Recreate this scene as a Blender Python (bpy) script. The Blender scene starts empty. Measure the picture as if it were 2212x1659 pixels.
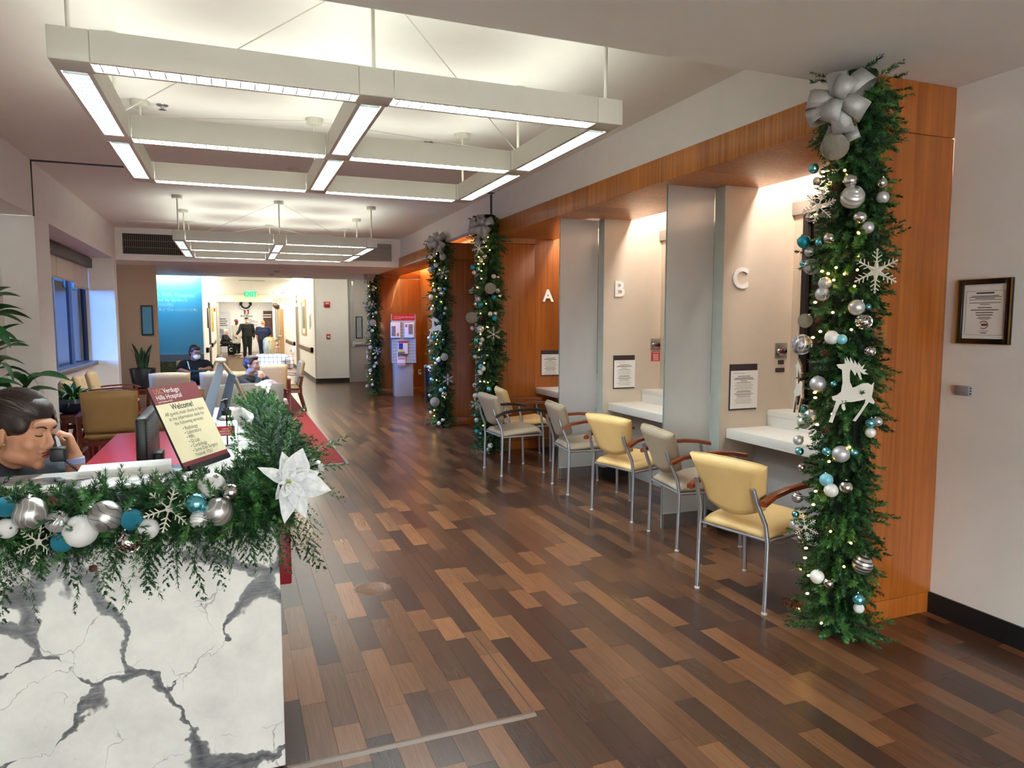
import bpy, bmesh, math, random
import numpy as np
from mathutils import Vector, Matrix, Euler

rnd = random.Random(7)
R = math.radians
scene = bpy.context.scene
COL = scene.collection

# ------------------------------------------------------------------ camera
F_PX, W_PX, H_PX = 1515.0, 2212.0, 1659.0
PITCH, YAW, EYE = R(5.0734), R(21.6264), 1.6
cam_data = bpy.data.cameras.new('camera')
cam_data.sensor_width = 36.0
cam_data.lens = F_PX / W_PX * 36.0
cam_data.clip_end = 200
cam = bpy.data.objects.new('camera', cam_data)
cam.location = (0, 0, EYE)
cam.rotation_euler = (R(90) - PITCH, 0, -YAW)
COL.objects.link(cam)
scene.camera = cam

# ------------------------------------------------------------------ sky, sun, exposure
world = bpy.data.worlds.new('sky')
scene.world = world
world.use_nodes = True
wn = world.node_tree.nodes
sky = wn.new('ShaderNodeTexSky')
sky.sky_type = 'NISHITA'
sky.sun_disc = False
sky.sun_elevation = R(15)
sky.sun_rotation = R(230)
hz = wn.new('ShaderNodeHueSaturation')           # hazy winter sky
hz.inputs['Saturation'].default_value = 0.32
world.node_tree.links.new(sky.outputs[0], hz.inputs['Color'])
world.node_tree.links.new(hz.outputs[0], wn['Background'].inputs[0])
wn['Background'].inputs[1].default_value = 3.0
sun_data = bpy.data.lights.new('sun', 'SUN')
sun_data.energy = 5.0
sun_data.color = (1.0, 0.95, 0.88)
sun_data.angle = R(0.6)
sun = bpy.data.objects.new('sun', sun_data)
COL.objects.link(sun)
SUN_DIR = Vector((0.30, 0.92, -0.20)).normalized()     # the way the light travels
sun.rotation_euler = SUN_DIR.to_track_quat('-Z', 'Y').to_euler()
vs = scene.view_settings
vs.view_transform = 'Standard'
vs.look = 'None'
vs.exposure = 1.62
vs.gamma = 1.0
vs.use_curve_mapping = False
scene.cycles.max_bounces = 8
scene.cycles.diffuse_bounces = 4
scene.cycles.glossy_bounces = 4
scene.cycles.transmission_bounces = 6
scene.cycles.sample_clamp_indirect = 6.0
scene.cycles.caustics_reflective = False
scene.cycles.caustics_refractive = False
scene.cycles.use_denoising = True

PENDANT_DOWN, PENDANT_UP = 26.0, 3.0
SLOT_COOL, SLOT_WARM, HALL_LIGHT = 25.0, 13.0, 8.0

# ------------------------------------------------------------------ helpers
CAMR = Matrix.Rotation(-YAW, 3, 'Z') @ Matrix.Rotation(R(90) - PITCH, 3, 'X')
def ray(px, py):
    """direction in the room of a point measured on the 2212x1659 photograph"""
    return CAMR @ Vector(((px - W_PX / 2) / F_PX, -(py - H_PX / 2) / F_PX, -1.0))
def atY(px, py, y):
    d = ray(px, py); return Vector((0, 0, EYE)) + d * (y / d.y)
def atZ(px, py, z):
    d = ray(px, py); return Vector((0, 0, EYE)) + d * ((z - EYE) / d.z)
def atX(px, py, x):
    d = ray(px, py); return Vector((0, 0, EYE)) + d * (x / d.x)

def lin(c):
    return tuple((v / 12.92 if v <= 0.04045 else ((v + 0.055) / 1.055) ** 2.4) for v in c)
def hexc(h):
    h = h.lstrip('#'); return lin(tuple(int(h[i:i + 2], 16) / 255 for i in (0, 2, 4)))

class NT:
    def __init__(s, name):
        s.m = bpy.data.materials.new(name); s.m.use_nodes = True
        s.t = s.m.node_tree; s.n = s.t.nodes; s.l = s.t.links
        s.b = s.n['Principled BSDF']; s.out = s.n['Material Output']
    def add(s, typ, **kw):
        n = s.n.new(typ)
        for k, v in kw.items():
            if k.startswith('i_'): n.inputs[k[2:].replace('_', ' ')].default_value = v
            elif k.startswith('n_'): n.inputs[int(k[2:])].default_value = v
            else: setattr(n, k, v)
        return n
    def link(s, a, ao, b, bi): s.l.new(a.outputs[ao], b.inputs[bi])
    def set(s, **kw):
        for k, v in kw.items(): s.b.inputs[k.replace('_', ' ')].default_value = v
    def coords(s, scale=(1, 1, 1), kind='Object', rot=(0, 0, 0)):
        tc = s.add('ShaderNodeTexCoord'); mp = s.add('ShaderNodeMapping')
        mp.inputs['Scale'].default_value = scale; mp.inputs['Rotation'].default_value = rot
        s.link(tc, kind, mp, 'Vector'); return mp
    def noise(s, vec, scale, detail=3, rough=0.55, dist=0.0):
        n = s.add('ShaderNodeTexNoise', i_Scale=scale, i_Detail=detail, i_Roughness=rough, i_Distortion=dist)
        if vec is not None: s.link(vec, 0, n, 'Vector')
        return n
    def ramp(s, src, out, stops, interp='LINEAR'):
        r = s.add('ShaderNodeValToRGB'); r.color_ramp.interpolation = interp
        e = r.color_ramp.elements
        while len(e) < len(stops): e.new(0.5)
        for i, (p, c) in enumerate(stops):
            e[i].position = p; e[i].color = (c[0], c[1], c[2], 1)
        s.link(src, out, r, 'Fac'); return r
    def bump(s, src, out, strength, dist=0.01):
        b = s.add('ShaderNodeBump', i_Strength=strength, i_Distance=dist)
        s.link(src, out, b, 'Height'); s.link(b, 0, s.b, 'Normal'); return b

MATS = {}
def mat(name, col, rough=0.5, metal=0.0, var=0.06, vscale=6.0, bump=0.0, bscale=80.0, emit=0.0, emitcol=None,
        trans=0.0, coat=0.0, sheen=0.0, ior=1.45, alpha=1.0):
    """plain procedural material: a colour with a soft mottling and a fine relief"""
    if name in MATS: return MATS[name]
    c = hexc(col) if isinstance(col, str) else col
    t = NT(name)
    v = t.coords()
    n = t.noise(v, vscale, 4)
    r = t.ramp(n, 'Fac', [(0.3, tuple(x * (1 - var) for x in c)), (0.7, tuple(min(1, x * (1 + var)) for x in c))])
    t.link(r, 0, t.b, 'Base Color')
    t.set(Roughness=rough, Metallic=metal, IOR=ior)
    if trans: t.b.inputs['Transmission Weight'].default_value = trans
    if coat: t.b.inputs['Coat Weight'].default_value = coat
    if sheen: t.b.inputs['Sheen Weight'].default_value = sheen
    if emit:
        t.b.inputs['Emission Color'].default_value = tuple(hexc(emitcol) if isinstance(emitcol, str) else (emitcol or c)) + (1,)
        t.b.inputs['Emission Strength'].default_value = emit
    if bump:
        nb = t.noise(v, bscale, 3); t.bump(nb, 'Fac', bump)
    MATS[name] = t.m
    return t.m

def wood(name, dark, light, axis=2, rough=0.38, band=0.0, band_axis=0, scale=1.0, coat=0.15):
    """veneer: streaks along one axis, optional change of tone from leaf to leaf"""
    if name in MATS: return MATS[name]
    d, l = hexc(dark), hexc(light)
    t = NT(name)
    sc = [38 * scale] * 3; sc[axis] = 1.1 * scale
    v = t.coords(tuple(sc))
    n = t.noise(v, 1.0, 5, 0.6, 0.6)
    r = t.ramp(n, 'Fac', [(0.28, d), (0.72, l)])
    last = r
    if band:
        tc = t.add('ShaderNodeTexCoord'); sx = t.add('ShaderNodeSeparateXYZ'); t.link(tc, 'Object', sx, 0)
        mul = t.add('ShaderNodeMath', operation='MULTIPLY'); t.link(sx, band_axis, mul, 0); mul.inputs[1].default_value = band
        fl = t.add('ShaderNodeMath', operation='FLOOR'); t.link(mul, 0, fl, 0)
        wn_ = t.add('ShaderNodeTexWhiteNoise', noise_dimensions='1D'); t.link(fl, 0, wn_, 'W')
        mr = t.add('ShaderNodeMapRange', n_3=0.82, n_4=1.14); t.link(wn_, 'Value', mr, 0)
        mx = t.add('ShaderNodeMix', data_type='RGBA', blend_type='MULTIPLY'); mx.inputs[0].default_value = 1
        t.l.new(r.outputs[0], mx.inputs[6]); t.l.new(mr.outputs[0], mx.inputs[7])
        t.l.new(mx.outputs[2], t.b.inputs['Base Color'])
    else:
        t.link(last, 0, t.b, 'Base Color')
    t.set(Roughness=rough); t.b.inputs['Coat Weight'].default_value = coat
    t.bump(n, 'Fac', 0.05, 0.002)
    MATS[name] = t.m
    return t.m

# ---- mesh building
class MB:
    def __init__(s): s.v = []; s.f = []; s.mi = []
    def add(s, vs, fs, mi=0):
        o = len(s.v); s.v += [tuple(p) for p in vs]; s.f += [tuple(i + o for i in f) for f in fs]; s.mi += [mi] * len(fs); return s
    def box(s, lo, hi, mi=0, M=None):
        x0, y0, z0 = lo; x1, y1, z1 = hi
        vs = [Vector(p) for p in ((x0, y0, z0), (x1, y0, z0), (x1, y1, z0), (x0, y1, z0), (x0, y0, z1), (x1, y0, z1), (x1, y1, z1), (x0, y1, z1))]
        if M is not None: vs = [M @ p for p in vs]
        return s.add(vs, [(0, 3, 2, 1), (4, 5, 6, 7), (0, 1, 5, 4), (1, 2, 6, 5), (2, 3, 7, 6), (3, 0, 4, 7)], mi)
    def tube(s, pts, rad, n=8, mi=0, cap=True):
        pts = [Vector(p) for p in pts]
        if not hasattr(rad, '__len__'): rad = [rad] * len(pts)
        rings = []; prev = None
        for i, p in enumerate(pts):
            t = (pts[min(i + 1, len(pts) - 1)] - pts[max(i - 1, 0)])
            t = t.normalized() if t.length > 1e-9 else Vector((0, 0, 1))
            if prev is None: a = t.orthogonal().normalized()
            else:
                a = prev - t * prev.dot(t)
                a = a.normalized() if a.length > 1e-6 else t.orthogonal().normalized()
            prev = a; b = t.cross(a)
            rings.append([p + (a * math.cos(2 * math.pi * k / n) + b * math.sin(2 * math.pi * k / n)) * rad[i] for k in range(n)])
        vs = [q for r in rings for q in r]; fs = []
        for i in range(len(pts) - 1):
            for k in range(n):
                k2 = (k + 1) % n
                fs.append((i * n + k, i * n + k2, (i + 1) * n + k2, (i + 1) * n + k))
        if cap: fs += [tuple(reversed(range(n))), tuple(range((len(pts) - 1) * n, len(pts) * n))]
        return s.add(vs, fs, mi)
    def lathe(s, prof, n=20, c=(0, 0, 0), M=None, mi=0):
        vs = []; fs = []
        for r, z in prof:
            for k in range(n):
                p = Vector((r * math.cos(2 * math.pi * k / n), r * math.sin(2 * math.pi * k / n), z))
                vs.append((M @ p if M is not None else p) + Vector(c))
        m = len(prof)
        for i in range(m - 1):
            for k in range(n):
                k2 = (k + 1) % n
                fs.append((i * n + k, i * n + k2, (i + 1) * n + k2, (i + 1) * n + k))
        if prof[0][0] > 1e-6: fs.append(tuple(reversed(range(n))))
        if prof[-1][0] > 1e-6: fs.append(tuple(range((m - 1) * n, m * n)))
        return s.add(vs, fs, mi)
    def ball(s, c, r, n=16, m=10, mi=0, M=None):
        rr = r if hasattr(r, '__len__') else (r, r, r)
        prof = [(max(1e-5, math.sin(math.pi * i / m)), -math.cos(math.pi * i / m)) for i in range(m + 1)]
        S = Matrix.Diagonal(rr)
        if M is not None: S = M.to_3x3() @ S
        return s.lathe(prof, n, c, S, mi)
    def prism(s, outline, z0, z1, M=None, mi=0):
        """outline: list of (x, y), extruded from z0 to z1"""
        n = len(outline)
        vs = [Vector((x, y, z0)) for x, y in outline] + [Vector((x, y, z1)) for x, y in outline]
        if M is not None: vs = [M @ p for p in vs]
        fs = [tuple(reversed(range(n))), tuple(range(n, 2 * n))] + [(i, (i + 1) % n, n + (i + 1) % n, n + i) for i in range(n)]
        return s.add(vs, fs, mi)
    def sheet(s, grid, mi=0):
        a = len(grid); b = len(grid[0])
        return s.add([p for r in grid for p in r], [(i * b + j, i * b + j + 1, (i + 1) * b + j + 1, (i + 1) * b + j) for i in range(a - 1) for j in range(b - 1)], mi)
    def mesh(s, name, mats, smooth=False, angle=40):
        me = bpy.data.meshes.new(name)
        me.from_pydata(s.v, [], s.f)
        for m in (mats if isinstance(mats, (list, tuple)) else [mats]): me.materials.append(m)
        if any(s.mi): me.polygons.foreach_set('material_index', s.mi)
        if smooth:
            me.polygons.foreach_set('use_smooth', [True] * len(me.polygons))
            if angle < 180: me.set_sharp_from_angle(angle=R(angle))
        me.update()
        return me
    def build(s, name, mats, parent=None, smooth=False, angle=40, bevel=0.0, loc=None, seg=2):
        me = s.mesh(name, mats, smooth, angle)
        if bevel:
            bm = bmesh.new(); bm.from_mesh(me)
            bmesh.ops.remove_doubles(bm, verts=bm.verts, dist=1e-5)
            es = [e for e in bm.edges if len(e.link_faces) == 2 and e.calc_face_angle(0) > R(35)]
            bmesh.ops.bevel(bm, geom=es, offset=bevel, segments=seg, affect='EDGES', profile=0.5, clamp_overlap=True)
            for f in bm.faces: f.smooth = True
            bm.to_mesh(me); bm.free(); me.set_sharp_from_angle(angle=R(50))
        return link(name, me, parent, loc)

def link(name, data, parent=None, loc=None):
    o = bpy.data.objects.new(name, data); COL.objects.link(o)
    if parent is not None: o.parent = parent
    if loc is not None: o.location = loc
    return o
def tag(o, label=None, cat=None, group=None, kind=None):
    if label: o['label'] = label
    if cat: o['category'] = cat
    if group: o['group'] = group
    if kind: o['kind'] = kind
    return o
def thing(name, label, cat, loc=(0, 0, 0), rz=0.0, group=None):
    o = link(name, None, None, loc); o.rotation_euler = (0, 0, rz); o.empty_display_size = 0.1
    return tag(o, label, cat, group)
def copy_tree(o, parent=None):
    c = o.copy(); COL.objects.link(c)
    if parent is not None: c.parent = parent
    for ch in list(o.children): copy_tree(ch, c)
    return c
def slab(name, lo, hi, m, parent=None, bevel=0.0, kind=None):
    o = MB().box(lo, hi).build(name, m, parent, bevel=bevel)
    if kind: o['kind'] = kind
    return o
def struct(name, lo, hi, m, parent=None, bevel=0.0):
    return slab(name, lo, hi, m, parent, bevel, None if parent is not None else 'structure')

def remesh(name, mb, m, parent=None, voxel=0.01, smooth=4, loc=None):
    """fuse overlapping closed shapes into one continuous skin"""
    me = mb.mesh(name + '_src', m)
    o = link(name, me, parent, loc)
    md = o.modifiers.new('r', 'REMESH'); md.mode = 'VOXEL'; md.voxel_size = voxel; md.use_smooth_shade = True
    if smooth:
        sm = o.modifiers.new('s', 'SMOOTH'); sm.iterations = smooth; sm.factor = 0.5
    dg = bpy.context.evaluated_depsgraph_get()
    new = bpy.data.meshes.new_from_object(o.evaluated_get(dg))
    o.modifiers.clear(); o.data = new; new.name = name
    new.materials.clear()
    for q in (m if isinstance(m, (list, tuple)) else [m]): new.materials.append(q)
    new.polygons.foreach_set('use_smooth', [True] * len(new.polygons))
    bpy.data.meshes.remove(me)
    return o

def text(body, size, m, name='lettering', parent=None, M=None, align='CENTER', depth=0.0, bold=0.0, space=1.0):
    """lettering as flat (or slightly raised) mesh; M places its local x-y plane"""
    cu = bpy.data.curves.new(name, 'FONT'); cu.body = body; cu.size = size; cu.align_x = align
    cu.extrude = depth; cu.offset = bold; cu.space_line = space; cu.resolution_u = 3
    o = bpy.data.objects.new(name, cu); COL.objects.link(o)
    dg = bpy.context.evaluated_depsgraph_get()
    me = bpy.data.meshes.new_from_object(o.evaluated_get(dg))
    bpy.data.objects.remove(o); bpy.data.curves.remove(cu)
    me.materials.clear(); me.materials.append(m)
    if M is not None: me.transform(M)
    return link(name, me, parent)
def plane_M(origin, xdir, ydir):
    x = Vector(xdir).normalized(); y = Vector(ydir).normalized(); z = x.cross(y)
    return Matrix(((x.x, y.x, z.x, origin[0]), (x.y, y.y, z.y, origin[1]), (x.z, y.z, z.z, origin[2]), (0, 0, 0, 1)))
def cap(mb, a, b, ra, rb=None, n=12):
    """tapered capsule"""
    rb = ra if rb is None else rb
    a, b = Vector(a), Vector(b); d = (b - a); L = d.length
    q = d.to_track_quat('Z', 'Y').to_matrix() if L > 1e-6 else Matrix.Identity(3)
    prof = [(1e-5, -ra)] + [(ra * math.cos(R(t)), ra * math.sin(R(t))) for t in (-60, -30, 0)] + [(rb * math.cos(R(t)), L + rb * math.sin(R(t))) for t in (0, 30, 60)] + [(1e-5, L + rb)]
    return mb.lathe(prof, n, a, q)
def chain(mb, pts, rad, n=12):
    for i in range(len(pts) - 1): cap(mb, pts[i], pts[i + 1], rad[i], rad[i + 1], n)
    return mb
ORD = ['first', 'second', 'third', 'fourth', 'fifth', 'sixth', 'seventh', 'eighth', 'ninth', 'tenth', 'eleventh', 'twelfth', 'thirteenth', 'fourteenth', 'fifteenth', 'sixteenth', 'seventeenth', 'eighteenth', 'nineteenth', 'twentieth']
# ------------------------------------------------------------------ materials
WALL = mat('painted_wall', '#e9e6e2', 0.7, var=0.02, bump=0.06, bscale=220)
CEIL = mat('painted_ceiling', '#ebe9e4', 0.8, var=0.015, bump=0.04, bscale=200)
BOOTH = mat('beige_wallcovering', '#cfc2b2', 0.6, var=0.025, bump=0.05, bscale=260)
TAN = mat('tan_wallcovering', '#b59e88', 0.75, var=0.05, vscale=30, bump=0.12, bscale=300)
BLACK = mat('black_rubber', '#15161a', 0.5, var=0.1)
JOINT = mat('black_joint', '#101012', 0.6)
STEEL = mat('brushed_steel', '#b9babd', 0.33, 1.0, var=0.05, vscale=30)
ALU = mat('silver_paint', '#a6a9b1', 0.36, 0.75, var=0.04)
DARKMETAL = mat('dark_bronze', '#2a2526', 0.45, 0.4)
WHITEPL = mat('white_laminate', '#eae8e3', 0.28, var=0.015)
WHITEMETAL = mat('white_enamel', '#c8c4b8', 0.45, var=0.02)
ORANGE = wood('cherry_veneer_lit', '#a05a1c', '#d0883c', 2, 0.36, band=3.2, band_axis=1)  # same veneer as the piers, painted lighter to stand for light on it
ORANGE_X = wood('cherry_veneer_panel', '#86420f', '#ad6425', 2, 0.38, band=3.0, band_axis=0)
DARKWOOD = wood('dark_walnut', '#3a1a10', '#5f2c1a', 1, 0.35)
MAHOG = wood('mahogany', '#4a170e', '#7c2e1a', 1, 0.28, coat=0.4)
GREY_DOOR = mat('grey_door_paint', '#a9a3a0', 0.5, var=0.02)
PAPER = mat('paper', '#f1efec', 0.7, var=0.01)
INK = mat('dark_ink', '#2c2b30', 0.7)
REDP = mat('red_print', '#c3242b', 0.5)
MAROON = mat('maroon_print', '#7a1f2a', 0.5)
RED_ALARM = mat('red_plastic', '#c4171c', 0.4)
BLACKPL = mat('black_plastic', '#17181b', 0.38, var=0.08)
GREYPL = mat('grey_plastic', '#8e8b90', 0.5)
RIBBON = mat('silver_ribbon', '#a9a8a6', 0.45, 0.35, var=0.08, vscale=90, bump=0.2, bscale=400)

def floor_mat(name, attr):
    t = NT(name)
    if attr:
        src = t.add('ShaderNodeAttribute', attribute_name='rnd'); out = 'Fac'
    else:
        src = t.add('ShaderNodeObjectInfo'); out = 'Random'
    r = t.ramp(src, out, [(0.0, hexc('#3a2822')), (0.3, hexc('#4a3226')), (0.55, hexc('#5c3e2c')), (0.8, hexc('#6f4b34')), (0.93, hexc('#7a5338')), (1.0, hexc('#4b3328'))])
    tc = t.add('ShaderNodeTexCoord')
    mul = t.add('ShaderNodeVectorMath', operation='SCALE'); mul.inputs['Scale'].default_value = 1
    cb = t.add('ShaderNodeCombineXYZ'); m9 = t.add('ShaderNodeMath', operation='MULTIPLY'); m9.inputs[1].default_value = 37
    t.link(src, out, m9, 0); t.link(m9, 0, cb, 'Z'); t.link(m9, 0, cb, 'X')
    ad = t.add('ShaderNodeVectorMath', operation='ADD'); t.link(tc, 'Object', ad, 0); t.link(cb, 0, ad, 1)
    mp = t.add('ShaderNodeMapping'); mp.inputs['Scale'].default_value = (110, 5, 110); t.link(ad, 0, mp, 0)
    n = t.noise(mp, 1.0, 5, 0.65, 0.25)
    sh = t.ramp(n, 'Fac', [(0.3, (0.80, 0.79, 0.78)), (0.7, (1.16, 1.14, 1.12))])
    mx = t.add('ShaderNodeMix', data_type='RGBA', blend_type='MULTIPLY'); mx.inputs[0].default_value = 1
    t.l.new(r.outputs[0], mx.inputs[6]); t.l.new(sh.outputs[0], mx.inputs[7])
    t.l.new(mx.outputs[2], t.b.inputs['Base Color'])
    t.set(Roughness=0.26)
    t.bump(n, 'Fac', 0.06, 0.002)
    t.set(IOR=1.5)
    return t.m
FLOOR1, FLOOR2 = floor_mat('plank_floor', False), floor_mat('plank_floor_far', True)

def marble():
    t = NT('white_marble')
    v = t.coords((1, 1, 1))
    w = t.noise(v, 2.3, 5, 0.6); w2 = t.noise(v, 9, 4, 0.6)
    def warped(scale, k, seed):
        s1 = t.add('ShaderNodeVectorMath', operation='SCALE'); s1.inputs['Scale'].default_value = k
        t.link(w, 'Color', s1, 0)
        s2 = t.add('ShaderNodeVectorMath', operation='SCALE'); s2.inputs['Scale'].default_value = 0.035
        t.link(w2, 'Color', s2, 0)
        a = t.add('ShaderNodeVectorMath', operation='ADD'); t.link(v, 0, a, 0); t.link(s1, 0, a, 1)
        b = t.add('ShaderNodeVectorMath', operation='ADD'); t.link(a, 0, b, 0); t.link(s2, 0, b, 1)
        c = t.add('ShaderNodeVectorMath', operation='ADD'); t.link(b, 0, c, 0); c.inputs[1].default_value = seed
        vo = t.add('ShaderNodeTexVoronoi', feature='DISTANCE_TO_EDGE', i_Scale=scale); t.link(c, 0, vo, 'Vector')
        return vo
    v1 = warped(2.0, 0.40, (3.3, 1.0, 0.45)); v2 = warped(3.4, 0.3, (7.1, 4.0, 2.2))
    mask = t.noise(v, 3.1, 2); mask2 = t.noise(v, 4.4, 2)
    # width of the vein wanders: wide, stone-filled in places, vanishing in others
    mr = t.add('ShaderNodeMapRange', n_1=0.42, n_2=0.72, n_3=0.001, n_4=0.12); t.link(mask, 'Fac', mr, 0)
    dv = t.add('ShaderNodeMath', operation='DIVIDE'); t.link(v1, 'Distance', dv, 0); t.link(mr, 0, dv, 1)
    r1 = t.ramp(dv, 0, [(0.0, (1, 1, 1)), (0.75, (0.85,) * 3), (1.0, (0, 0, 0))])
    mr2 = t.add('ShaderNodeMapRange', n_1=0.5, n_2=0.8, n_3=0.0005, n_4=0.03); t.link(mask2, 'Fac', mr2, 0)
    dv2 = t.add('ShaderNodeMath', operation='DIVIDE'); t.link(v2, 'Distance', dv2, 0); t.link(mr2, 0, dv2, 1)
    r2 = t.ramp(dv2, 0, [(0.0, (0.6,) * 3), (1.0, (0, 0, 0))])
    mxm = t.add('ShaderNodeMath', operation='MAXIMUM'); t.link(r1, 0, mxm, 0); t.link(r2, 0, mxm, 1)
    st = t.noise(t.coords((6, 6, 30)), 1.5, 5, 0.7, 1.5)
    vein = t.ramp(st, 'Fac', [(0.3, hexc('#3b3c41')), (0.55, hexc('#606166')), (0.75, hexc('#8f8f8d'))])
    cl = t.noise(v, 5, 5, 0.65)
    base = t.ramp(cl, 'Fac', [(0.3, hexc('#cdcbc6')), (0.6, hexc('#e2e0da'))])
    mx = t.add('ShaderNodeMix', data_type='RGBA')
    t.link(mxm, 0, mx, 0); t.l.new(base.outputs[0], mx.inputs[6]); t.l.new(vein.outputs[0], mx.inputs[7])
    t.l.new(mx.outputs[2], t.b.inputs['Base Color'])
    t.set(Roughness=0.25)
    return t.m
MARBLE = marble()

def mural():
    t = NT('sky_mural_print')
    tc = t.add('ShaderNodeTexCoord'); sx = t.add('ShaderNodeSeparateXYZ'); t.link(tc, 'Object', sx, 0)
    mr = t.add('ShaderNodeMapRange', n_1=0.0, n_2=2.8, n_3=0.0, n_4=1.0); t.link(sx, 2, mr, 0)
    sky_ = t.ramp(mr, 0, [(0.30, hexc('#5cc0f2')), (0.33, hexc('#48b4f0')), (0.62, hexc('#3eb2ee')), (1.0, hexc('#5fd0f5'))])
    n = t.noise(t.coords((1, 1, 2.2)), 9, 6, 0.75)
    hill = t.ramp(n, 'Fac', [(0.35, hexc('#20301f')), (0.55, hexc('#44563c')), (0.75, hexc('#8a8a72'))])
    town = t.ramp(t.noise(t.coords((1, 1, 3)), 40, 4, 0.8), 'Fac', [(0.35, hexc('#3d5f86')), (0.7, hexc('#7f93a8'))])
    c1 = t.add('ShaderNodeMath', operation='GREATER_THAN'); t.link(sx, 2, c1, 0); c1.inputs[1].default_value = 0.70
    c2 = t.add('ShaderNodeMath', operation='GREATER_THAN'); t.link(sx, 2, c2, 0); c2.inputs[1].default_value = 0.86
    a = t.add('ShaderNodeMix', data_type='RGBA'); t.link(c1, 0, a, 0); t.l.new(hill.outputs[0], a.inputs[6]); t.l.new(town.outputs[0], a.inputs[7])
    b = t.add('ShaderNodeMix', data_type='RGBA'); t.link(c2, 0, b, 0); t.l.new(a.outputs[2], b.inputs[6]); t.l.new(sky_.outputs[0], b.inputs[7])
    t.l.new(b.outputs[2], t.b.inputs['Base Color']); t.set(Roughness=0.4)
    return t.m
MURAL = mural()

def lamp_mat(name, col, strength):
    t = NT(name); c = hexc(col)
    n = t.noise(t.coords(), 4, 2)
    r = t.ramp(n, 'Fac', [(0.2, tuple(x * 0.97 for x in c)), (0.8, c)])
    t.link(r, 0, t.b, 'Emission Color'); t.link(r, 0, t.b, 'Base Color')
    t.b.inputs['Emission Strength'].default_value = strength
    return t.m
LAMP_DOWN = lamp_mat('lamp_down', '#e2f1f4', PENDANT_DOWN)
LAMP_UP = lamp_mat('lamp_up', '#f4f9ec', PENDANT_UP)
LAMP_SLOT = lamp_mat('lamp_slot', '#fff6ea', SLOT_COOL)
LAMP_WASH = lamp_mat('lamp_wash', '#f4faff', SLOT_COOL * 4.0)
LAMP_WARM = lamp_mat('lamp_warm', '#ffd28a', SLOT_WARM)
LAMP_HALL = lamp_mat('lamp_hall', '#fbf8e4', HALL_LIGHT)
BULB = lamp_mat('fairy_bulb', '#ffc45e', 9.0); BULB.cycles.emission_sampling = 'NONE'
for m_ in (LAMP_DOWN, LAMP_UP): m_.cycles.emission_sampling = 'FRONT'

def glass_mat(name, col, rough, trans=1.0):
    t = NT(name)
    n = t.noise(t.coords(), 3, 2); c = hexc(col)
    r = t.ramp(n, 'Fac', [(0.2, tuple(x * 0.97 for x in c)), (0.8, c)]); t.link(r, 0, t.b, 'Base Color')
    t.set(Roughness=rough, IOR=1.3); t.b.inputs['Transmission Weight'].default_value = trans
    return t.m
def frost_mat():
    t = NT('frosted_glass')
    n = t.noise(t.coords(), 3, 2); r = t.ramp(n, 'Fac', [(0.2, hexc('#eef2f2')), (0.8, hexc('#f6f8f8'))])
    tl = t.add('ShaderNodeBsdfTranslucent'); t.link(r, 0, tl, 0)
    df = t.add('ShaderNodeBsdfDiffuse'); t.link(r, 0, df, 0)
    rf = t.add('ShaderNodeBsdfRefraction', i_Roughness=0.45, i_IOR=1.05); t.link(r, 0, rf, 0)
    gl = t.add('ShaderNodeBsdfGlossy', i_Roughness=0.25)
    a = t.add('ShaderNodeMixShader', n_0=0.5); t.link(tl, 0, a, 1); t.link(df, 0, a, 2)
    b = t.add('ShaderNodeMixShader', n_0=0.25); t.link(a, 0, b, 1); t.link(rf, 0, b, 2)
    c = t.add('ShaderNodeMixShader', n_0=0.08); t.link(b, 0, c, 1); t.link(gl, 0, c, 2); t.link(c, 0, t.out, 0)
    return t.m
FROST = frost_mat()
GLASSEDGE = glass_mat('glass_edge', '#a9c4bd', 0.2, 0.5)
CLEAR = glass_mat('clear_plastic', '#f4f7f7', 0.06, 1.0)
def pane_mat():
    t = NT('window_pane')
    tr = t.add('ShaderNodeBsdfTransparent'); tr.inputs[0].default_value = (0.86, 0.86, 0.85, 1)
    gl = t.add('ShaderNodeBsdfGlossy', i_Roughness=0.02)
    lw = t.add('ShaderNodeFresnel', i_IOR=1.5)
    n = t.noise(t.coords(), 2, 2); r = t.ramp(n, 'Fac', [(0.2, (0.9,) * 3), (0.8, (1,) * 3)]); t.link(r, 0, gl, 0)
    mx = t.add('ShaderNodeMixShader'); t.link(lw, 0, mx, 0); t.link(tr, 0, mx, 1); t.link(gl, 0, mx, 2); t.link(mx, 0, t.out, 0)
    return t.m
PANE = pane_mat()

# ------------------------------------------------------------------ floor
XP, XR, XB = 2.957, 3.535, 4.14          # portal front, right wall, back of the booths
ZS, ZC, ZP, ZL, ZH = 2.81, 3.15, 2.62, 2.62, 2.85
floor = struct('floor', (-3.2, -4.1, -0.06), (8.0, 43.0, -0.0045), mat('floor_base', '#2b1f1b', 0.6))
PW, PL = 0.105, 0.54
cells = []
nx0, nx1 = math.floor(-2.3 / PW), math.ceil(4.2 / PW)
for i in range(nx0, nx1):
    off = ((i * 0.37) % 1.0) * PL + rnd.uniform(-0.06, 0.06)
    y = -1.5 + off
    while y < 41:
        L = PL * rnd.choice((1, 1, 1, 0.75, 0.5))
        cells.append((i * PW + PW / 2, y + L / 2, L)); y += L
def shown(c):
    x, y, L = c
    d = CAMR.transposed() @ (Vector((x, y, 0)) - Vector((0, 0, EYE)))
    if d.z > -0.5: return 0
    u, v = d.x / -d.z * F_PX + W_PX / 2, -d.y / -d.z * F_PX + H_PX / 2
    if u < 560 or u > 2230 or v > 1700 or x > 3.5: return 0
    if x < 0.15 and y < 4.6: return 0
    if x < 1.15 and 8 < y < 16: return 0
    return L * PW / d.z ** 2 * max(0.02, 1.6 / Vector((x, y, EYE)).length)
order = sorted(cells, key=shown, reverse=True)
plank_mesh = {}
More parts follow.
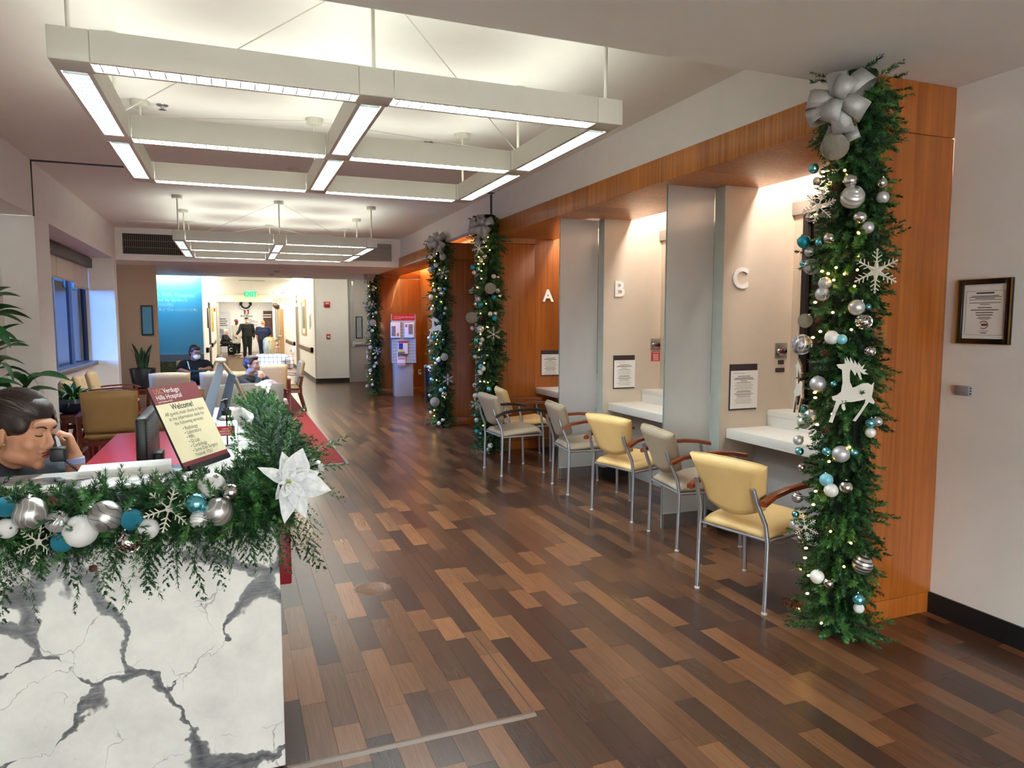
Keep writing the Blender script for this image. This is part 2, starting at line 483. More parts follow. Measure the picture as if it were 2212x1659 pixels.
for L in set(c[2] for c in cells):
    plank_mesh[L] = MB().box((-PW / 2 + 0.0005, -L / 2 + 0.0006, -0.0045), (PW / 2 - 0.0005, L / 2 - 0.0006, 0)).mesh('plank', FLOOR1)
for x, y, L in order[:295]:
    link('plank', plank_mesh[L], floor, (x, y, 0))
rest = order[295:]
mb = MB()
for x, y, L in rest:
    a, b = PW / 2 - 0.0005, L / 2 - 0.0006
    mb.add([(x - a, y - b, 0), (x + a, y - b, 0), (x + a, y + b, 0), (x - a, y + b, 0)], [(0, 1, 2, 3)])
o = mb.build('distant_planks', FLOOR2, floor); o['kind'] = 'stuff'
at = o.data.attributes.new('rnd', 'FLOAT', 'POINT')
at.data.foreach_set('value', np.repeat([rnd.random() for _ in rest], 4).astype(np.float32))
# raised seams of the sheet flooring
seam = mat('floor_seam', '#8d7a6a', 0.45)
g = MB()
pts = [(-0.02, 0), (-0.008, 0.004), (0.0, 0.006), (0.008, 0.004), (0.02, 0)]
g.sheet([[(x, 2.515 + q[0] + 0.001 * math.sin(x * 30), q[1]) for q in pts] for x in np.linspace(0.13, 1.10, 30)])
g.build('floor_ridge', mat('plank_ridge', '#6b5445', 0.4), floor, smooth=True)
MB().box((1.098, 2.0, 0), (1.102, 8.0, 0.0008)).build('floor_seam', mat('floor_seam_dark', '#2a1c16', 0.5), floor)
g = MB()                                   # round access cover pressed under the vinyl
g.lathe([(0.115, 0.0002), (0.105, 0.0022), (0.095, 0.0004), (0.001, 0.0004)], 32, (0.73, 4.12, 0))
g.build('access_cover', FLOOR1, floor, smooth=True)

# ------------------------------------------------------------------ ceilings
struct('ceiling_entry', (-3.2, -4.3, ZS), (8.0, 2.84, ZS + 0.12), CEIL)
struct('ceiling_entry_edge', (-1.9, 2.74, ZS + 0.12), (3.1, 2.84, ZC + 0.05), CEIL)
cl = struct('ceiling', (-1.9, 2.74, ZC), (3.1, 13.3, ZC + 0.1), CEIL)
slab('ceiling_joint', (-1.76, 8.10, ZC - 0.004), (2.99, 8.17, ZC + 0.01), JOINT, cl)
slab('access_panel', (-1.45, 12.3, ZC - 0.004), (-0.75, 12.9, ZC + 0.01), CEIL, cl, bevel=0.002)
bk = struct('wall_bulkhead', (-1.9, 13.28, ZL), (XP + 0.04, 13.45, ZC + 0.1), WALL)
struct('ceiling_low', (-2.4, 13.45, ZL), (XP - 0.002, 17.4, ZL + 0.1), CEIL)
struct('ceiling_low_side', (XP, 15.705, ZL), (XP + 0.7, 17.4, ZL + 0.1), CEIL)
struct('ceiling_low_edge', (-2.4, 17.36, ZL + 0.1), (XP + 0.7, 17.4, 3.0), CEIL)
struct('ceiling_hall', (-2.4, 17.36, ZH), (4.4, 41.0, ZH + 0.15), CEIL)
struct('ceiling_booths', (3.1, 2.645, 2.98), (7.2, 19.1, 3.1), CEIL)

# ------------------------------------------------------------------ right side walls
wr = struct('wall_right', (XR, -4.0, 0), (XR + 0.14, 2.645, ZS), WALL)
struct('baseboard_right', (XR - 0.012, -4.0, 0), (XR, 2.645, 0.115), BLACK)
wu = struct('wall_right_upper', (2.99, 2.84, 2.8), (3.1, 13.3, ZC + 0.05), WALL)
slab('wall_joint', (2.986, 8.2, 2.8), (2.995, 8.26, ZC), JOINT, wu)
wm = struct('wall_right_middle', (3.50, 8.22, 0), (3.62, 10.4, 2.99), WALL)
struct('wall_right_far', (3.60, 15.72, 0), (3.72, 18.9, 2.9), WALL)
w2 = link('window_2', None); w2['kind'] = 'structure'          # the glazed entrance behind the camera
for k in range(6): slab('mullion', (-2.05 + k * 1.117 - 0.03, -4.06, 0), (-2.05 + k * 1.117 + 0.03, -3.98, ZS), DARKMETAL, w2)
for k in range(5): slab('pane', (-2.02 + k * 1.117, -4.03, 0.02), (-0.993 + k * 1.117, -4.02, ZS), PANE, w2)
struct('wall_sun_block', (-9.0, -12.0, -0.1), (14.0, -11.6, 4.9), mat('sun_block_pale', '#e4e1da', 0.9))  # unseen wall added to keep the sun out of the entrance
struct('ground_entrance', (-30.0, -30.0, -0.2), (30.0, -4.1, -0.07), mat('pale_concrete', '#b5b1a8', 0.9, var=0.1))

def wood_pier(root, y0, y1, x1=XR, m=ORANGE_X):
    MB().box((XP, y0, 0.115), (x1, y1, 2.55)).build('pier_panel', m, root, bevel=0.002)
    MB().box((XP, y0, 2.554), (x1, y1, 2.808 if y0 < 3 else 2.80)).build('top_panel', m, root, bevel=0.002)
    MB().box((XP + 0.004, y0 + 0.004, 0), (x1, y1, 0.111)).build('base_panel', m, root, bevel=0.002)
portal = thing('wood_portal', 'orange cherry-veneer portal framing the booths lettered A, B and C', 'portal', (0, 0, 0))
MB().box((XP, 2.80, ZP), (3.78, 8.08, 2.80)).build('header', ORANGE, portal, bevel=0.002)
wood_pier(portal, 2.645, 2.795)
wood_pier(portal, 8.085, 8.215, 3.512)
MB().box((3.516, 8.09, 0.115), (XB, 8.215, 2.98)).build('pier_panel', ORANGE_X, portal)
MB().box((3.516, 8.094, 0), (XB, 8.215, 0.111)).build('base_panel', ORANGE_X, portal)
portal2 = thing('wood_portal', 'orange veneer portal behind the brochure rack, lit warm from above', 'portal', (0, 0, 0))
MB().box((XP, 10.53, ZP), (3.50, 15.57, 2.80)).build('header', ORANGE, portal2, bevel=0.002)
wood_pier(portal2, 10.4, 10.525)
wood_pier(portal2, 15.575, 15.70, 4.0)
for k in range(4):
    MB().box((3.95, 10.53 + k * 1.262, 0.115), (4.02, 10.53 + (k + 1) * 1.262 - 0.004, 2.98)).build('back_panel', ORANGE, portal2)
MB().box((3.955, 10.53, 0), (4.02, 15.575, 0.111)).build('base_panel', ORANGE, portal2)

def slot_lamp(name, label, lo, hi, m):
    t = thing(name, label, 'light', ((lo[0] + hi[0]) / 2, (lo[1] + hi[1]) / 2, lo[2]))
    c = t.location
    l2 = Vector(lo) - c; h2 = Vector(hi) - c
    MB().box((l2.x - 0.015, l2.y, h2.z), (h2.x + 0.015, h2.y, h2.z + 0.03)).build('housing', WHITEMETAL, t)
    MB().box(l2, h2).build('tube', m, t)
    return t
for y0, y1, nm in ((2.85, 4.35, 'C'), (4.57, 6.18, 'B'), (6.42, 8.03, 'A')):
    slot_lamp('strip_light', 'hidden strip light washing the wall of booth ' + nm + ' behind the wooden header', (3.82, y0 + 0.05, 2.80), (3.88, y1 - 0.05, 2.83), LAMP_SLOT)
slot_lamp('strip_light', 'warm strip light hidden above the wood recess with the brochure rack', (3.60, 11.0, 2.82), (3.66, 15.3, 2.85), LAMP_WARM)

# ------------------------------------------------------------------ booths
for nm, y0 in (('b_c', 4.40), ('a_b', 6.25)):
    w = struct('wall_booth_' + nm, (3.475, y0, 0.11), (XB, y0 + 0.12, 2.98), BOOTH)
    slab('end_cap', (3.468, y0, 0.115), (3.475, y0 + 0.12, 2.618), mat('pale_green_trim', '#bcc2bd', 0.45), w)
    slab('base_strip', (3.47, y0 - 0.006, 0), (XB, y0 + 0.126, 0.11), BLACK, w)
wb = link('wall_booth_back', None); wb['kind'] = 'structure'
slab('lower_wall', (3.80, 2.80, 0), (3.86, 8.085, 0.70), mat('grey_laminate', '#b9b5b4', 0.4), wb)
slab('upper_wall', (XB, 2.645, 2.42), (XB + 0.1, 8.215, 2.98), BOOTH, wb)
for a, b in ((4.30, 4.40), (4.52, 4.62), (6.15, 6.25), (6.37, 6.47), (7.98, 8.085), (2.795, 2.95)):
    slab('jamb', (XB, a, 0.70), (XB + 0.1, b, 2.42), BOOTH, wb)
slab('sill_wall', (XB, 2.80, 0.0), (XB + 0.1, 8.085, 0.90), BOOTH, wb)
for k, (a, b) in enumerate(((2.95, 4.30), (4.62, 6.15), (6.47, 7.98))):
    w = link('window_%d' % (k + 3), None); w['kind'] = 'structure'
    f = MB()
    for lo, hi in (((XB - 0.01, b - 0.05, 0.945), (XB + 0.06, b, 2.42)), ((XB - 0.01, a, 0.945), (XB + 0.06, a + 0.05, 2.42)), ((XB - 0.01, a + 0.05, 2.36), (XB + 0.06, b - 0.05, 2.42))):
        f = MB().box(lo, hi).build('frame_bar', DARKMETAL, w)
    slab('pane', (XB + 0.02, a + 0.05, 0.95), (XB + 0.028, b - 0.05, 2.36), PANE, w)
    slab('shutter_box', (XB - 0.03, a, 2.43), (XB - 0.001, b + 0.12, 2.53), STEEL, w, bevel=0.004)
struct('wall_office', (6.6, 2.4, 0), (6.7, 8.3, 3.0), BOOTH)
struct('wall_office_end', (4.24, 8.22, 0), (6.7, 8.32, 3.0), BOOTH)
struct('wall_office_near', (3.68, 2.4, 0), (6.7, 2.5, 3.0), BOOTH)
slot_lamp('ceiling_light', 'unseen office ceiling light added behind the service windows', (5.2, 3.6, 2.88), (5.5, 5.0, 2.9), LAMP_HALL)  # unseen lamp added to light the office room

# ------------------------------------------------------------------ far walls, hall
wf = struct('wall_far', (1.98, 18.9, 0), (2.84, 19.05, ZH), WALL)
struct('light_block_behind_door', (2.1, 19.06, 0), (3.9, 19.16, ZH), GREY_DOOR)  # unseen panel added to stop light leaking under the door
struct('wall_far_over_door', (2.84, 18.9, 2.74), (3.62, 19.05, ZH), WALL)
struct('baseboard_far', (1.968, 18.888, 0), (2.84, 18.9, 0.115), BLACK)
hr = struct('wall_hall_right', (1.98, 19.05, 0), (2.1, 41, ZH), WALL)
struct('baseboard_hall_right', (1.968, 19.05, 0), (1.98, 36, 0.115), BLACK)
struct('wall_hall_left', (-0.80, 17.6, 0), (-0.69, 41, ZH), WALL)
struct('baseboard_hall_left', (-0.69, 17.6, 0), (-0.678, 36, 0.115), BLACK)
struct('wall_hall_beam', (-0.69, 34.5, 2.50), (1.98, 34.7, ZH), mat('pale_yellow_paint', '#e2dcc0', 0.7))
we = struct('wall_hall_end', (-0.9, 40.0, 0), (2.1, 40.15, ZH), mat('grey_end_wall', '#c9c4c4', 0.7, var=0.03))
wmu = struct('wall_mural', (-2.4, 17.6, 0), (-0.80, 17.72, ZH), WALL)
struct('wall_tan', (-2.25, 14.4, 0), (-1.28, 14.5, ZL), TAN)
struct('wall_left_far', (-2.4, 13.3, 0), (-2.25, 17.6, 3.0), WALL)
# ------------------------------------------------------------------ left wall with the window recess
struct('wall_left_upper', (-2.35, -4.0, ZL + 0.005), (-1.76, 13.28, ZC + 0.05), WALL)
struct('wall_left_recess', (-2.35, -4.0, 0), (-2.05, 8.13, ZL), WALL)
wp = struct('wall_left_pier', (-2.35, 8.13, 0), (-1.76, 8.72, ZL + 0.004), WALL)
slab('wall_joint', (-1.764, 8.11, ZL), (-1.756, 8.15, ZC), JOINT, wp)
struct('wall_left_end', (-2.35, 13.0, 0), (-1.76, 13.28, ZL + 0.004), WALL)
struct('wall_left_sill', (-2.35, 8.72, 0), (-2.12, 13.0, 0.92), WALL)
struct('wall_left_head', (-2.35, 8.72, 2.5), (-2.2, 13.0, ZL + 0.004), WALL)
# ------------------------------------------------------------------ window on the left, with blinds
TINT = NT('tinted_pane')
tr = TINT.add('ShaderNodeBsdfTransparent'); gl = TINT.add('ShaderNodeBsdfGlossy', i_Roughness=0.03); fr = TINT.add('ShaderNodeFresnel', i_IOR=1.55)
nn = TINT.noise(TINT.coords(), 3, 2); rr_ = TINT.ramp(nn, 'Fac', [(0.2, (0.15, 0.29, 0.56)), (0.8, (0.17, 0.32, 0.60))]); TINT.link(rr_, 0, tr, 0)
mx_ = TINT.add('ShaderNodeMixShader'); TINT.link(fr, 0, mx_, 0); TINT.link(tr, 0, mx_, 1); TINT.link(gl, 0, mx_, 2); TINT.link(mx_, 0, TINT.out, 0)
TINT = TINT.m
win = link('window_1', None); win['kind'] = 'structure'
WFR = mat('window_frame_grey', '#5d6068', 0.4, 0.5)
ys = [8.72, 9.75, 10.85, 11.95, 13.0]
for k in range(5):
    y = ys[k]; a = y - (0.03 if k else 0); b = y + (0.03 if k < 4 else 0)
    slab('mullion', (-2.25, a, 0.98), (-2.17, b, 2.5), WFR if k < 4 else DARKMETAL, win)
slab('sill', (-2.3, 8.72, 0.92), (-2.04, 13.0, 0.98), mat('sill_grey', '#6d6e78', 0.35, 0.3), win, bevel=0.006)
slab('head_rail', (-2.25, 8.72, 2.44), (-2.17, 13.0, 2.5), WFR, win)
for k in range(4):
    slab('pane', (-2.215, ys[k] + 0.03, 0.98), (-2.205, ys[k + 1] - 0.03, 2.44), TINT, win)
BLIND = mat('blind_fabric', '#cfc6bb', 0.8, var=0.02, bump=0.1, bscale=400)
for k, zb in ((0, 2.17), (1, 2.17), (2, 2.17), (3, 2.10)):
    t = thing('roller_blind', ['cream roller blind hanging nearest the entrance', 'second cream roller blind of the tall window', 'cream roller blind left of the thin gap', 'cream roller blind pulled lowest, next to the sunlit jamb'][k], 'blind', (-2.13, (ys[k] + ys[k + 1]) / 2, zb), 0, 'roller blinds in the window')
    L = (ys[k + 1] - ys[k]) / 2 - 0.012
    MB().box((-0.003, -L, 0.03), (0.003, L, 2.46 - zb)).build('fabric', BLIND, t)
    MB().box((-0.008, -L, 0), (0.008, L, 0.03)).build('bottom_bar', mat('blind_bar', '#b9ac99', 0.6), t, bevel=0.004)
slab('blind_valance', (-2.17, 8.722, 2.46), (-2.06, 12.998, 2.60), mat('valance_brown', '#4f4744', 0.55), win, bevel=0.004)
# outside the window: dark wall added to block the bright sky, and paving
ext = struct('wall_sky_block', (-9.0, 15.5, 0), (-2.42, 15.7, 6), mat('outside_dark_wall', '#0c0e16', 0.4, var=0.3, vscale=2))
struct('ground_outside', (-30, -20, -0.2), (-3.2, 40, -0.08), mat('outside_paving', '#6a665f', 0.85, var=0.15))

# ------------------------------------------------------------------ mural and tan panel window
mp = thing('sky_mural', 'blue sky mural with white lettering over a dark hillside', 'mural', (-1.5, 17.595, 0))
MB().box((-0.74, -0.012, 0.06), (0.86, 0, 2.80)).build('print', MURAL, mp)
PALE = mat('pale_blue_print', '#7fcdf4', 0.5)
def mural_line(body, px0, px1, pyb, size):
    a = atY(px0, pyb, 17.58); b = atY(px1, pyb, 17.58)
    o = text(body, size, PALE, 'lettering', mp, None, 'RIGHT', bold=0.004)
    w = max(v.co.x for v in o.data.vertices) - min(v.co.x for v in o.data.vertices)
    o.data.transform(plane_M((b.x + 1.5, -0.0135, a.z), (1, 0, 0), (0, 0, 1)))
    return o
mural_line('Verdugo Hills Hospital', 340, 421, 641, 0.125)
mural_line('founded by doctors', 341, 405, 651, 0.105)
mural_line('community', 342, 375, 661, 0.125)
mural_line('for the community', 349, 428, 671.5, 0.105)
slot_lamp('strip_light', 'slim strip light along the ceiling edge above the blue mural', (-1.9, 17.42, 2.795), (-0.75, 17.47, 2.815), LAMP_WASH)
tw = thing('vision_window', 'narrow black-framed vision window in the tan wall', 'window', (-1.45, 14.395, 1.35))
for lo, hi in (((-0.10, -0.02, 0), (-0.075, 0, 0.55)), ((0.075, -0.02, 0), (0.10, 0, 0.55)), ((-0.075, -0.02, 0), (0.075, 0, 0.03)), ((-0.075, -0.02, 0.52), (0.075, 0, 0.55))):
    MB().box(lo, hi).build('frame_bar', BLACKPL, tw)
MB().box((-0.075, -0.008, 0.03), (0.075, -0.002, 0.52)).build('pane', mat('pane_painted_reflection', '#5fa6cf', 0.1, 0.0, coat=0.6), tw)  # blue of the reflection is put into the pane's colour

# ------------------------------------------------------------------ vents in the bulkhead
VENTD = mat('vent_dark', '#2b2825', 0.8)
v = thing('air_vent', 'wide dark ceiling-height vent with fine upright slats, left of the far light', 'vent', (-1.10, 13.275, 2.72))
MB().box((-0.55, -0.004, 0.0), (0.75, 0.0, 0.335)).build('backing', VENTD, v)
for lo, hi in (((-0.58, -0.02, -0.03), (0.78, -0.002, 0)), ((-0.58, -0.02, 0.335), (0.78, -0.002, 0.365)), ((-0.58, -0.02, 0), (-0.55, -0.002, 0.335)), ((0.75, -0.02, 0), (0.78, -0.002, 0.335))):
    MB().box(lo, hi).build('frame_bar', WALL, v)
sl = MB().box((-0.003, -0.016, 0), (0.003, -0.005, 0.335)).mesh('slat', mat('vent_slat', '#8f8873', 0.5))
for k in range(44): link('slat', sl, v, (-0.535 + k * 0.0297, 0, 0))
for z in (0.11, 0.22): MB().box((-0.55, -0.018, z), (0.75, -0.012, z + 0.006)).build('cross_bar', mat('vent_slat', '#8f8873', 0.5), v)
v = thing('air_vent', 'pale louvred vent with level slats, right of the far light', 'vent', (2.30, 13.275, 2.73))
MB().box((-0.55, -0.004, 0.0), (0.52, 0.0, 0.32)).build('backing', mat('vent_grey', '#6f6a64', 0.7), v)
sl = MB().box((-0.55, -0.016, 0), (0.52, -0.004, 0.010)).mesh('slat', mat('vent_pale', '#b4afa6', 0.5))
for k in range(14): link('slat', sl, v, (0, 0, 0.005 + k * 0.0225))

# ------------------------------------------------------------------ pendant lights
PEN = WHITEMETAL
def pendant(label, X0, Y0, n_blades_parts):
    x1, y1 = 2.51, 2.55; w = 0.13; j = 0.155; zt = 0.125
    t = thing('pendant_light', label, 'light', (X0 + x1 / 2, Y0 + y1 / 2, 2.60), 0, 'suspended square pendant lights')
    ox, oy = -x1 / 2, -y1 / 2
    gx = [0, x1 / 2 - w / 2, x1 - w]; gy = [0, y1 * 0.468 - w / 2 + 0.07, y1 - w]
    cx = [g + w / 2 for g in gx]; cy = [g + w / 2 for g in gy]
    for a in cx:
        for b in cy:
            MB().box((ox + a - j / 2 if a != cx[0] else ox, oy + b - j / 2 if b != cy[0] else oy, 0), (ox + a + j / 2 if a != cx[2] else ox + x1, oy + b + j / 2 if b != cy[2] else oy + y1, zt)).build('junction_block', PEN, t, bevel=0.004)
    segs = []
    for b in cy:
        for a0, a1 in ((cx[0], cx[1]), (cx[1], cx[2])): segs.append(((ox + a0 + j / 2 + 0.002, oy + b), (ox + a1 - j / 2 - 0.002, oy + b), 0))
    for a in cx:
        for b0, b1 in ((cy[0], cy[1]), (cy[1], cy[2])): segs.append(((ox + a, oy + b0 + j / 2 + 0.002), (ox + a, oy + b1 - j / 2 - 0.002), 1))
    blade = {}
    for (p, q, d) in segs:
        L = (q[0] - p[0]) if d == 0 else (q[1] - p[1])
        def B(mb, l0, l1, s0, s1, z0, z1):
            if d == 0: mb.box((p[0] + l0, p[1] + s0, z0), (p[0] + l1, p[1] + s1, z1))
            else: mb.box((p[0] + s0, p[1] + l0, z0), (p[0] + s1, p[1] + l1, z1))
        m = MB(); h = w / 2
        B(m, 0, L, -h, -h + 0.018, 0, zt); B(m, 0, L, h - 0.018, h, 0, zt); B(m, 0, L, -h + 0.018, h - 0.018, 0.055, 0.065)
        m.build('beam', PEN, t)
        for nm_, mm_, hw, z_, up_ in (('lower_lamp', LAMP_DOWN, 0.044, 0.026, False), ('upper_lamp', LAMP_UP, 0.040, 0.121, True)):
            c_ = [(p[0] + l_, p[1] + s_, z_) if d == 0 else (p[0] + s_, p[1] + l_, z_) for l_, s_ in ((0.01, -hw), (L - 0.01, -hw), (L - 0.01, hw), (0.01, hw))]
            if (d == 0) != up_: c_.reverse()
            MB().add(c_, [(0, 1, 2, 3)]).build(nm_, mm_, t)
        nb = max(8, round(L / 0.058))
        key = d
        if n_blades_parts:
            if key not in blade:
                m = MB()
                m.box((-0.002, -0.046, 0.001), (0.002, 0.046, 0.022)) if d == 0 else m.box((-0.046, -0.002, 0.001), (0.046, 0.002, 0.022))
                blade[key] = m.mesh('louver_blade', mat('louver_grey', '#2c2d2b', 0.5, 0.0))
            for k in range(nb):
                s = (k + 0.5) * L / nb
                link('louver_blade', blade[key], t, (p[0] + s, p[1], 0) if d == 0 else (p[0], p[1] + s, 0))
        else:
            m = MB()
            for k in range(nb):
                s = (k + 0.5) * L / nb; B(m, s - 0.002, s + 0.002, -0.046, 0.046, 0.001, 0.022)
            m.build('louver_blades', mat('louver_grey', '#2c2d2b', 0.5, 0.0), t)['kind'] = 'stuff'
    H = ZC - 2.60
    for a in cx:
        for b in cy:
            if a == cx[1] and b == cy[1]: continue
            MB().tube([(ox + a, oy + b, zt), (ox + a, oy + b, H)], 0.009, 8).build('hanging_rod', PEN, t, smooth=True)
            MB().lathe([(0.062, H - 0.04), (0.062, H)], 20, (ox + a, oy + b, 0)).build('canopy', PEN, t, smooth=True)
    for s in (-1, 1):
        MB().tube([(ox + cx[1] + s * 0.02, oy + cy[0], H - 0.02), (ox + (cx[2] if s > 0 else cx[0]), oy + cy[1], zt)], 0.003, 5).build('cable', PEN, t)
        MB().tube([(ox + cx[1] + s * 0.02, oy + cy[2], H - 0.02), (ox + (cx[2] if s > 0 else cx[0]), oy + cy[1], zt)], 0.003, 5).build('cable', PEN, t)
    return t
pendant('large square white pendant light with nine joints, hanging nearest the camera', -0.625, 3.22, True)
pendant('farther square white pendant light, in front of the dark ceiling vent', -0.655, 9.63, False)
# sprinkler and smoke heads
def sprinkler(x, y, z, lab, big=False):
    t = thing('sprinkler_head' if not big else 'smoke_detector', lab, 'sprinkler' if not big else 'detector', (x, y, z))
    if big:
        MB().lathe([(0.055, 0), (0.06, -0.012), (0.045, -0.035), (0.0001, -0.04)], 20).build('body', WHITEMETAL, t, smooth=True)
    else:
        MB().lathe([(0.04, 0), (0.038, -0.006), (0.012, -0.01), (0.010, -0.03), (0.026, -0.034), (0.0001, -0.036)], 16).build('head', STEEL, t, smooth=True)
sprinkler(-0.42, 5.75, ZC, 'sprinkler head beside the left rod of the near pendant light')
sprinkler(1.62, 6.05, ZC, 'sprinkler head beside the right rod of the near pendant light')
sprinkler(0.62, 7.6, ZC, 'round smoke detector on the dark ceiling between the pendants', True)
for k, (x, y) in enumerate(((0.9, 14.2), (0.85, 15.0), (0.8, 16.0))):
    sprinkler(x, y, ZL, ['first', 'second', 'third'][k] + ' round ceiling fitting in the low ceiling before the hall', True)

# ------------------------------------------------------------------ far door, alarms
d = link('door_1', None, None, (3.24, 18.9, 0)); d['kind'] = 'structure'
MB().box((-0.36, -0.015, 0.005), (0.36, 0.03, 2.70)).build('leaf', GREY_DOOR, d, bevel=0.003)
for lo, hi in (((-0.40, -0.03, 0), (-0.365, 0.05, 2.74)), ((0.365, -0.03, 0), (0.40, 0.05, 2.74)), ((-0.365, -0.03, 2.705), (0.365, 0.05, 2.74))): MB().box(lo, hi).build('frame_bar', mat('door_frame_grey', '#8e8884', 0.5), d)
for lo, hi in (((-0.215, -0.024, 1.16), (-0.19, -0.015, 1.74)), ((-0.06, -0.024, 1.16), (-0.035, -0.015, 1.74)), ((-0.19, -0.024, 1.16), (-0.06, -0.015, 1.18)), ((-0.19, -0.024, 1.72), (-0.06, -0.015, 1.74))): MB().box(lo, hi).build('vision_frame', BLACKPL, d)
MB().box((-0.19, -0.02, 1.18), (-0.06, -0.016, 1.72)).build('vision_pane', mat('dim_pane', '#8f9aa0', 0.1), d)
pb = MB().box((-0.31, -0.07, 0.99), (0.33, -0.035, 1.05)).build('panic_bar', STEEL, d, bevel=0.006)
MB().box((-0.32, -0.08, 0.93), (-0.25, -0.015, 1.09)).build('latch_case', STEEL, pb, bevel=0.006)
MB().tube([(-0.285, -0.025, 1.09), (-0.285, -0.025, 2.55)], 0.008, 6).build('lock_rod', STEEL, d)
MB().box((-0.305, -0.03, 2.55), (-0.265, -0.015, 2.66)).build('rod_latch', STEEL, d)
al = thing('fire_alarm', 'red wall strobe alarm high on the far white wall', 'alarm', (2.30, 18.9, 1.97))
MB().box((-0.075, -0.03, 0), (0.075, 0, 0.15)).build('body', RED_ALARM, al, bevel=0.008)
MB().box((-0.045, -0.045, 0.085), (0.045, -0.03, 0.125)).build('strobe_lens', mat('strobe_clear', '#d8c8c4', 0.2), al, bevel=0.005)
MB().box((-0.06, -0.033, 0.02), (0.06, -0.03, 0.065)).build('grille', mat('alarm_dark', '#6d0d10', 0.5), al)
al = thing('fire_pull_station', 'small red fire pull station below the strobe alarm', 'alarm', (2.315, 18.9, 1.15))
MB().box((-0.05, -0.03, 0), (0.05, 0, 0.125)).build('body', RED_ALARM, al, bevel=0.006)
MB().box((-0.035, -0.045, 0.03), (0.035, -0.03, 0.085)).build('pull_handle', mat('pull_white', '#e9d9d9', 0.4), al, bevel=0.004)
tag(slab('corner_guard', (1.966, 18.886, 0.115), (1.995, 18.90, 2.84), mat('corner_steel', '#b9b4a4', 0.4, 0.5)), 'slim pale metal corner guard where the far wall meets the hall', 'corner guard')

# ------------------------------------------------------------------ hall
def rail(y0, y1, lab, x=1.98, s=-1, z=0.78):
    t = thing('handrail', lab, 'handrail', (x, (y0 + y1) / 2, z)); L = (y1 - y0) / 2
    MB().box((min(0, s * 0.07), -L, 0), (max(0, s * 0.07), L, 0.13)).build('rail', DARKWOOD, t, bevel=0.012)
    for k in (-1, 1): MB().box((min(0, s * 0.074), k * L - (0.06 if k > 0 else -0.0), -0.004), (max(0, s * 0.074), k * L + (0 if k > 0 else 0.06), 0.134)).build('end_cap', mat('maroon_cap', '#3c1713', 0.45), t, bevel=0.006)
rail(19.4, 23.3, 'dark wood handrail on the right hall wall, nearest the fire alarms')
rail(25.2, 29.0, 'dark wood handrail on the right hall wall beyond the dark doorway')
rail(31.2, 34.3, 'farthest dark wood handrail on the right hall wall')
rail(20.4, 23.0, 'dark wood handrail on the left hall wall beside the mural', -0.69, 1)
rail(24.8, 29.5, 'dark wood handrail farther down the left hall wall', -0.69, 1)
d = link('door_2', None, None, (1.98, 24.0, 0)); d['kind'] = 'structure'
MB().box((-0.02, -0.55, 0.0), (0.0, 0.55, 2.08)).build('leaf', DARKWOOD, d)
for a, b in ((-0.6, -0.55), (0.55, 0.6)): MB().box((-0.03, a, 0), (0.0, b, 2.75)).build('frame_post', mat('frame_cream', '#c9c2b4', 0.5), d)
MB().box((-0.03, -0.55, 2.09), (0.0, 0.55, 2.72)).build('transom_panel', mat('transom_cream', '#d5cebd', 0.5), d)
for z in (2.36, 2.2): MB().box((-0.034, -0.3, z), (-0.03, 0.3, z + 0.11)).build('sign_plate', mat('sign_plate_grey', '#6d665f', 0.6, var=0.4, vscale=9), d)
art = thing('framed_picture', 'tall framed landscape in a pale wood frame on the hall wall', 'picture', (1.98, 21.7, 1.2))
for lo, hi in (((-0.04, -0.62, 0), (0, -0.55, 1.05)), ((-0.04, 0.55, 0), (0, 0.62, 1.05)), ((-0.04, -0.55, 0), (0, 0.55, 0.07)), ((-0.04, -0.55, 0.98), (0, 0.55, 1.05))): MB().box(lo, hi).build('frame_bar', wood('ash_frame', '#a3814f', '#c9a873', 2), art)
MB().box((-0.02, -0.55, 0.07), (0, 0.55, 0.98)).build('mat_board', mat('mat_board', '#e5e0d4', 0.7), art)
MB().box((-0.024, -0.4, 0.2), (-0.02, 0.4, 0.85)).build('painting', mat('landscape_print', '#5c6f70', 0.6, var=0.7, vscale=7), art)
for k, (y, z) in enumerate(((19.95, 1.45), (20.2, 1.4))):
    t = thing('wall_plaque', ['pale plaque on the hall wall nearest the corner guard', 'pale plaque on the hall wall beside the framed landscape'][k], 'plaque', (1.98, y, z)); MB().box((-0.012, -0.09, 0), (0, 0.09, 0.38)).build('plate', mat('plaque_grey', '#bdb8ba', 0.5), t, bevel=0.002)
    for q in range(4): MB().box((-0.014, -0.06, 0.07 + q * 0.07), (-0.012, 0.06, 0.085 + q * 0.07)).build('text_line', INK, t)
fs = thing('hanging_sign', 'cream flag sign reading OUTPATIENT SURGERY on the hall wall', 'sign', (1.66, 27.2, 2.28))
MB().box((-0.28, -0.015, 0), (0.31, 0.015, 0.38)).build('board', mat('sign_cream', '#e0d9c4', 0.5), fs)
for z in (-0.012, 0.37): MB().box((-0.28, -0.02, z), (0.31, 0.02, z + 0.018)).build('edge_strip', wood('sign_edge', '#6b4a35', '#8a6a4e', 0), fs)
text('OUTPATIENT\nSURGERY', 0.085, INK, 'lettering', fs, plane_M((-0.26, -0.017, 0.13), (1, 0, 0), (0, 0, 1)), 'LEFT', space=0.85)
cm = thing('convex_mirror', 'quarter-dome safety mirror in the hall corner', 'mirror', (1.96, 33.6, 2.25))
MB().ball((0, 0, 0.1), (0.28, 0.28, 0.2), 20, 10).build('dome', mat('mirror_brown', '#8a7468', 0.12, 0.8), cm, smooth=True)
MB().lathe([(0.285, 0.09), (0.30, 0.1), (0.285, 0.11)], 24).build('rim', BLACKPL, cm, smooth=True)
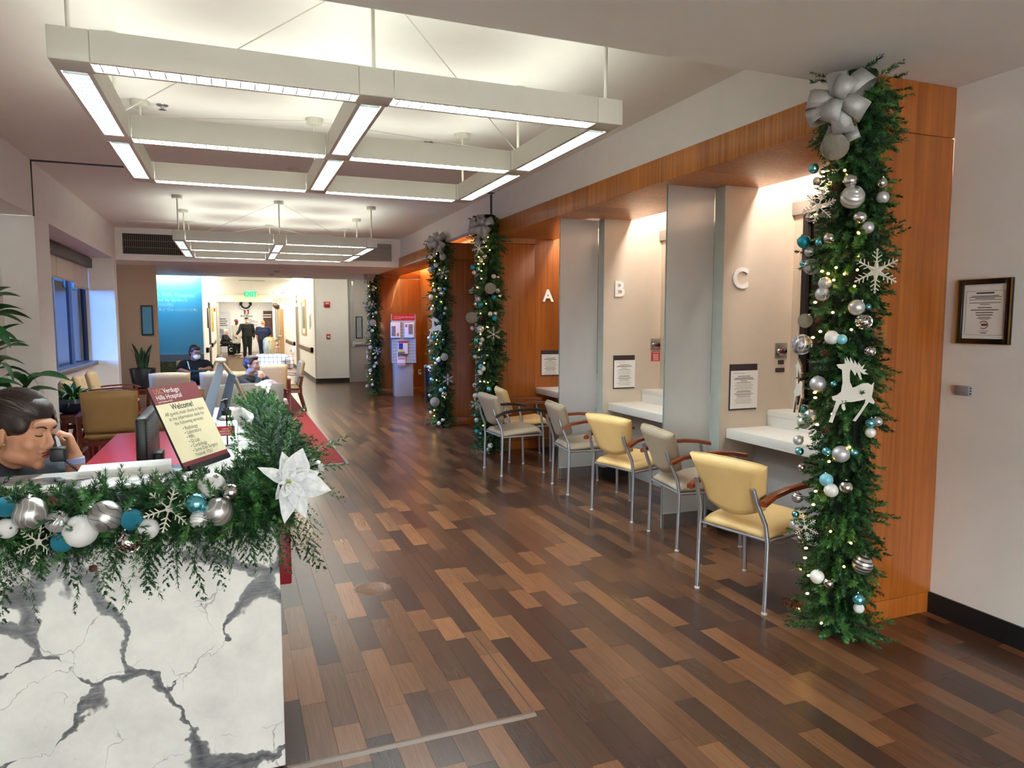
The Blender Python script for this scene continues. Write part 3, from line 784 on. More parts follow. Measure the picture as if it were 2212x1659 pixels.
wd = thing('open_door', 'narrow wood door edge standing open on the right of the hall', 'door', (1.80, 30.0, 0))
MB().box((-0.06, -0.03, 0.02), (0.12, 0.03, 2.12)).build('leaf', wood('oak_door', '#8f6b3f', '#b58d5c', 2), wd)
MB().tube([(-0.10, -0.03, 1.02), (-0.06, -0.06, 1.02), (0.02, -0.06, 1.02)], 0.02, 8).build('handle', STEEL, wd, smooth=True)
for k, (y, w_, z0, z1, m) in enumerate(((22.6, 0.9, 1.42, 2.0, DARKWOOD), (27.4, 1.6, 1.25, 2.12, mat('cork_yellow', '#c3a04a', 0.7, var=0.25, vscale=9)))):
    t = thing('notice_board', ['dark wood notice board on the left hall wall', 'yellow donor plaque board on the left hall wall'][k], 'notice board', (-0.69, y, z0)); MB().box((0, -w_ / 2, 0), (0.04, w_ / 2, z1 - z0)).build('panel', m, t, bevel=0.005)
    MB().box((0.04, -w_ / 2, 0), (0.05, w_ / 2, 0.04)).build('ledge', m, t)
t = tag(slab('exit_strobe', (-0.69, 30.2, 2.0), (-0.63, 30.4, 2.14), RED_ALARM, bevel=0.006), 'small red alarm box high on the left hall wall', 'alarm')
d = link('door_3', None, None, (-0.69, 24.0, 0)); d['kind'] = 'structure'
MB().box((0, -0.5, 0), (0.02, 0.5, 2.12)).build('leaf', DARKWOOD, d)
for a, b in ((-0.56, -0.5), (0.5, 0.56)): MB().box((0, a, 0), (0.03, b, 2.2)).build('frame_post', BLACKPL, d)
# fire doors folded back at the end of the hall
for s, x, lab in ((1, -0.69, 'left'), (-1, 1.98, 'right')):
    t = thing('fire_door', lab + ' fire door folded back at the hall end', 'door', (x + s * 0.06, 35.3, 0))
    MB().box((-0.03, -0.55, 0.01), (0.03, 0.5, 2.45)).build('leaf', mat('door_edge_steel', '#7d756c', 0.4, 0.4), t)
    MB().box((-0.05, -0.60, 0.01), (0.05, -0.55, 2.48)).build('edge_guard', mat('door_edge_pale', '#b9b09c', 0.35, 0.5), t)
    MB().box((s * 0.03 - 0.03, -0.5, 0.98), (s * 0.03 + 0.03, 0.4, 1.06)).build('panic_bar', STEEL, t)
    MB().tube([(s * 0.06, -0.5, 0), (s * 0.06, -0.5, 0.10)], 0.05, 8).build('door_stop', WHITEMETAL, t)
ex = thing('exit_sign', 'glowing green EXIT sign hanging from the hall ceiling', 'sign', (0.55, 24.0, 2.38))
MB().box((-0.17, -0.02, 0), (0.17, 0.02, 0.20)).build('panel', lamp_mat('exit_green', '#4fd27c', 0.9), ex, bevel=0.004)
text('EXIT', 0.19, lamp_mat('exit_letters', '#1f9a4c', 0.35), 'lettering', ex, plane_M((0, -0.0215, 0.035), (1, 0, 0), (0, 0, 1)), bold=0.004)
MB().tube([(0, 0, 0.2), (0, 0, ZH - 2.38)], 0.01, 6).build('stem', WHITEMETAL, ex)
for s, x in ((-1, -0.50), (1, 1.79)):
    for k in range(4):
        y = 19.5 + k * 3.8
        slot_lamp('ceiling_light', ['first', 'second', 'third', 'fourth'][k] + ' light panel along the ' + ('left' if s < 0 else 'right') + ' of the hall ceiling', (x - 0.14, y, ZH - 0.012), (x + 0.14, y + 3.3, ZH - 0.004), LAMP_HALL)
slot_lamp('strip_light', 'cross strip light at the mouth of the hall', (-0.6, 17.5, 2.795), (1.8, 17.58, 2.815), LAMP_HALL)
slot_lamp('strip_light', 'strip light washing the far white wall and grey door', (1.95, 17.5, 2.795), (3.5, 17.58, 2.815), LAMP_HALL)
slot_lamp('ceiling_light', 'unseen light panel added to brighten the hall end', (0.1, 36.6, ZH - 0.012), (1.2, 38.6, ZH - 0.004), LAMP_HALL)  # lamp added to brighten the dark end of the hall
t = tag(slab('ceiling_slot_grille', (0.2, 22.9, ZH - 0.006), (0.95, 23.0, ZH), mat('slot_dark', '#4a443c', 0.7)), 'thin dark air slot in the hall ceiling before the exit sign', 'vent')
# end wall of the hall
s3 = thing('floor_sign', 'maroon square sign with a white 3 on the end wall', 'sign', (0.685, 40.0, 1.99))
MB().box((-0.125, -0.02, 0), (0.125, 0, 0.25)).build('panel', MAROON, s3)
text('3', 0.27, PAPER, 'lettering', s3, plane_M((0, -0.022, 0.03), (1, 0, 0), (0, 0, 1)), bold=0.006)
t = thing('wall_directory', 'dark lettering of the floor directory under the maroon 3', 'sign', (0.685, 40.0, 1.40))
text('3rd Floor', 0.16, INK, 'lettering', t, plane_M((0, -0.004, 0.45), (1, 0, 0), (0, 0, 1)), bold=0.005)
for q in range(6): MB().box((-0.02, -0.004, 0.30 - q * 0.06), (0.25 + 0.15 * ((q * 7) % 3), -0.001, 0.322 - q * 0.06)).build('text_line', INK, t)
e = thing('elevator_door', 'pale elevator doorway at the left of the hall end', 'elevator', (-0.38, 40.0, 0))
for lo, hi in (((0.20, -0.05, 0), (0.27, 0, 2.2)), ((-0.32, -0.05, 2.13), (0.20, 0, 2.2))): MB().box(lo, hi).build('frame_bar', STEEL, e)
MB().box((-0.32, -0.02, 0), (0.20, 0, 2.13)).build('panel', mat('poster_grey', '#b5b3b8', 0.5), e)
for q in range(4): MB().box((-0.26, -0.024, 1.72 - q * 0.11), (0.06 + 0.05 * (q % 2), -0.02, 1.76 - q * 0.11)).build('text_line', INK, e)
MB().prism([(-0.30, 0.75), (-0.30, 1.25), (0.02, 1.18), (0.16, 0.5)], 0.0, 0.004, plane_M((0, -0.021, 0), (1, 0, 0), (0, 0, 1))).build('poster_photo', mat('poster_photo', '#7c7a86', 0.5, var=0.4, vscale=5), e)
e = thing('elevator_door', 'dark poster-covered elevator doorway at the right of the hall end', 'elevator', (1.72, 40.0, 0))
MB().box((-0.27, -0.05, 0), (-0.20, 0, 2.25)).build('frame_bar', STEEL, e)
MB().box((-0.20, -0.05, 2.18), (0.26, 0, 2.25)).build('frame_bar', STEEL, e)
MB().box((-0.20, -0.02, 0), (0.26, 0, 2.18)).build('panel', mat('poster_brown', '#4a2a24', 0.5, var=0.5, vscale=3), e)
for q in range(2): MB().box((-0.18, -0.024, 1.95 - q * 0.12), (0.22, -0.02, 1.99 - q * 0.12)).build('text_line', PAPER, e)
wr_ = thing('holiday_wreath', 'dark wreath hanging under the beam at the hall end', 'wreath', (0.66, 39.9, 2.53))
m = MB(); P_ = [(0.24 * math.cos(a), 0, 0.24 * math.sin(a)) for a in np.linspace(0, 2 * math.pi, 25)]
m.tube(P_, 0.07, 8, cap=False); m.build('ring', mat('wreath_green', '#101a12', 0.8, var=0.4, vscale=20, bump=0.5, bscale=40), wr_, smooth=True)
m = MB(); P_ = [(0.29 * math.cos(a), -0.07, 0.29 * math.sin(a)) for a in np.linspace(math.pi * 1.1, math.pi * 1.9, 13)]
m.tube(P_, 0.018, 6); m.build('ribbon', PAPER, wr_, smooth=True)
# ------------------------------------------------------------------ booths: counters, screens, letters, notices
for nm, y0, y1 in (('C', 2.81, 4.397), ('B', 4.60, 6.247), ('A', 6.45, 8.08)):
    t = thing('counter', 'white two-level counter in booth ' + nm, 'counter', (3.53, (y0 + y1) / 2, 0.70)); L = (y1 - y0) / 2
    MB().box((0, -L, 0), (0.52, L, 0.075)).build('worktop', WHITEPL, t, bevel=0.003)
    MB().box((0.40, -L, 0.075), (0.52, L, 0.160)).build('riser', WHITEPL, t)
    MB().box((0.393, -L, 0.160), (0.609, L, 0.203)).build('ledge', WHITEPL, t, bevel=0.003)
for nm, y in (('between booths B and C', 4.53), ('between booths A and B', 6.385)):
    t = thing('glass_screen', 'tall frosted glass screen ' + nm, 'screen', (3.26, y, 0))
    MB().box((-0.215, -0.006, 0.115), (0.209, 0.006, ZP - 0.004)).build('frosted_pane', FROST, t)
    MB().box((-0.22, -0.0062, 0.0), (-0.2155, 0.0062, ZP - 0.004)).build('polished_edge', GLASSEDGE, t)
    MB().box((-0.215, -0.008, 0.112), (0.209, 0.008, 0.117)).build('clip_line', WHITEPL, t)
    MB().box((-0.2, -0.012, 0.0), (0.209, 0.012, 0.112)).build('shoe_channel', STEEL, t)
LET = mat('white_letter', '#f3f2f0', 0.4)
for ch, x, y, z, s in (('A', 3.688, 8.085, 1.857, 0.205), ('B', 3.64, 6.25, 1.858, 0.215), ('C', 3.62, 4.40, 1.86, 0.215)):
    t = thing('sign_letter', 'raised white capital letter ' + ch + ' on the booth wall', 'letter', (x, y, z))
    text(ch, s, LET, 'letter_face', t, plane_M((0, -0.008, 0), (1, 0, 0), (0, 0, 1)), depth=0.007, bold=0.006)
def notice(x0, x1, z0, z1, y, lab):
    w, h = x1 - x0, z1 - z0
    t = thing('posted_notice', lab, 'notice', ((x0 + x1) / 2, y, z0))
    MB().box((-w / 2, -0.008, 0), (w / 2, 0, h)).build('backer', mat('notice_backer', '#3a2f33', 0.5), t)
    MB().box((-w / 2 + 0.006, -0.012, 0.012), (w / 2 + 0.004, -0.008, h - 0.05)).build('sheet', PAPER, t)
    T = lambda s, size, z, m=INK, al='CENTER', x=0: text(s, size, m, 'lettering', t, plane_M((x, -0.0126, z), (1, 0, 0), (0, 0, 1)), al)
    k = 1.0
    T('USC Verdugo Hills Hospital', 0.0095, h - 0.072, x=-w / 2 + 0.028, al='LEFT')
    z = h - 0.092
    for j, (n, wd, th) in enumerate(((1, 0.5, 0.004), (2, 0.82, 0.004), (1, 0.36, 0.004), (1, 0.6, 0.0035), (5, 0.8, 0.0018), (2, 0.7, 0.0035), (2, 0.78, 0.0035), (1, 0.6, 0.0035), (5, 0.78, 0.0018))):
        for q in range(n):
            wq = wd * (1 - 0.12 * ((q * 5 + j) % 3)) * w * 0.9
            MB().box((-wq / 2, -0.0126, z - th), (wq / 2, -0.012, z)).build('text_line', mat('print_grey', '#6f6d72', 0.7) if th < 0.003 else INK, t)
            z -= 0.0095
        z -= 0.004
    return t
notice(3.55, 3.81, 0.915, 1.272, 4.40, 'printed notice on the wall below the letter C')
notice(3.587, 3.834, 0.917, 1.258, 6.25, 'printed notice on the wall below the letter B')
notice(3.60, 3.848, 0.916, 1.239, 8.09, 'printed notice on the wood panel below the letter A')
def gas_plate(x, y, z, lab, extra):
    t = thing('wall_outlet', lab, 'outlet', (x, y, z))
    MB().box((-0.06, -0.006, 0), (0.06, 0, 0.12)).build('plate', mat('outlet_steel', '#b8b0a8', 0.35, 0.8), t, bevel=0.002)
    for k, (dx, m) in enumerate(((-0.03, STEEL), (0.0, mat('jack_red', '#6d2326', 0.3)), (0.032, BLACKPL))):
        MB().lathe([(0.019, 0), (0.019, 0.012), (0.012, 0.018), (0.0001, 0.018)], 14, (dx, -0.006, 0.055), Matrix.Rotation(R(90), 3, 'X')).build('jack', m, t, smooth=True)
    MB().box((-0.018, -0.008, 0.022), (0.018, -0.006, 0.034)).build('tag', PAPER, t)
gas_plate(4.044, 4.40, 1.312, 'steel outlet plate with three round jacks beside booth C notice', 0)
gas_plate(4.085, 6.25, 1.306, 'steel outlet plate with round jacks above the red label', 0)
t = thing('warning_label', 'small red warning label under the outlet in booth B', 'label', (4.089, 6.25, 1.19))
MB().box((-0.052, -0.003, 0), (0.052, 0, 0.103)).build('sticker', REDP, t)
text('WARNING', 0.017, PAPER, 'lettering', t, plane_M((0, -0.0035, 0.083), (1, 0, 0), (0, 0, 1)))
for q in range(5): MB().box((-0.035 + 0.004 * (q % 2), -0.0036, 0.066 - q * 0.014), (0.035, -0.003, 0.071 - q * 0.014)).build('text_line', PAPER, t)
for k, (x0, x1, z) in enumerate(((4.02, 4.075, 1.262), (3.995, 4.085, 1.20))):
    tag(slab('wall_tag', (x0, 4.395, z), (x1, 4.40, z + 0.034), mat('notice_backer', '#3a2f33', 0.5)), ['upper', 'lower'][k] + ' small dark tag under the outlet in booth C', 'label')
# framed notice and thermostat on the near right wall
t = thing('framed_notice', 'black and gold framed notice on the white wall by the near garland', 'picture', (XR, 2.43, 1.486))
FW = 0.138
for lo, hi in (((-0.02, -FW, 0), (0, -FW + 0.028, 0.33)), ((-0.02, FW - 0.028, 0), (0, FW, 0.33)), ((-0.02, -FW + 0.028, 0), (0, FW - 0.028, 0.028)), ((-0.02, -FW + 0.028, 0.302), (0, FW - 0.028, 0.33))): MB().box(lo, hi).build('frame_bar', mat('black_lacquer', '#0b090a', 0.25, coat=0.4), t, bevel=0.002)
GOLD = mat('gold_trim', '#b99a4a', 0.3, 1.0)
for lo, hi in (((-0.023, FW - 0.006, 0), (-0.018, FW, 0.33)), ((-0.023, -FW + 0.0, 0), (-0.018, -FW + 0.005, 0.33)), ((-0.021, -FW + 0.006, 0.0), (-0.018, FW - 0.006, 0.003)), ((-0.021, -FW + 0.006, 0.327), (-0.018, FW - 0.006, 0.33))): MB().box(lo, hi).build('gold_edge', GOLD, t)
MB().box((-0.006, -FW + 0.028, 0.028), (-0.001, FW - 0.028, 0.302)).build('sheet', PAPER, t)
pm = lambda y, z: plane_M((-0.0066, y, z), (0, -1, 0), (0, 0, 1))
MARN = mat('frame_line', '#7d5f5f', 0.6)
for lo, hi in (((-0.0066, -0.098, 0.268), (-0.006, 0.098, 0.2695)), ((-0.0066, -0.098, 0.046), (-0.006, 0.098, 0.0475)), ((-0.0066, 0.0965, 0.046), (-0.006, 0.098, 0.2695)), ((-0.0066, -0.098, 0.046), (-0.006, -0.0965, 0.2695))): MB().box(lo, hi).build('border_line', MARN, t)
for z, wd, th in ((0.262, 0.09, 0.007), (0.245, 0.14, 0.003), (0.239, 0.165, 0.003), (0.233, 0.10, 0.003), (0.226, 0.165, 0.0025), (0.211, 0.16, 0.003), (0.203, 0.05, 0.003), (0.187, 0.07, 0.004), (0.175, 0.14, 0.004), (0.162, 0.09, 0.004), (0.150, 0.085, 0.004), (0.138, 0.06, 0.003), (0.132, 0.075, 0.002), (0.127, 0.05, 0.002), (0.068, 0.05, 0.002), (0.06, 0.03, 0.004)):
    MB().box((-0.0066, -wd / 2, z - th), (-0.006, wd / 2, z)).build('text_line', INK, t)
m = MB(); m.tube([(-0.0068, 0.022 * math.cos(a), 0.098 + 0.019 * math.sin(a)) for a in np.linspace(0.5, 5.4, 18)], 0.0022, 5); m.build('seal_ring', mat('seal_red', '#a04640', 0.6), t)
MB().box((-0.0068, -0.016, 0.093), (-0.006, 0.012, 0.104)).build('seal_bar', mat('seal_dark', '#6d4a50', 0.6), t)
t = thing('wall_thermostat', 'small grey thermostat box below the framed notice', 'thermostat', (XR, 2.51, 1.218))
MB().box((-0.028, -0.038, 0), (0, 0.038, 0.05)).build('housing', GREYPL, t, bevel=0.002)
for q in range(3): MB().box((-0.022, -0.0386, 0.008 + q * 0.014), (-0.008, -0.038, 0.016 + q * 0.014)).build('slot', BLACKPL, t)

# ------------------------------------------------------------------ chairs with metal legs
VTAN = mat('tan_vinyl', '#e4c183', 0.42, var=0.03, vscale=14, bump=0.06, bscale=300)
VTAUPE = mat('taupe_vinyl', '#a99a86', 0.5, var=0.04, vscale=14, bump=0.08, bscale=300)
ARMW = wood('armrest_cherry', '#5c2412', '#8f4524', 1, 0.3, coat=0.4)
ARMB = mat('armrest_black', '#1d1919', 0.35)
def rounded_slab(prof_fn, nu, nv, thick):
    """closed cushion: prof_fn(u, v) gives the middle surface point and normal-side thickness factor"""
    m = MB(); fr_, bk_ = [], []
    for i in range(nu + 1):
        a, b = [], []
        for j in range(nv + 1):
            u, v_ = i / nu * 2 - 1, j / nv * 2 - 1
            p, n = prof_fn(u, v_)
            e = max(abs(u), abs(v_)); k = math.sqrt(max(0.0, 1 - max(0, (e - 0.80) / 0.20) ** 2)) * 0.75 + 0.25 if e < 1 else 0.25
            a.append(p + n * thick / 2 * k); b.append(p - n * thick / 2 * k)
        fr_.append(a); bk_.append(b)
    A = len(m.v); m.sheet(fr_); B_ = len(m.v); m.sheet([list(r) for r in bk_])
    c = nv + 1
    m.f[nu * nv:] = [tuple(reversed(f)) for f in m.f[nu * nv:]]
    def side(idx):
        for q in range(len(idx) - 1):
            i0, i1 = idx[q], idx[q + 1]; m.f.append((A + i0, B_ + i0, B_ + i1, A + i1)); m.mi.append(0)
    side([j for j in range(c)]); side([nu * c + j for j in reversed(range(c))])
    side([i * c for i in reversed(range(nu + 1))]); side([i * c + nv for i in range(nu + 1)])
    return m
def patient_chair(name, label, vinyl, arm):
    t = thing(name, label, 'chair', group='metal-legged chairs at the booths')
    def seat(u, v_):
        x = u * (0.24 + 0.02 * v_); y = 0.01 + v_ * 0.235
        r = 0.04 * max(0, abs(u) - 0.7) / 0.3 * max(0, abs(v_) - 0.7) / 0.3
        return Vector((x * (1 - r), y * (1 - r), 0.455 + 0.02 * v_ - 0.055 * max(0, v_ - 0.75) / 0.25 * 0.9 - 0.012 * u * u)), Vector((0, 0, 1))
    rounded_slab(seat, 14, 14, 0.07).build('seat', vinyl, t, smooth=True, angle=80)
    def back(u, v_):
        h = (v_ + 1) / 2; w = 0.185 + 0.075 * h
        low = 0.05 * (1 - h) * (u * u)
        z = 0.515 + 0.335 * h + low - 0.018 * h * u * u
        return Vector((u * w, -0.225 - 0.10 * h + 0.035 * u * u, z)), Vector((0, 1, 0.25)).normalized()
    bk2 = rounded_slab(back, 14, 12, 0.075).build('backrest', vinyl, t, smooth=True, angle=80)
    def seamline(u, v_): p, n = back(u, v_); return p
    m = MB(); m.tube([seamline(u, 1.0) * 1.0 + Vector((0, 0, 0.004)) for u in np.linspace(-0.95, 0.95, 12)], 0.003, 5); m.build('piping', vinyl, bk2, smooth=True)
    for s in (-1, 1):
        MB().tube([(s * 0.235, -0.235, 0.012), (s * 0.235, -0.225, 0.40), (s * 0.225, -0.235, 0.50), (s * 0.205, -0.285, 0.62), (s * 0.195, -0.31, 0.70)], 0.0125, 10).build('leg', ALU, t, smooth=True)
        MB().tube([(s * 0.255, 0.245, 0.012), (s * 0.262, 0.235, 0.44), (s * 0.268, 0.20, 0.655)], 0.0125, 10).build('leg', ALU, t, smooth=True)
        for y, x in ((-0.235, 0.235), (0.245, 0.255)): MB().lathe([(0.014, 0.0), (0.016, 0.004), (0.015, 0.012), (0.008, 0.016)], 12, (s * x, y, 0)).build('foot_glide', mat('glide', '#c9c7c2', 0.4), t, smooth=True)
        MB().tube([(s * 0.235, -0.225, 0.405), (s * 0.258, 0.235, 0.41)], 0.009, 8).build('side_rail', ALU, t, smooth=True)
        # arched armrest
        P_ = [(-0.30, 0.63), (-0.22, 0.665), (-0.10, 0.685), (0.05, 0.69), (0.16, 0.682), (0.27, 0.662)]
        g_ = [[Vector((s * (0.252 + 0.012 * math.sin((y + 0.3) * 5)) + dx, y, z + dz)) for dx, dz in ((-0.024, -0.012), (-0.022, 0.010), (0, 0.016), (0.022, 0.010), (0.024, -0.012), (0, -0.016), (-0.024, -0.012))] for y, z in P_]
        m = MB(); m.sheet(g_ if s > 0 else [list(reversed(r)) for r in g_]); n_ = 7
        for rr2 in (0, len(P_) - 1): m.f.append(tuple(rr2 * n_ + q for q in (range(6) if rr2 else reversed(range(6))))); m.mi.append(0)
        m.build('armrest', arm, t, smooth=True, angle=60)
    MB().tube([(-0.235, -0.222, 0.41), (0.235, -0.222, 0.41)], 0.008, 8).build('cross_rail', ALU, t, smooth=True)
    MB().tube([(-0.258, 0.2, 0.405), (0.258, 0.2, 0.405)], 0.008, 8).build('cross_rail', ALU, t, smooth=True)
    return t
proto = patient_chair('patient_chair', 'tan vinyl chair nearest the camera, beside the near garland', VTAN, ARMW)
def put_chair(t, rl, rr_):
    rl, rr_ = Vector(rl + (0,)), Vector(rr_ + (0,)); c = (rl + rr_) / 2
    side_ = (rr_ - rl).normalized(); f = Vector((-side_.y, side_.x, 0)) * 1.0      # faces away from the camera's left
    if f.x < 0: f = -f
    t.location = c + f * 0.235; t.rotation_euler = (0, 0, math.atan2(-f.x, f.y))
def recolour(t, vinyl, arm):
    for ch in t.children:
        m = vinyl if ch.name.split('.')[0] in ('seat', 'backrest') else arm if ch.name.startswith('armrest') else None
        if m:
            ch.material_slots[0].link = 'OBJECT'; ch.material_slots[0].material = m
chairs = [((2.55, 3.407), (2.656, 2.946), None, None, None),
          ((2.905, 4.49), (2.835, 4.02), VTAUPE, ARMW, 'taupe vinyl chair with cherry arms in front of booth C'),
          ((2.795, 5.196), (2.91, 4.749), VTAN, ARMW, 'tan vinyl chair in front of booth B, between two taupe chairs'),
          ((2.891, 6.21), (2.831, 5.733), VTAUPE, ARMW, 'taupe vinyl chair in front of the farther glass screen'),
          ((2.518, 7.166), (2.541, 6.709), VTAUPE, ARMB, 'taupe vinyl chair with black armrests'),
          ((2.955, 7.80), (2.88, 7.35), VTAN, ARMW, 'tan vinyl chair against the wood panel under the letter A')]
for k, (a, b, vin, arm, lab) in enumerate(chairs):
    t = proto if k == 0 else copy_tree(proto)
    put_chair(t, a, b)
    if k: t['label'] = lab; recolour(t, vin, arm)

# ------------------------------------------------------------------ brochure rack, bin, outlets in the second portal
RACKG = mat('rack_grey', '#a9abb4', 0.45, var=0.02); SLATG = mat('rack_slat', '#b7b7b6', 0.5)
rk = thing('brochure_rack', 'grey slatwall brochure rack with a red header', 'rack', (3.40, 15.02, 0), R(-6))
MB().box((-0.20, -0.19, 0), (0.20, 0.19, 0.72)).build('pedestal', RACKG, rk, bevel=0.004)
MB().box((-0.245, -0.23, 0.72), (0.245, 0.23, 1.63)).build('core', mat('slat_groove', '#6f6f72', 0.6), rk)
for k in range(14):
    z = 0.722 + k * 0.065
    for lo, hi in (((-0.245, -0.242, z), (0.245, -0.23, z + 0.057)), ((0.245, -0.24, z), (0.257, 0.24, z + 0.057))): MB().box(lo, hi).build('slat', SLATG, rk)
for s in (-1, 1): MB().box((s * 0.25 - 0.008, -0.248, 0.72), (s * 0.25 + 0.008, -0.228, 1.76)).build('corner_post', RACKG, rk)
hd = MB().box((-0.25, -0.245, 1.63), (0.25, -0.225, 1.76)).build('header_panel', REDP, rk)
MB().box((0.235, -0.225, 1.63), (0.257, 0.24, 1.76)).build('side_header', mat('orange_print', '#b5452a', 0.5), rk)
text('USC', 0.055, mat('gold_print', '#e0b23a', 0.5), 'lettering', hd, plane_M((-0.205, -0.247, 1.685), (1, 0, 0), (0, 0, 1)), 'LEFT')
text('Verdugo Hills Hospital', 0.037, PAPER, 'lettering', hd, plane_M((-0.105, -0.247, 1.687), (1, 0, 0), (0, 0, 1)), 'LEFT')
MB().box((-0.20, -0.247, 1.662), (-0.05, -0.245, 1.667)).build('underline', PAPER, hd)
def leaflet(x, z, w, h, d_, lab, blocks):
    t = thing('leaflet_stack', lab, 'brochure', rk.matrix_basis @ Vector((x, -0.244, z)), R(-6))
    Mx = Matrix.Rotation(R(8), 4, 'X')
    MB().box((-w / 2, -d_, 0), (w / 2, -0.004, h), 0, None).build('sheets', PAPER, t, bevel=0.002)
    MB().box((-w / 2 - 0.008, -d_ - 0.012, -0.012), (w / 2 + 0.008, -0.001, -0.002)).build('holder', CLEAR, t)
    for x0, x1, z0, z1, m in blocks: MB().box((x0 * w - w / 2, -d_ - 0.0012, z0 * h), (x1 * w - w / 2, -d_, z1 * h)).build('print_block', m, t)
PH = mat('photo_print', '#8a7a78', 0.5, var=0.6, vscale=45); BLU = mat('blue_print', '#2b3f96', 0.5); YEL = mat('yellow_print', '#e3cf3d', 0.5); PNK = mat('pink_print', '#d98890', 0.5)
leaflet(-0.175, 1.26, 0.20, 0.33, 0.05, 'thick white magazine stack at the left of the rack', [(0.08, 0.5, 0.1, 0.75, PH), (0.62, 0.85, 0.1, 0.3, mat('orange_block', '#c9854f', 0.5))])
leaflet(0.115, 1.26, 0.20, 0.32, 0.05, 'white magazine stack at the right of the rack', [(0.42, 0.88, 0.22, 0.9, PH), (0.08, 0.3, 0.7, 0.9, mat('orange_block', '#c9854f', 0.5))])
leaflet(-0.02, 0.90, 0.20, 0.29, 0.03, 'blue and yellow leaflet stack in the middle of the rack', [(0.0, 1.0, 0.86, 1.0, REDP), (0.05, 0.5, 0.4, 0.84, BLU), (0.05, 0.5, 0.12, 0.38, YEL), (0.0, 1.0, 0.0, 0.06, REDP)])
leaflet(-0.06, 0.66, 0.17, 0.31, 0.03, 'pink and white leaflet stack lowest on the rack', [(0.06, 0.94, 0.62, 0.97, PH), (0.06, 0.94, 0.44, 0.58, PNK), (0.0, 1.0, 0.14, 0.18, REDP), (0.0, 1.0, 0.03, 0.08, REDP)])
tc_ = thing('trash_can', 'black round waste bin half behind the second garland', 'bin', (3.66, 13.5, 0))
MB().lathe([(0.15, 0), (0.165, 0.02), (0.17, 0.70)], 28).build('body', mat('bin_black', '#1a1b20', 0.3, var=0.1), tc_, smooth=True)
MB().lathe([(0.175, 0.70), (0.178, 0.72), (0.17, 0.745), (0.12, 0.75), (0.11, 0.735)], 28).build('rim', STEEL, tc_, smooth=True)
for k, (x, z) in enumerate(((3.72, 0.40), (3.93, 0.40))):
    t = thing('wall_outlet', ['white double outlet half hidden by the brochure rack', 'white double outlet right of the brochure rack'][k], 'outlet', (x, 15.57, z))
    MB().box((-0.05, -0.006, 0), (0.05, 0, 0.12)).build('plate', mat('ivory_plate', '#d9d0b4', 0.4), t, bevel=0.002)
    for q in (0.03, 0.08): MB().box((-0.025, -0.009, q - 0.014), (0.025, -0.006, q + 0.014)).build('socket', BLACKPL if q > 0.05 else mat('ivory_plate', '#d9d0b4', 0.4), t)

# ------------------------------------------------------------------ carpet
cp = thing('entrance_carpet', 'red carpet with a slim metal edge under the waiting chairs', 'carpet', (-0.3, 11.5, 0))
MB().box((-1.45, -3.52, 0.0), (1.44, 5.5, 0.008)).build('pile', mat('red_carpet', '#8f2723', 0.9, var=0.14, vscale=60, bump=0.5, bscale=500), cp)
MB().box((-1.45, -3.56, 0.0), (1.47, -3.52, 0.010)).build('edge_strip', mat('edge_grey', '#77736f', 0.4, 0.5), cp)
MB().box((1.44, -3.52, 0.0), (1.47, 5.5, 0.010)).build('edge_strip', mat('edge_grey', '#77736f', 0.4, 0.5), cp)

# ------------------------------------------------------------------ reception desk
DT = 1.08
REDLAM = mat('red_laminate', '#7d1a26', 0.3, var=0.03)
dk = thing('reception_desk', 'white marble reception desk with dark grey veins', 'desk', (-0.6, 2.6, 0))
dx, dy = 0.6, -2.6
def D(lo, hi, nm, m, bev=0.0): return MB().box((lo[0] + dx, lo[1] + dy, lo[2]), (hi[0] + dx, hi[1] + dy, hi[2])).build(nm, m, dk, bevel=bev)
D((-1.9, 2.52, 0.012), (0.125, 2.56, DT - 0.031), 'front_slab', MARBLE, 0.004)
D((-1.9, 2.50, DT - 0.03), (0.145, 2.80, DT), 'front_ledge', MARBLE, 0.004)
D((-0.19, 2.801, DT - 0.03), (0.145, 4.60, DT), 'side_ledge', MARBLE, 0.004)
D((-1.9, 2.562, 0.1), (-0.04, 2.66, DT - 0.031), 'front_body', WHITEPL)
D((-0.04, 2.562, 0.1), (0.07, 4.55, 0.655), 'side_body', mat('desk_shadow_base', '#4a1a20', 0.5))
D((-0.04, 2.58, 0.657), (0.168, 4.58, 0.90), 'red_apron', REDLAM, 0.004)
D((-0.04, 2.58, 0.902), (0.10, 4.58, DT - 0.031), 'upper_body', WHITEPL)
D((-0.86, 2.95, 0.71), (-0.045, 6.1, 0.74), 'worktop', mat('rose_laminate', '#a3242f', 0.28, var=0.03), 0.004)
D((-0.80, 5.95, 0), (-0.10, 6.0, 0.709), 'worktop_leg', WHITEPL)
D((-1.9, 2.665, 0.71), (-0.87, 3.0, 0.74), 'worktop', mat('rose_laminate', '#a3242f', 0.28, var=0.03), 0.004)
# ribbed papers along the ledge
t = thing('paper_stack', 'low stack of white papers on the ledge behind the garland', 'papers', (-0.36, 2.73, DT), R(4))
for k in range(5): MB().box((-0.14 + 0.004 * (k % 2), -0.06, k * 0.005), (0.14, 0.06, k * 0.005 + 0.0042)).build('sheet', PAPER, t)
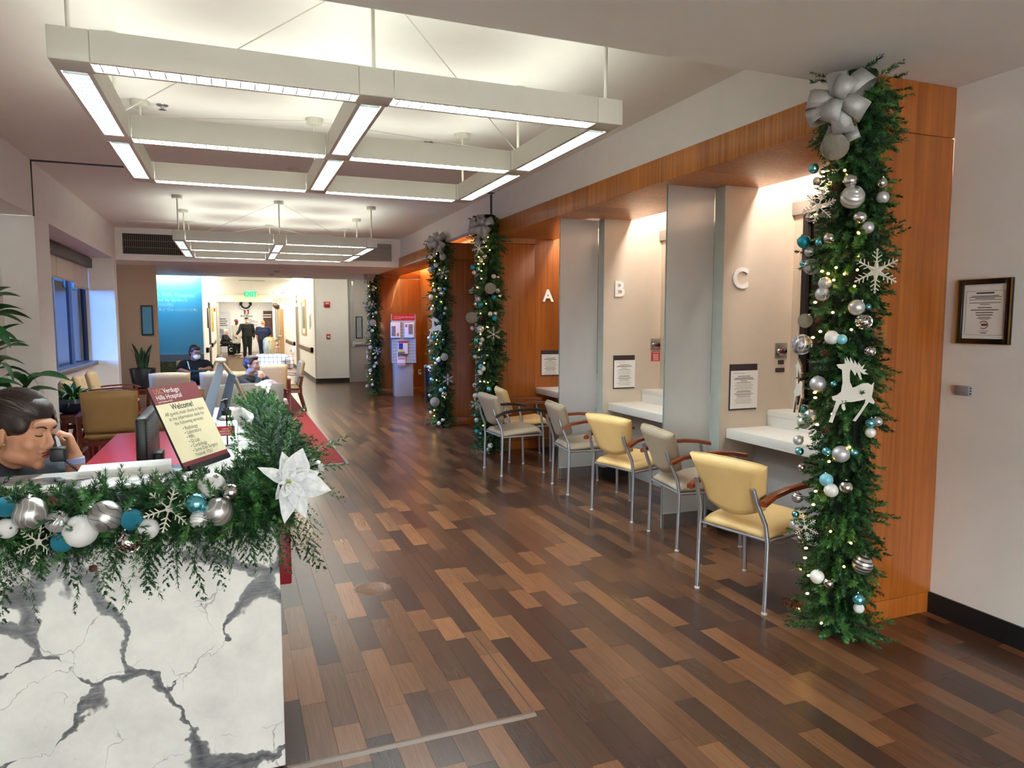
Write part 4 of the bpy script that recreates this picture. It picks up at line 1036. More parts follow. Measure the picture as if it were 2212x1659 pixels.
# welcome sign
BL = Vector((-0.172, 2.655, DT + 0.008)); BR = Vector((-0.03, 2.90, DT + 0.008)); UPV = Vector((-0.114, 0.09, 0.279))
sg = thing('welcome_sign', 'cream and maroon welcome sign leaning on the desk ledge', 'sign', (BL + BR) / 2)
W_ = (BR - BL).length; H_ = UPV.length
SM = plane_M(((BL - BR) / 2), (BR - BL), UPV)
def SB(x0, x1, y0, y1, z0, z1, nm, m): return MB().box((x0 * W_, y0 * H_, z0), (x1 * W_, y1 * H_, z1), 0, SM).build(nm, m, sg)
SB(0, 1, 0, 1, -0.008, 0, 'board', mat('sign_edge_dark', '#26222a', 0.4))
SB(0, 1, 0.075, 0.785, 0, 0.0006, 'cream_panel', mat('sign_cream2', '#e3d7b3', 0.4))
SB(0, 1, 0.785, 1, 0, 0.0006, 'maroon_header', MAROON); SB(0, 1, 0, 0.075, 0, 0.0006, 'maroon_footer', MAROON)
def ST(s, fx, fy, size, m=INK, al='CENTER', bold=0.0): return text(s, size, m, 'lettering', sg, SM @ plane_M((fx * W_, fy * H_, 0.0009), (1, 0, 0), (0, 1, 0)), al, bold=bold)
GOLDT = mat('gold_lettering', '#b9894a', 0.5)
ST('USC', 0.07, 0.915, 0.027, GOLDT, 'LEFT'); ST('Verdugo', 0.255, 0.915, 0.027, PAPER, 'LEFT'); ST('Hills Hospital', 0.07, 0.84, 0.027, PAPER, 'LEFT'); ST('Keck Medicine of USC', 0.07, 0.805, 0.009, PAPER, 'LEFT')
ST('Welcome!', 0.50, 0.70, 0.031, INK, bold=0.0006)
for k, s in enumerate(('All guests must check in here', 'at the information desk for', 'the following services:')): ST(s, 0.5, 0.635 - k * 0.062, 0.0195)
for k, s in enumerate(('Radiology', 'Laboratory', 'MRI', 'GI Lab', 'Cardiology', 'Same Day Surgery')): ST('\u2022 ' + s, 0.30, 0.435 - k * 0.056, 0.0195, INK, 'LEFT')
ST('THANK YOU', 0.5, 0.095, 0.0185)
MB().box((0.05 * W_, -0.012, -0.03), (0.95 * W_, 0.006, 0.012), 0, SM).build('base_lip', BLACKPL, sg)
# sanitizer
hs = thing('hand_sanitizer', 'clear pump bottle of hand sanitizer with a red label', 'bottle', (-0.037, 3.12, DT))
MB().box((-0.042, -0.028, 0.0), (0.042, 0.028, 0.115)).build('bottle', CLEAR, hs, bevel=0.012)
MB().lathe([(0.030, 0.114), (0.028, 0.125), (0.016, 0.135)], 20).build('shoulder', CLEAR, hs, smooth=True)
MB().box((-0.0425, -0.0288, 0.052), (0.030, -0.0282, 0.092)).build('label', REDP, hs)
for z, s_, b in ((0.079, 'HAND', 0.0085), (0.069, 'SANITIZER', 0.0085)): text(s_, 0.0095, PAPER, 'lettering', hs, plane_M((-0.006, -0.0292, z - 0.001), (1, 0, 0), (0, 0, 1)))
for q in range(2): MB().box((-0.03, -0.0292, 0.062 - q * 0.005), (0.018, -0.0288, 0.0635 - q * 0.005)).build('text_line', PAPER, hs)
MB().lathe([(0.018, 0.134), (0.019, 0.136), (0.019, 0.156), (0.012, 0.158), (0.012, 0.165), (0.005, 0.166), (0.005, 0.185)], 18).build('collar', BLACKPL, hs, smooth=True)
m = MB(); m.tube([(0, 0, 0.183), (0, 0, 0.197), (-0.008, -0.012, 0.199), (-0.018, -0.026, 0.193)], [0.009, 0.009, 0.006, 0.004], 8); m.build('pump_nozzle', BLACKPL, hs, smooth=True)
MB().tube([(0, 0, 0.01), (0, 0, 0.135)], 0.003, 6).build('dip_tube', mat('tube_pink', '#e6cfcf', 0.3), hs)
# A-frame holder with two panels
af = thing('easel_frame', 'grey A-shaped easel frames seen from behind on the desk corner', 'frame', (-0.035, 4.12, DT))
EASG = mat('easel_grey', '#8d95a4', 0.3, 0.2); 
m = MB(); m.add([(-0.150, -0.06, 0.0), (-0.085, -0.02, 0.0), (-0.012, 0.03, 0.295), (-0.050, 0.0, 0.29), (-0.150, -0.048, 0.0), (-0.085, -0.008, 0.0), (-0.012, 0.042, 0.295), (-0.050, 0.012, 0.29)], [(0, 1, 2, 3), (7, 6, 5, 4), (0, 4, 5, 1), (1, 5, 6, 2), (2, 6, 7, 3), (3, 7, 4, 0)])
m.build('left_panel', EASG, af)
m = MB(); m.add([(-0.065, -0.08, 0.0), (-0.012, -0.06, 0.0), (0.040, 0.0, 0.225), (0.005, -0.02, 0.245), (-0.065, -0.05, 0.0), (-0.012, -0.03, 0.0), (0.040, 0.03, 0.225), (0.005, 0.01, 0.245)], [(0, 1, 2, 3), (7, 6, 5, 4), (0, 4, 5, 1), (1, 5, 6, 2), (2, 6, 7, 3), (3, 7, 4, 0)])
m.build('middle_panel', mat('easel_slate', '#3f4757', 0.35), af)
m = MB(); m.tube([(0.115, 0.02, 0.0), (0.04, 0.03, 0.20), (-0.03, 0.03, 0.30)], 0.012, 6); m.build('rear_strut', mat('strut_bronze', '#8f7d68', 0.35, 0.5), af)
m = MB(); m.tube([(0.10, -0.06, 0.006), (0.06, -0.05, 0.022), (0.0, -0.03, 0.022), (-0.03, -0.06, 0.006)], 0.012, 6); m.build('foot_bar', BLACKPL, af, smooth=True)
m = MB(); m.ball((-0.035, 0.03, 0.31), (0.03, 0.05, 0.016), 12, 8); m.build('top_clip', mat('clip_pale', '#b9ae98', 0.4), af, smooth=True)
# monitor seen from behind
mo = thing('computer_monitor', 'black computer monitor seen from behind, beside the welcome sign', 'monitor', (-0.36, 3.5, 0.74))
MB().box((-0.028, -0.26, 0.11), (0.012, 0.26, 0.46)).build('casing', BLACKPL, mo, bevel=0.006)
for k in range(9): MB().box((0.012, -0.24, 0.43 - k * 0.012), (0.014, 0.24, 0.436 - k * 0.012)).build('vent_rib', mat('rib_grey', '#2c2d31', 0.4), mo)
MB().box((-0.031, -0.25, 0.12), (-0.028, 0.25, 0.45)).build('screen', mat('screen_dark', '#20252c', 0.2), mo)
MB().box((0.0, -0.05, 0.02), (0.05, 0.05, 0.28)).build('neck', BLACKPL, mo, bevel=0.008)
MB().box((-0.10, -0.14, 0.0), (0.11, 0.14, 0.02)).build('base', BLACKPL, mo, bevel=0.006)
# ------------------------------------------------------------------ waiting-room chairs with wooden frames
VBEIGE = mat('beige_vinyl', '#c2a478', 0.45, var=0.04, vscale=10, bump=0.05, bscale=250)
VBEIGE_SHADE = mat('shaded_beige_vinyl', '#b08a58', 0.45, var=0.05, vscale=10, bump=0.06, bscale=250)  # beige vinyl again, darkened to stand for shading on the nearest chairs
VSHEEN = mat('painted_sheen_vinyl', '#cfcbc2', 0.4, var=0.03, vscale=10)  # grey-white stands in for sheen on the vinyl
def lounge_chair(label, vinyl, w=0.52, frame=MAHOG, arms=True):
    t = thing('waiting_chair', label, 'chair', group='wood-framed waiting chairs')
    h = w / 2
    def seat(u, v_): return Vector((u * (h - 0.01), 0.02 + v_ * 0.25, 0.43 + 0.012 * (1 - u * u) + 0.012 * v_)), Vector((0, 0, 1))
    rounded_slab(seat, 10, 10, 0.11).build('seat', vinyl, t, smooth=True, angle=80)
    def back(u, v_):
        k = (v_ + 1) / 2
        return Vector((u * (h - 0.012 + 0.01 * k), -0.235 - 0.09 * k + 0.02 * u * u, 0.46 + 0.44 * k - 0.015 * u * u * k)), Vector((0, 1, 0.2)).normalized()
    rounded_slab(back, 10, 12, 0.085).build('backrest', vinyl, t, smooth=True, angle=80)
    for s in (-1, 1):
        x = s * (h + 0.022)
        MB().tube([(x, -0.34, 0.0), (x, -0.26, 0.30), (x, -0.25, 0.45), (x, -0.29, 0.64)], [0.018, 0.022, 0.024, 0.02], 8).build('leg', frame, t, smooth=True)
        MB().tube([(x, 0.26, 0.0), (x, 0.25, 0.40), (x, 0.235, 0.63)], [0.018, 0.022, 0.02], 8).build('leg', frame, t, smooth=True)
        MB().box((x - 0.014, -0.25, 0.335), (x + 0.014, 0.25, 0.385)).build('side_rail', frame, t)
        if arms:
            m = MB(); P_ = [(-0.30, 0.635), (-0.15, 0.655), (0.05, 0.665), (0.2, 0.655), (0.29, 0.625)]
            m.sheet([[Vector((x + a, y, z + b)) for a, b in ((-0.028, -0.012), (-0.026, 0.010), (0.026, 0.010), (0.028, -0.012), (-0.028, -0.012))] for y, z in P_])
            m.f += [(3, 2, 1, 0), tuple(20 + q for q in range(4))]; m.mi += [0, 0]
            m.build('armrest', frame, t, smooth=True, angle=50)
    MB().box((-h, 0.225, 0.335), (h, 0.25, 0.38)).build('front_rail', frame, t)
    MB().box((-h, -0.25, 0.335), (h, -0.225, 0.38)).build('back_rail', frame, t)
    return t
lp = lounge_chair('shade-darkened beige waiting chair seen from behind, nearest the receptionist', VBEIGE_SHADE)
lp.location = (-1.19, 8.36, 0.008)
def lounge(x, y, rz, label, vin, sx=1.0):
    t = copy_tree(lp); t.location = (x, y, 0.008 if (-1.74 < x < 1.1) else 0.008); t.rotation_euler = (0, 0, R(rz)); t.scale = (sx, 1, 1); t['label'] = label
    recolour(t, vin, MAHOG)
    return t
lounge(-0.565, 8.36, 0, 'shade-darkened beige waiting chair half hidden behind the monitor and welcome sign', VBEIGE_SHADE)
wide = lounge_chair('wide vinyl chair painted with its pale sheen just behind the desk corner', VSHEEN, 0.76); wide.location = (0.14, 8.72, 0.008)
lounge(-0.83, 10.95, 0, 'beige waiting chair back above the maroon sign header', VBEIGE)
lounge(-0.20, 10.95, 0, 'beige waiting chair back left of the man in grey', VBEIGE)
lounge(0.30, 10.24, -125, 'beige waiting chair the man in grey sits on', VBEIGE)
lounge(0.10, 14.2, 180, 'beige waiting chair standing empty behind the man in grey', VBEIGE)
lounge(0.56, 12.45, 0, 'beige waiting chair the blonde woman sits on', VBEIGE)
lounge(0.80, 12.80, 90, 'beige wood-armed chair seen side on at the carpet edge', VBEIGE).location = (0.83, 13.2, 0.008)
lounge(-0.72, 13.72, 180, 'beige waiting chair the masked woman sits on', VBEIGE)
lounge(-1.60, 9.80, -90, 'beige chair by the window, nearest the bowl planter', VBEIGE)
lounge(-1.60, 10.55, -90, 'middle beige chair of the row by the window', VBEIGE)
lounge(-1.60, 11.45, -90, 'beige chair by the window, nearest the sunlit jamb', VBEIGE)

def side_table(x, y, z, w, d, label, m=MAHOG):
    t = thing('side_table', label, 'table', (x, y, 0.0))
    MB().box((-w / 2, -d / 2, z - 0.03), (w / 2, d / 2, z)).build('tabletop', m, t, bevel=0.005)
    for a in (-1, 1):
        for b in (-1, 1): MB().box((a * (w / 2 - 0.04) - 0.02, b * (d / 2 - 0.04) - 0.02, 0.0), (a * (w / 2 - 0.04) + 0.02, b * (d / 2 - 0.04) + 0.02, z - 0.03)).build('leg', m, t)
    MB().box((-w / 2 + 0.05, -d / 2 + 0.03, z - 0.09), (w / 2 - 0.05, -d / 2 + 0.045, z - 0.03)).build('apron', m, t)
    return t
side_table(-1.45, 13.55, 0.46, 0.62, 0.62, 'low mahogany table under the snake plant')
side_table(-1.66, 9.12, 0.58, 0.48, 0.55, 'mahogany table under the blue bowl planter')
tag(slab('magazine', (-1.35, 13.3, 0.461), (-1.16, 13.46, 0.475), mat('magazine_blue', '#bcd2ef', 0.4)), 'pale blue magazine on the low mahogany table', 'magazine')
side_table(-1.20, 5.6, 0.52, 0.5, 0.5, 'small dark table behind the receptionist')

# ------------------------------------------------------------------ plants
def leaf_mat(name, a, b):
    t = NT(name); v_ = t.coords((3, 3, 3)); n = t.noise(v_, 3, 4)
    r = t.ramp(n, 'Fac', [(0.3, hexc(a)), (0.7, hexc(b))]); t.link(r, 0, t.b, 'Base Color'); t.set(Roughness=0.35)
    t.b.inputs['Coat Weight'].default_value = 0.2
    return t.m
LEAFD, LEAFM = leaf_mat('dracaena_leaf', '#143620', '#2c6130'), leaf_mat('bright_leaf', '#2d6a2a', '#5f9a45')
LEAFV = leaf_mat('variegated_leaf', '#3a6b38', '#c9d6b8')
def leaf_mesh(L, W, droop, fold, m, name='leaf', twist=0.0, n=9):
    g_ = []
    for i in range(n + 1):
        s = i / n; w = W * (math.sin(math.pi * min(1, s * 0.92 + 0.08)) ** 0.8) * (1 - 0.15 * s) + 0.0008
        ang = droop * s * s; x = L * (s - 0.16 * droop * s ** 3); z = L * (0.0 - 0.42 * droop * s * s) + L * 0.06 * math.sin(3 * s)
        tw = twist * s
        g_.append([Vector((x, -w / 2 * math.cos(tw), z + fold * w - w / 2 * math.sin(tw))), Vector((x, 0, z)), Vector((x, w / 2 * math.cos(tw), z + fold * w + w / 2 * math.sin(tw)))])
    m_ = MB(); m_.sheet(g_)
    return m_.mesh(name, m, smooth=True, angle=180)
leafA = [leaf_mesh(0.36, 0.10, 0.9, 0.12, LEAFD, twist=0.9), leaf_mesh(0.42, 0.11, 1.3, 0.1, LEAFD, twist=-1.0), leaf_mesh(0.30, 0.09, 0.5, 0.15, LEAFD, twist=0.6)]
def add_leaf(root, me, at, az, el, sc=1.0):
    o = link('leaf', me, root, at); o.rotation_euler = (0, -R(el), R(az)); o.scale = (sc, sc, sc); return o
dr = thing('potted_dracaena', 'tall potted plant with long drooping dark leaves by the left pier', 'plant', (-1.60, 6.35, 0))
MB().lathe([(0.13, 0), (0.17, 0.02), (0.20, 0.62), (0.21, 0.65), (0.19, 0.65), (0.18, 0.60), (0.001, 0.60)], 24).build('pot', mat('pot_white', '#d8d8d6', 0.35), dr, smooth=True)
r2 = random.Random(3)
for cx_, cy_, zt_, n in ((-0.14, 0.0, 1.72, 22), (-0.10, 0.05, 1.42, 14), (0.10, 0.0, 1.14, 18), (0.03, -0.1, 1.02, 10)):
    MB().tube([(cx_ * 0.4, cy_ * 0.4, 0.6), (cx_ * 0.9, cy_, zt_ * 0.75), (cx_, cy_, zt_)], [0.018, 0.014, 0.01], 8).build('stem', mat('cane', '#6f6046', 0.7), dr, smooth=True)
    for k in range(n):
        add_leaf(dr, leafA[k % 3], (cx_, cy_, zt_ - 0.20 * (k / n)), k * 137.5 + r2.uniform(-15, 15), r2.uniform(5, 65) - 25 * k / n, r2.uniform(0.72, 0.98))
sp = thing('snake_plant', 'snake plant in a black pot before the tan wall', 'plant', (-1.47, 13.55, 0.46))
MB().lathe([(0.13, 0), (0.16, 0.02), (0.21, 0.33), (0.205, 0.34), (0.19, 0.33), (0.18, 0.29), (0.001, 0.29)], 24).build('pot', mat('pot_black', '#191b22', 0.35), sp, smooth=True)
lm = leaf_mesh(0.52, 0.13, 0.10, 0.12, leaf_mat('sansevieria', '#0f2c1d', '#2c5236'), twist=0.8)
for k in range(11):
    o = link('leaf', lm, sp, (0.07 * math.cos(k * 2.4), 0.07 * math.sin(k * 2.4), 0.27)); o.rotation_euler = (0, -R(90 - 5 - (k * 7) % 13), R(k * 137)); s_ = 0.75 + 0.3 * ((k * 5) % 7) / 7; o.scale = (s_, s_, s_)
bp = thing('bowl_planter', 'striped leafy plants in a dark blue bowl on the mahogany table', 'plant', (-1.70, 9.1, 0.58))
MB().lathe([(0.10, 0), (0.16, 0.03), (0.21, 0.12), (0.20, 0.17), (0.19, 0.17), (0.19, 0.13), (0.001, 0.12)], 26).build('bowl', mat('bowl_blue', '#22324f', 0.2, coat=0.5), bp, smooth=True)
lv = [leaf_mesh(0.30, 0.03, 1.5, 0.25, LEAFV), leaf_mesh(0.26, 0.035, 1.2, 0.25, LEAFM), leaf_mesh(0.24, 0.06, 0.6, 0.2, LEAFD)]
for k in range(54):
    add_leaf(bp, lv[(k * 5) % 3], (0.09 * math.cos(k * 2.4) * (k % 3) / 2, 0.09 * math.sin(k * 2.4) * (k % 3) / 2, 0.13), k * 137.5, r2.uniform(25, 80), r2.uniform(0.8, 1.15))
o = add_leaf(bp, leaf_mesh(0.2, 0.09, 0.2, 0.1, LEAFM), (-0.12, -0.05, 0.16), 200, 80, 1.2)
# ------------------------------------------------------------------ evergreen garlands
def pine_mat(name):
    t = NT(name)
    a = t.add('ShaderNodeAttribute', attribute_name='rnd')
    r = t.ramp(a, 'Fac', [(0.0, hexc('#0f2a17')), (0.45, hexc('#23532a')), (0.8, hexc('#3f7634')), (1.0, hexc('#6b9a4a'))])
    t.link(r, 0, t.b, 'Base Color'); t.set(Roughness=0.5)
    return t.m
PINE = pine_mat('pine_needles')
npr = np.random.default_rng(11)
class Needles:
    def __init__(s): s.V = []; s.R = []
    def sprig(s, p, d, L, n, nl=0.026, w=0.0024, spread=1.0, flat=None, col=None, curve=0.0):
        p = np.array(p, float); d = np.array(d, float); d /= np.linalg.norm(d)
        a = np.cross(d, [0.31, 0.17, 0.93]); a /= np.linalg.norm(a); b = np.cross(d, a)
        if flat is not None:
            f = np.array(flat, float); a = np.cross(d, f); a /= np.linalg.norm(a); b = np.cross(a, d)
        u = npr.random(n); th = npr.random(n) * 2 * np.pi
        base = p + d * (u * L)[:, None] + np.array([0, 0, -1.0]) * (curve * L * u ** 2)[:, None]
        kb = 0.25 if flat is not None else 1.0
        out = a * np.cos(th)[:, None] + b * (np.sin(th) * kb)[:, None]
        nd = out * (0.85 * spread) + d * (0.45 + 0.5 * u)[:, None]; nd /= np.linalg.norm(nd, axis=1)[:, None]
        side = np.cross(nd, out * 0.3 + d); side /= np.maximum(1e-6, np.linalg.norm(side, axis=1))[:, None]
        ln = nl * (0.75 + 0.5 * npr.random(n)) * (1.05 - 0.45 * u)
        t0 = base - side * w / 2; t1 = base + side * w / 2 + nd * (ln * 0.35)[:, None]; t2 = base + nd * ln[:, None]
        s.V.append(np.stack([t0, t1 + side * w * 0.4, t2, base + nd * (ln * 0.35)[:, None] - side * w * 0.9], 1).reshape(-1, 3))
        c = npr.random() if col is None else col
        s.R.append(np.clip(c * 0.7 + 0.3 * npr.random(n), 0, 1))
    def build(s, name, parent):
        V = np.concatenate(s.V); Rn = np.concatenate(s.R); n = len(V) // 4
        me = bpy.data.meshes.new(name)
        me.vertices.add(len(V)); me.vertices.foreach_set('co', V.astype(np.float32).ravel())
        me.loops.add(n * 4); me.polygons.add(n)
        me.loops.foreach_set('vertex_index', np.arange(n * 4, dtype=np.int32))
        me.polygons.foreach_set('loop_start', np.arange(0, n * 4, 4, dtype=np.int32))
        me.polygons.foreach_set('loop_total', np.full(n, 4, dtype=np.int32))
        me.materials.append(PINE); me.update(calc_edges=True)
        me.attributes.new('rnd', 'FLOAT', 'POINT').data.foreach_set('value', np.repeat(Rn, 4).astype(np.float32))
        o = link(name, me, parent); o['kind'] = 'stuff'
        return o

# ---- ornaments
SIL = mat('silver_satin', '#c4c2c1', 0.34, 0.55, var=0.04); SILM = mat('silver_mirror', '#d5d0cc', 0.06, 1.0, var=0.02)
GLIT = mat('silver_glitter', '#bfbdc2', 0.36, 0.5, var=0.12, vscale=90, bump=0.12, bscale=200)
TEAL = mat('teal_satin', '#1f8ea6', 0.3, 0.5, var=0.06); CYAN = mat('cyan_mirror', '#6fc3d2', 0.12, 0.85, var=0.05)
SKYB = mat('pale_blue_frost', '#7fc0d6', 0.4, 0.2); TEALG = mat('teal_glitter', '#2f90ad', 0.5, 0.4, var=0.5, vscale=160, bump=0.6, bscale=300)
PEARL = mat('pearl_white', '#e4e2de', 0.3, 0.05, coat=0.3); FROSTW = mat('frost_white', '#e3e2e1', 0.55, var=0.1, vscale=200, bump=0.25, bscale=400)
FUZZ = mat('fuzzy_white', '#d2cab9', 0.9, var=0.1, vscale=90, bump=1.0, bscale=60)
CONE = mat('pinecone', '#5a3420', 0.7, var=0.3, vscale=40)
WHITEWOOD = mat('whitewashed_wood', '#d9d4ca', 0.6, var=0.06, vscale=30); WWEDGE = mat('wood_edge', '#8a6743', 0.7)
SNOWG = mat('snow_glitter', '#ded9cc', 0.5, 0.15, var=0.1, vscale=200, bump=0.4, bscale=300)
CAPM = mat('ornament_cap', '#c4c2bd', 0.25, 1.0)
def swirl_mat(name, base, line, axis=2, freq=9.0, thin=0.82, dist=0.0, metal=0.8):
    t = NT(name); v_ = t.coords((1, 1, 1))
    w = t.add('ShaderNodeTexWave', wave_type='BANDS', bands_direction='XYZ'[axis], i_Scale=freq, i_Distortion=dist, i_Detail=1.0)
    t.link(v_, 0, w, 'Vector')
    r = t.ramp(w, 'Fac', [(thin, hexc(base)), (min(1, thin + 0.06), hexc(line))]); t.link(r, 0, t.b, 'Base Color')
    t.set(Roughness=0.32, Metallic=metal); return t.m
SWIRL = swirl_mat('silver_swirl', '#bab8b6', '#ececea', 0, 0.9, 0.86, 5.0)
SCROLL = swirl_mat('silver_scroll', '#bdbbb9', '#6f6d6c', 1, 0.8, 0.93, 9.0)
STRIPE = swirl_mat('striped_silver', '#cfcccb', '#5a5557', 2, 0.9, 0.6, 0.3)
STRIPEW = swirl_mat('striped_white', '#e6e5e3', '#c2c0c0', 0, 1.1, 0.6, 1.0, 0.1)
def unit_ball(kind, hi=True):
    n, m_ = (24, 16) if hi else (12, 8); mb = MB()
    if kind == 'fuzzy':
        rg = random.Random(5); mb.ball((0, 0, 0), 0.95, n, m_)
        if hi:
            for _ in range(420):
                v_ = Vector((rg.gauss(0, 1), rg.gauss(0, 1), rg.gauss(0, 1))).normalized(); mb.ball(v_ * 0.95, 0.10, 5, 4)
        else:
            for _ in range(60):
                v_ = Vector((rg.gauss(0, 1), rg.gauss(0, 1), rg.gauss(0, 1))).normalized(); mb.ball(v_ * 0.9, 0.16, 5, 3)
    elif kind == 'ringed':
        prof = []
        for i in range(49):
            a = math.pi * i / 48; r_ = 1 - 0.06 * (0.5 + 0.5 * math.cos(a * 14)); prof.append((max(1e-4, r_ * math.sin(a)), -r_ * math.cos(a)))
        mb.lathe(prof, n)
    elif kind == 'ribbed':
        base = len(mb.v); N_, M_ = 48, 16; vs_, fs_ = [], []
        for i in range(M_ + 1):
            for k in range(N_):
                a, b = math.pi * i / M_, 2 * math.pi * k / N_; r_ = 1 - 0.07 * (0.5 + 0.5 * math.cos(12 * b + 3 * a)); vs_.append((r_ * math.sin(a) * math.cos(b), r_ * math.sin(a) * math.sin(b), -r_ * math.cos(a)))
        for i in range(M_):
            for k in range(N_): fs_.append((i * N_ + k, i * N_ + (k + 1) % N_, (i + 1) * N_ + (k + 1) % N_, (i + 1) * N_ + k))
        mb.add(vs_, fs_)
    elif kind == 'lattice':
        for s_ in (-1, 1):
            for k in range(8):
                P_ = []
                for i in range(13):
                    a = math.pi * (0.06 + 0.88 * i / 12); b = 2 * math.pi * k / 8 + s_ * i / 12 * 2.2; P_.append((math.sin(a) * math.cos(b), math.sin(a) * math.sin(b), -math.cos(a)))
                mb.tube(P_, 0.085, 4, cap=False)
        mb.ball((0, 0, 0), 0.86, 12, 8)
    else: mb.ball((0, 0, 0), 1.0, n, m_)
    return mb
KINDS = {'satin': ('plain', SIL, 'satin silver ball'), 'mirror': ('plain', SILM, 'mirror silver ball'), 'glitter': ('plain', GLIT, 'glittery silver ball'),
         'teal': ('plain', TEAL, 'teal ball'), 'cyan': ('plain', CYAN, 'shiny cyan ball'), 'sky': ('plain', SKYB, 'pale blue ball'), 'tealg': ('plain', TEALG, 'glittery teal ball'),
         'white': ('plain', PEARL, 'plain white ball'), 'frost': ('plain', FROSTW, 'frosted white ball'), 'fuzzy': ('fuzzy', FUZZ, 'fuzzy white snowball'), 'ringed': ('ringed', SIL, 'ringed silver ball'),
         'ribbed': ('ribbed', SIL, 'ribbed silver ball'), 'lattice': ('lattice', SILM, 'lattice silver ball'), 'filigree': ('lattice', GLIT, 'filigree silver ball'), 'striped': ('plain', STRIPE, 'striped silver ball'),
         'swirl': ('plain', SWIRL, 'silver ball with pale swirls'), 'scroll': ('plain', SCROLL, 'silver ball with fine scrolls'), 'stripew': ('plain', STRIPEW, 'striped white ball')}
BALLS = {}
def ball_mesh(kind, hi):
    if (kind, hi) not in BALLS:
        shp, m_, _ = KINDS[kind]; BALLS[(kind, hi)] = unit_ball(shp, hi).mesh('ball', m_, smooth=True, angle=180 if shp != 'lattice' else 60)
    return BALLS[(kind, hi)]
cap_me = MB().lathe([(0.2, 0.93), (0.2, 1.12), (0.17, 1.14), (0.06, 1.15), (0.05, 1.22), (0.001, 1.22)], 10).mesh('cap', CAPM, smooth=True)
def bauble(kind, pos, r, label, group, big=True, out=None):
    me = ball_mesh(kind, big or kind == 'fuzzy')
    q = Euler((rnd.uniform(-0.9, 0.9), rnd.uniform(-0.9, 0.9), rnd.uniform(0, 6))) if kind != 'striped' else Euler((0.2, 0.1, 0))
    if big:
        t = thing('bauble', label, 'ornament', pos, 0, group); t.rotation_euler = q; t.scale = (r, r, r)
        link('ball', me, t); link('cap', cap_me, t)
    else:
        t = link('bauble', me, None, pos); t.scale = (r, r, r); t.rotation_euler = q; tag(t, label, 'ornament', group)
    return t
def flake_mesh(style=0, th=0.05):
    mb = MB()
    for k in range(6):
        a = k * math.pi / 3; c, s_ = math.cos(a), math.sin(a); Rt = Matrix(((c, -s_, 0), (s_, c, 0), (0, 0, 1)))
        def bar(p, q, w): mb.tube([Rt @ Vector(p), Rt @ Vector(q)], w, 5)
        bar((0.0, 0, 0), (1.0, 0, 0), 0.035)
        for u, L in ((0.38, 0.24), (0.58, 0.26), (0.78, 0.20)):
            for sg_ in (-1, 1): bar((u, 0, 0), (u + L * 0.6, sg_ * L * 0.8, 0), 0.026)
        mb.prism([(0.98, -0.06), (1.05, 0), (0.98, 0.06), (0.9, 0)], -0.03, 0.03, Rt.to_4x4())
    mb.prism([(0.17 * math.cos(k * math.pi / 3), 0.17 * math.sin(k * math.pi / 3)) for k in range(6)], -th, th)
    if style:
        for k in range(6):
            a = k * math.pi / 3; mb.add([(0.62 * math.cos(a), 0.62 * math.sin(a), 0), (0.22 * math.cos(a + 0.52), 0.22 * math.sin(a + 0.52), 0), (0, 0, 0.14), (0.22 * math.cos(a - 0.52), 0.22 * math.sin(a - 0.52), 0), (0, 0, -0.14)], [(0, 1, 2), (0, 2, 3), (1, 0, 4), (0, 3, 4), (1, 4, 2), (3, 2, 4)])
    return mb.mesh('snowflake', SNOWG, smooth=True)
FLAKE = [flake_mesh(0), flake_mesh(1)]
def facing(n, roll=0.0):
    n = Vector(n).normalized(); x = Vector((0, 0, 1)).cross(n)
    x = x.normalized() if x.length > 1e-4 else Vector((1, 0, 0)); y = n.cross(x)
    return (Matrix((x, y, n)).transposed() @ Matrix.Rotation(roll, 3, 'Z')).to_euler()
def snowflake(pos, r, n, label, style=0, roll=0.2):
    o = link('snowflake', FLAKE[style], None, pos); o.scale = (r, r, r); o.rotation_euler = facing(n, roll)
    return tag(o, label, 'ornament', 'snowflake ornaments')
DEER = [(457, 1040), (470, 1065), (497, 1080), (505, 1180), (496, 1250), (470, 1275), (432, 1290), (440, 1315), (465, 1325), (455, 1360), (440, 1420), (418, 1490), (445, 1495), (467, 1420), (490, 1350), (505, 1340), (505, 1375), (520, 1398), (535, 1385), (526, 1350), (524, 1328), (580, 1325), (640, 1310), (668, 1300), (664, 1330), (640, 1380), (610, 1430), (585, 1470), (607, 1475), (638, 1420), (672, 1355), (692, 1322), (725, 1335), (732, 1318), (710, 1280), (716, 1230), (722, 1165), (704, 1190), (680, 1175), (640, 1180), (600, 1205), (576, 1215), (556, 1170), (551, 1112), (557, 1072), (572, 1092), (590, 1122), (600, 1092), (625, 1150), (638, 1150), (622, 1088), (645, 1108), (682, 1110), (652, 1090), (668, 1072), (638, 1072), (655, 1030), (632, 1052), (605, 1015), (606, 1045), (580, 1000), (578, 1035), (550, 980), (551, 1025), (525, 975), (530, 1022), (512, 985), (514, 1032), (490, 1036)]
dm = MB(); dm.prism([((x - 575) / 265, (1235 - y) / 265) for x, y in reversed(DEER)], -0.03, 0.03)
DEER_ME = dm.mesh('reindeer', WHITEWOOD)
DEER_ME.materials.append(WWEDGE); DEER_ME.polygons.foreach_set('material_index', [0, 0] + [1] * len(DEER))
def reindeer(pos, r, n, label, roll=0.0):
    o = link('reindeer_cutout', DEER_ME, None, pos); o.scale = (r, r, r); o.rotation_euler = facing(n, roll)
    return tag(o, label, 'ornament', 'whitewashed reindeer cutouts')
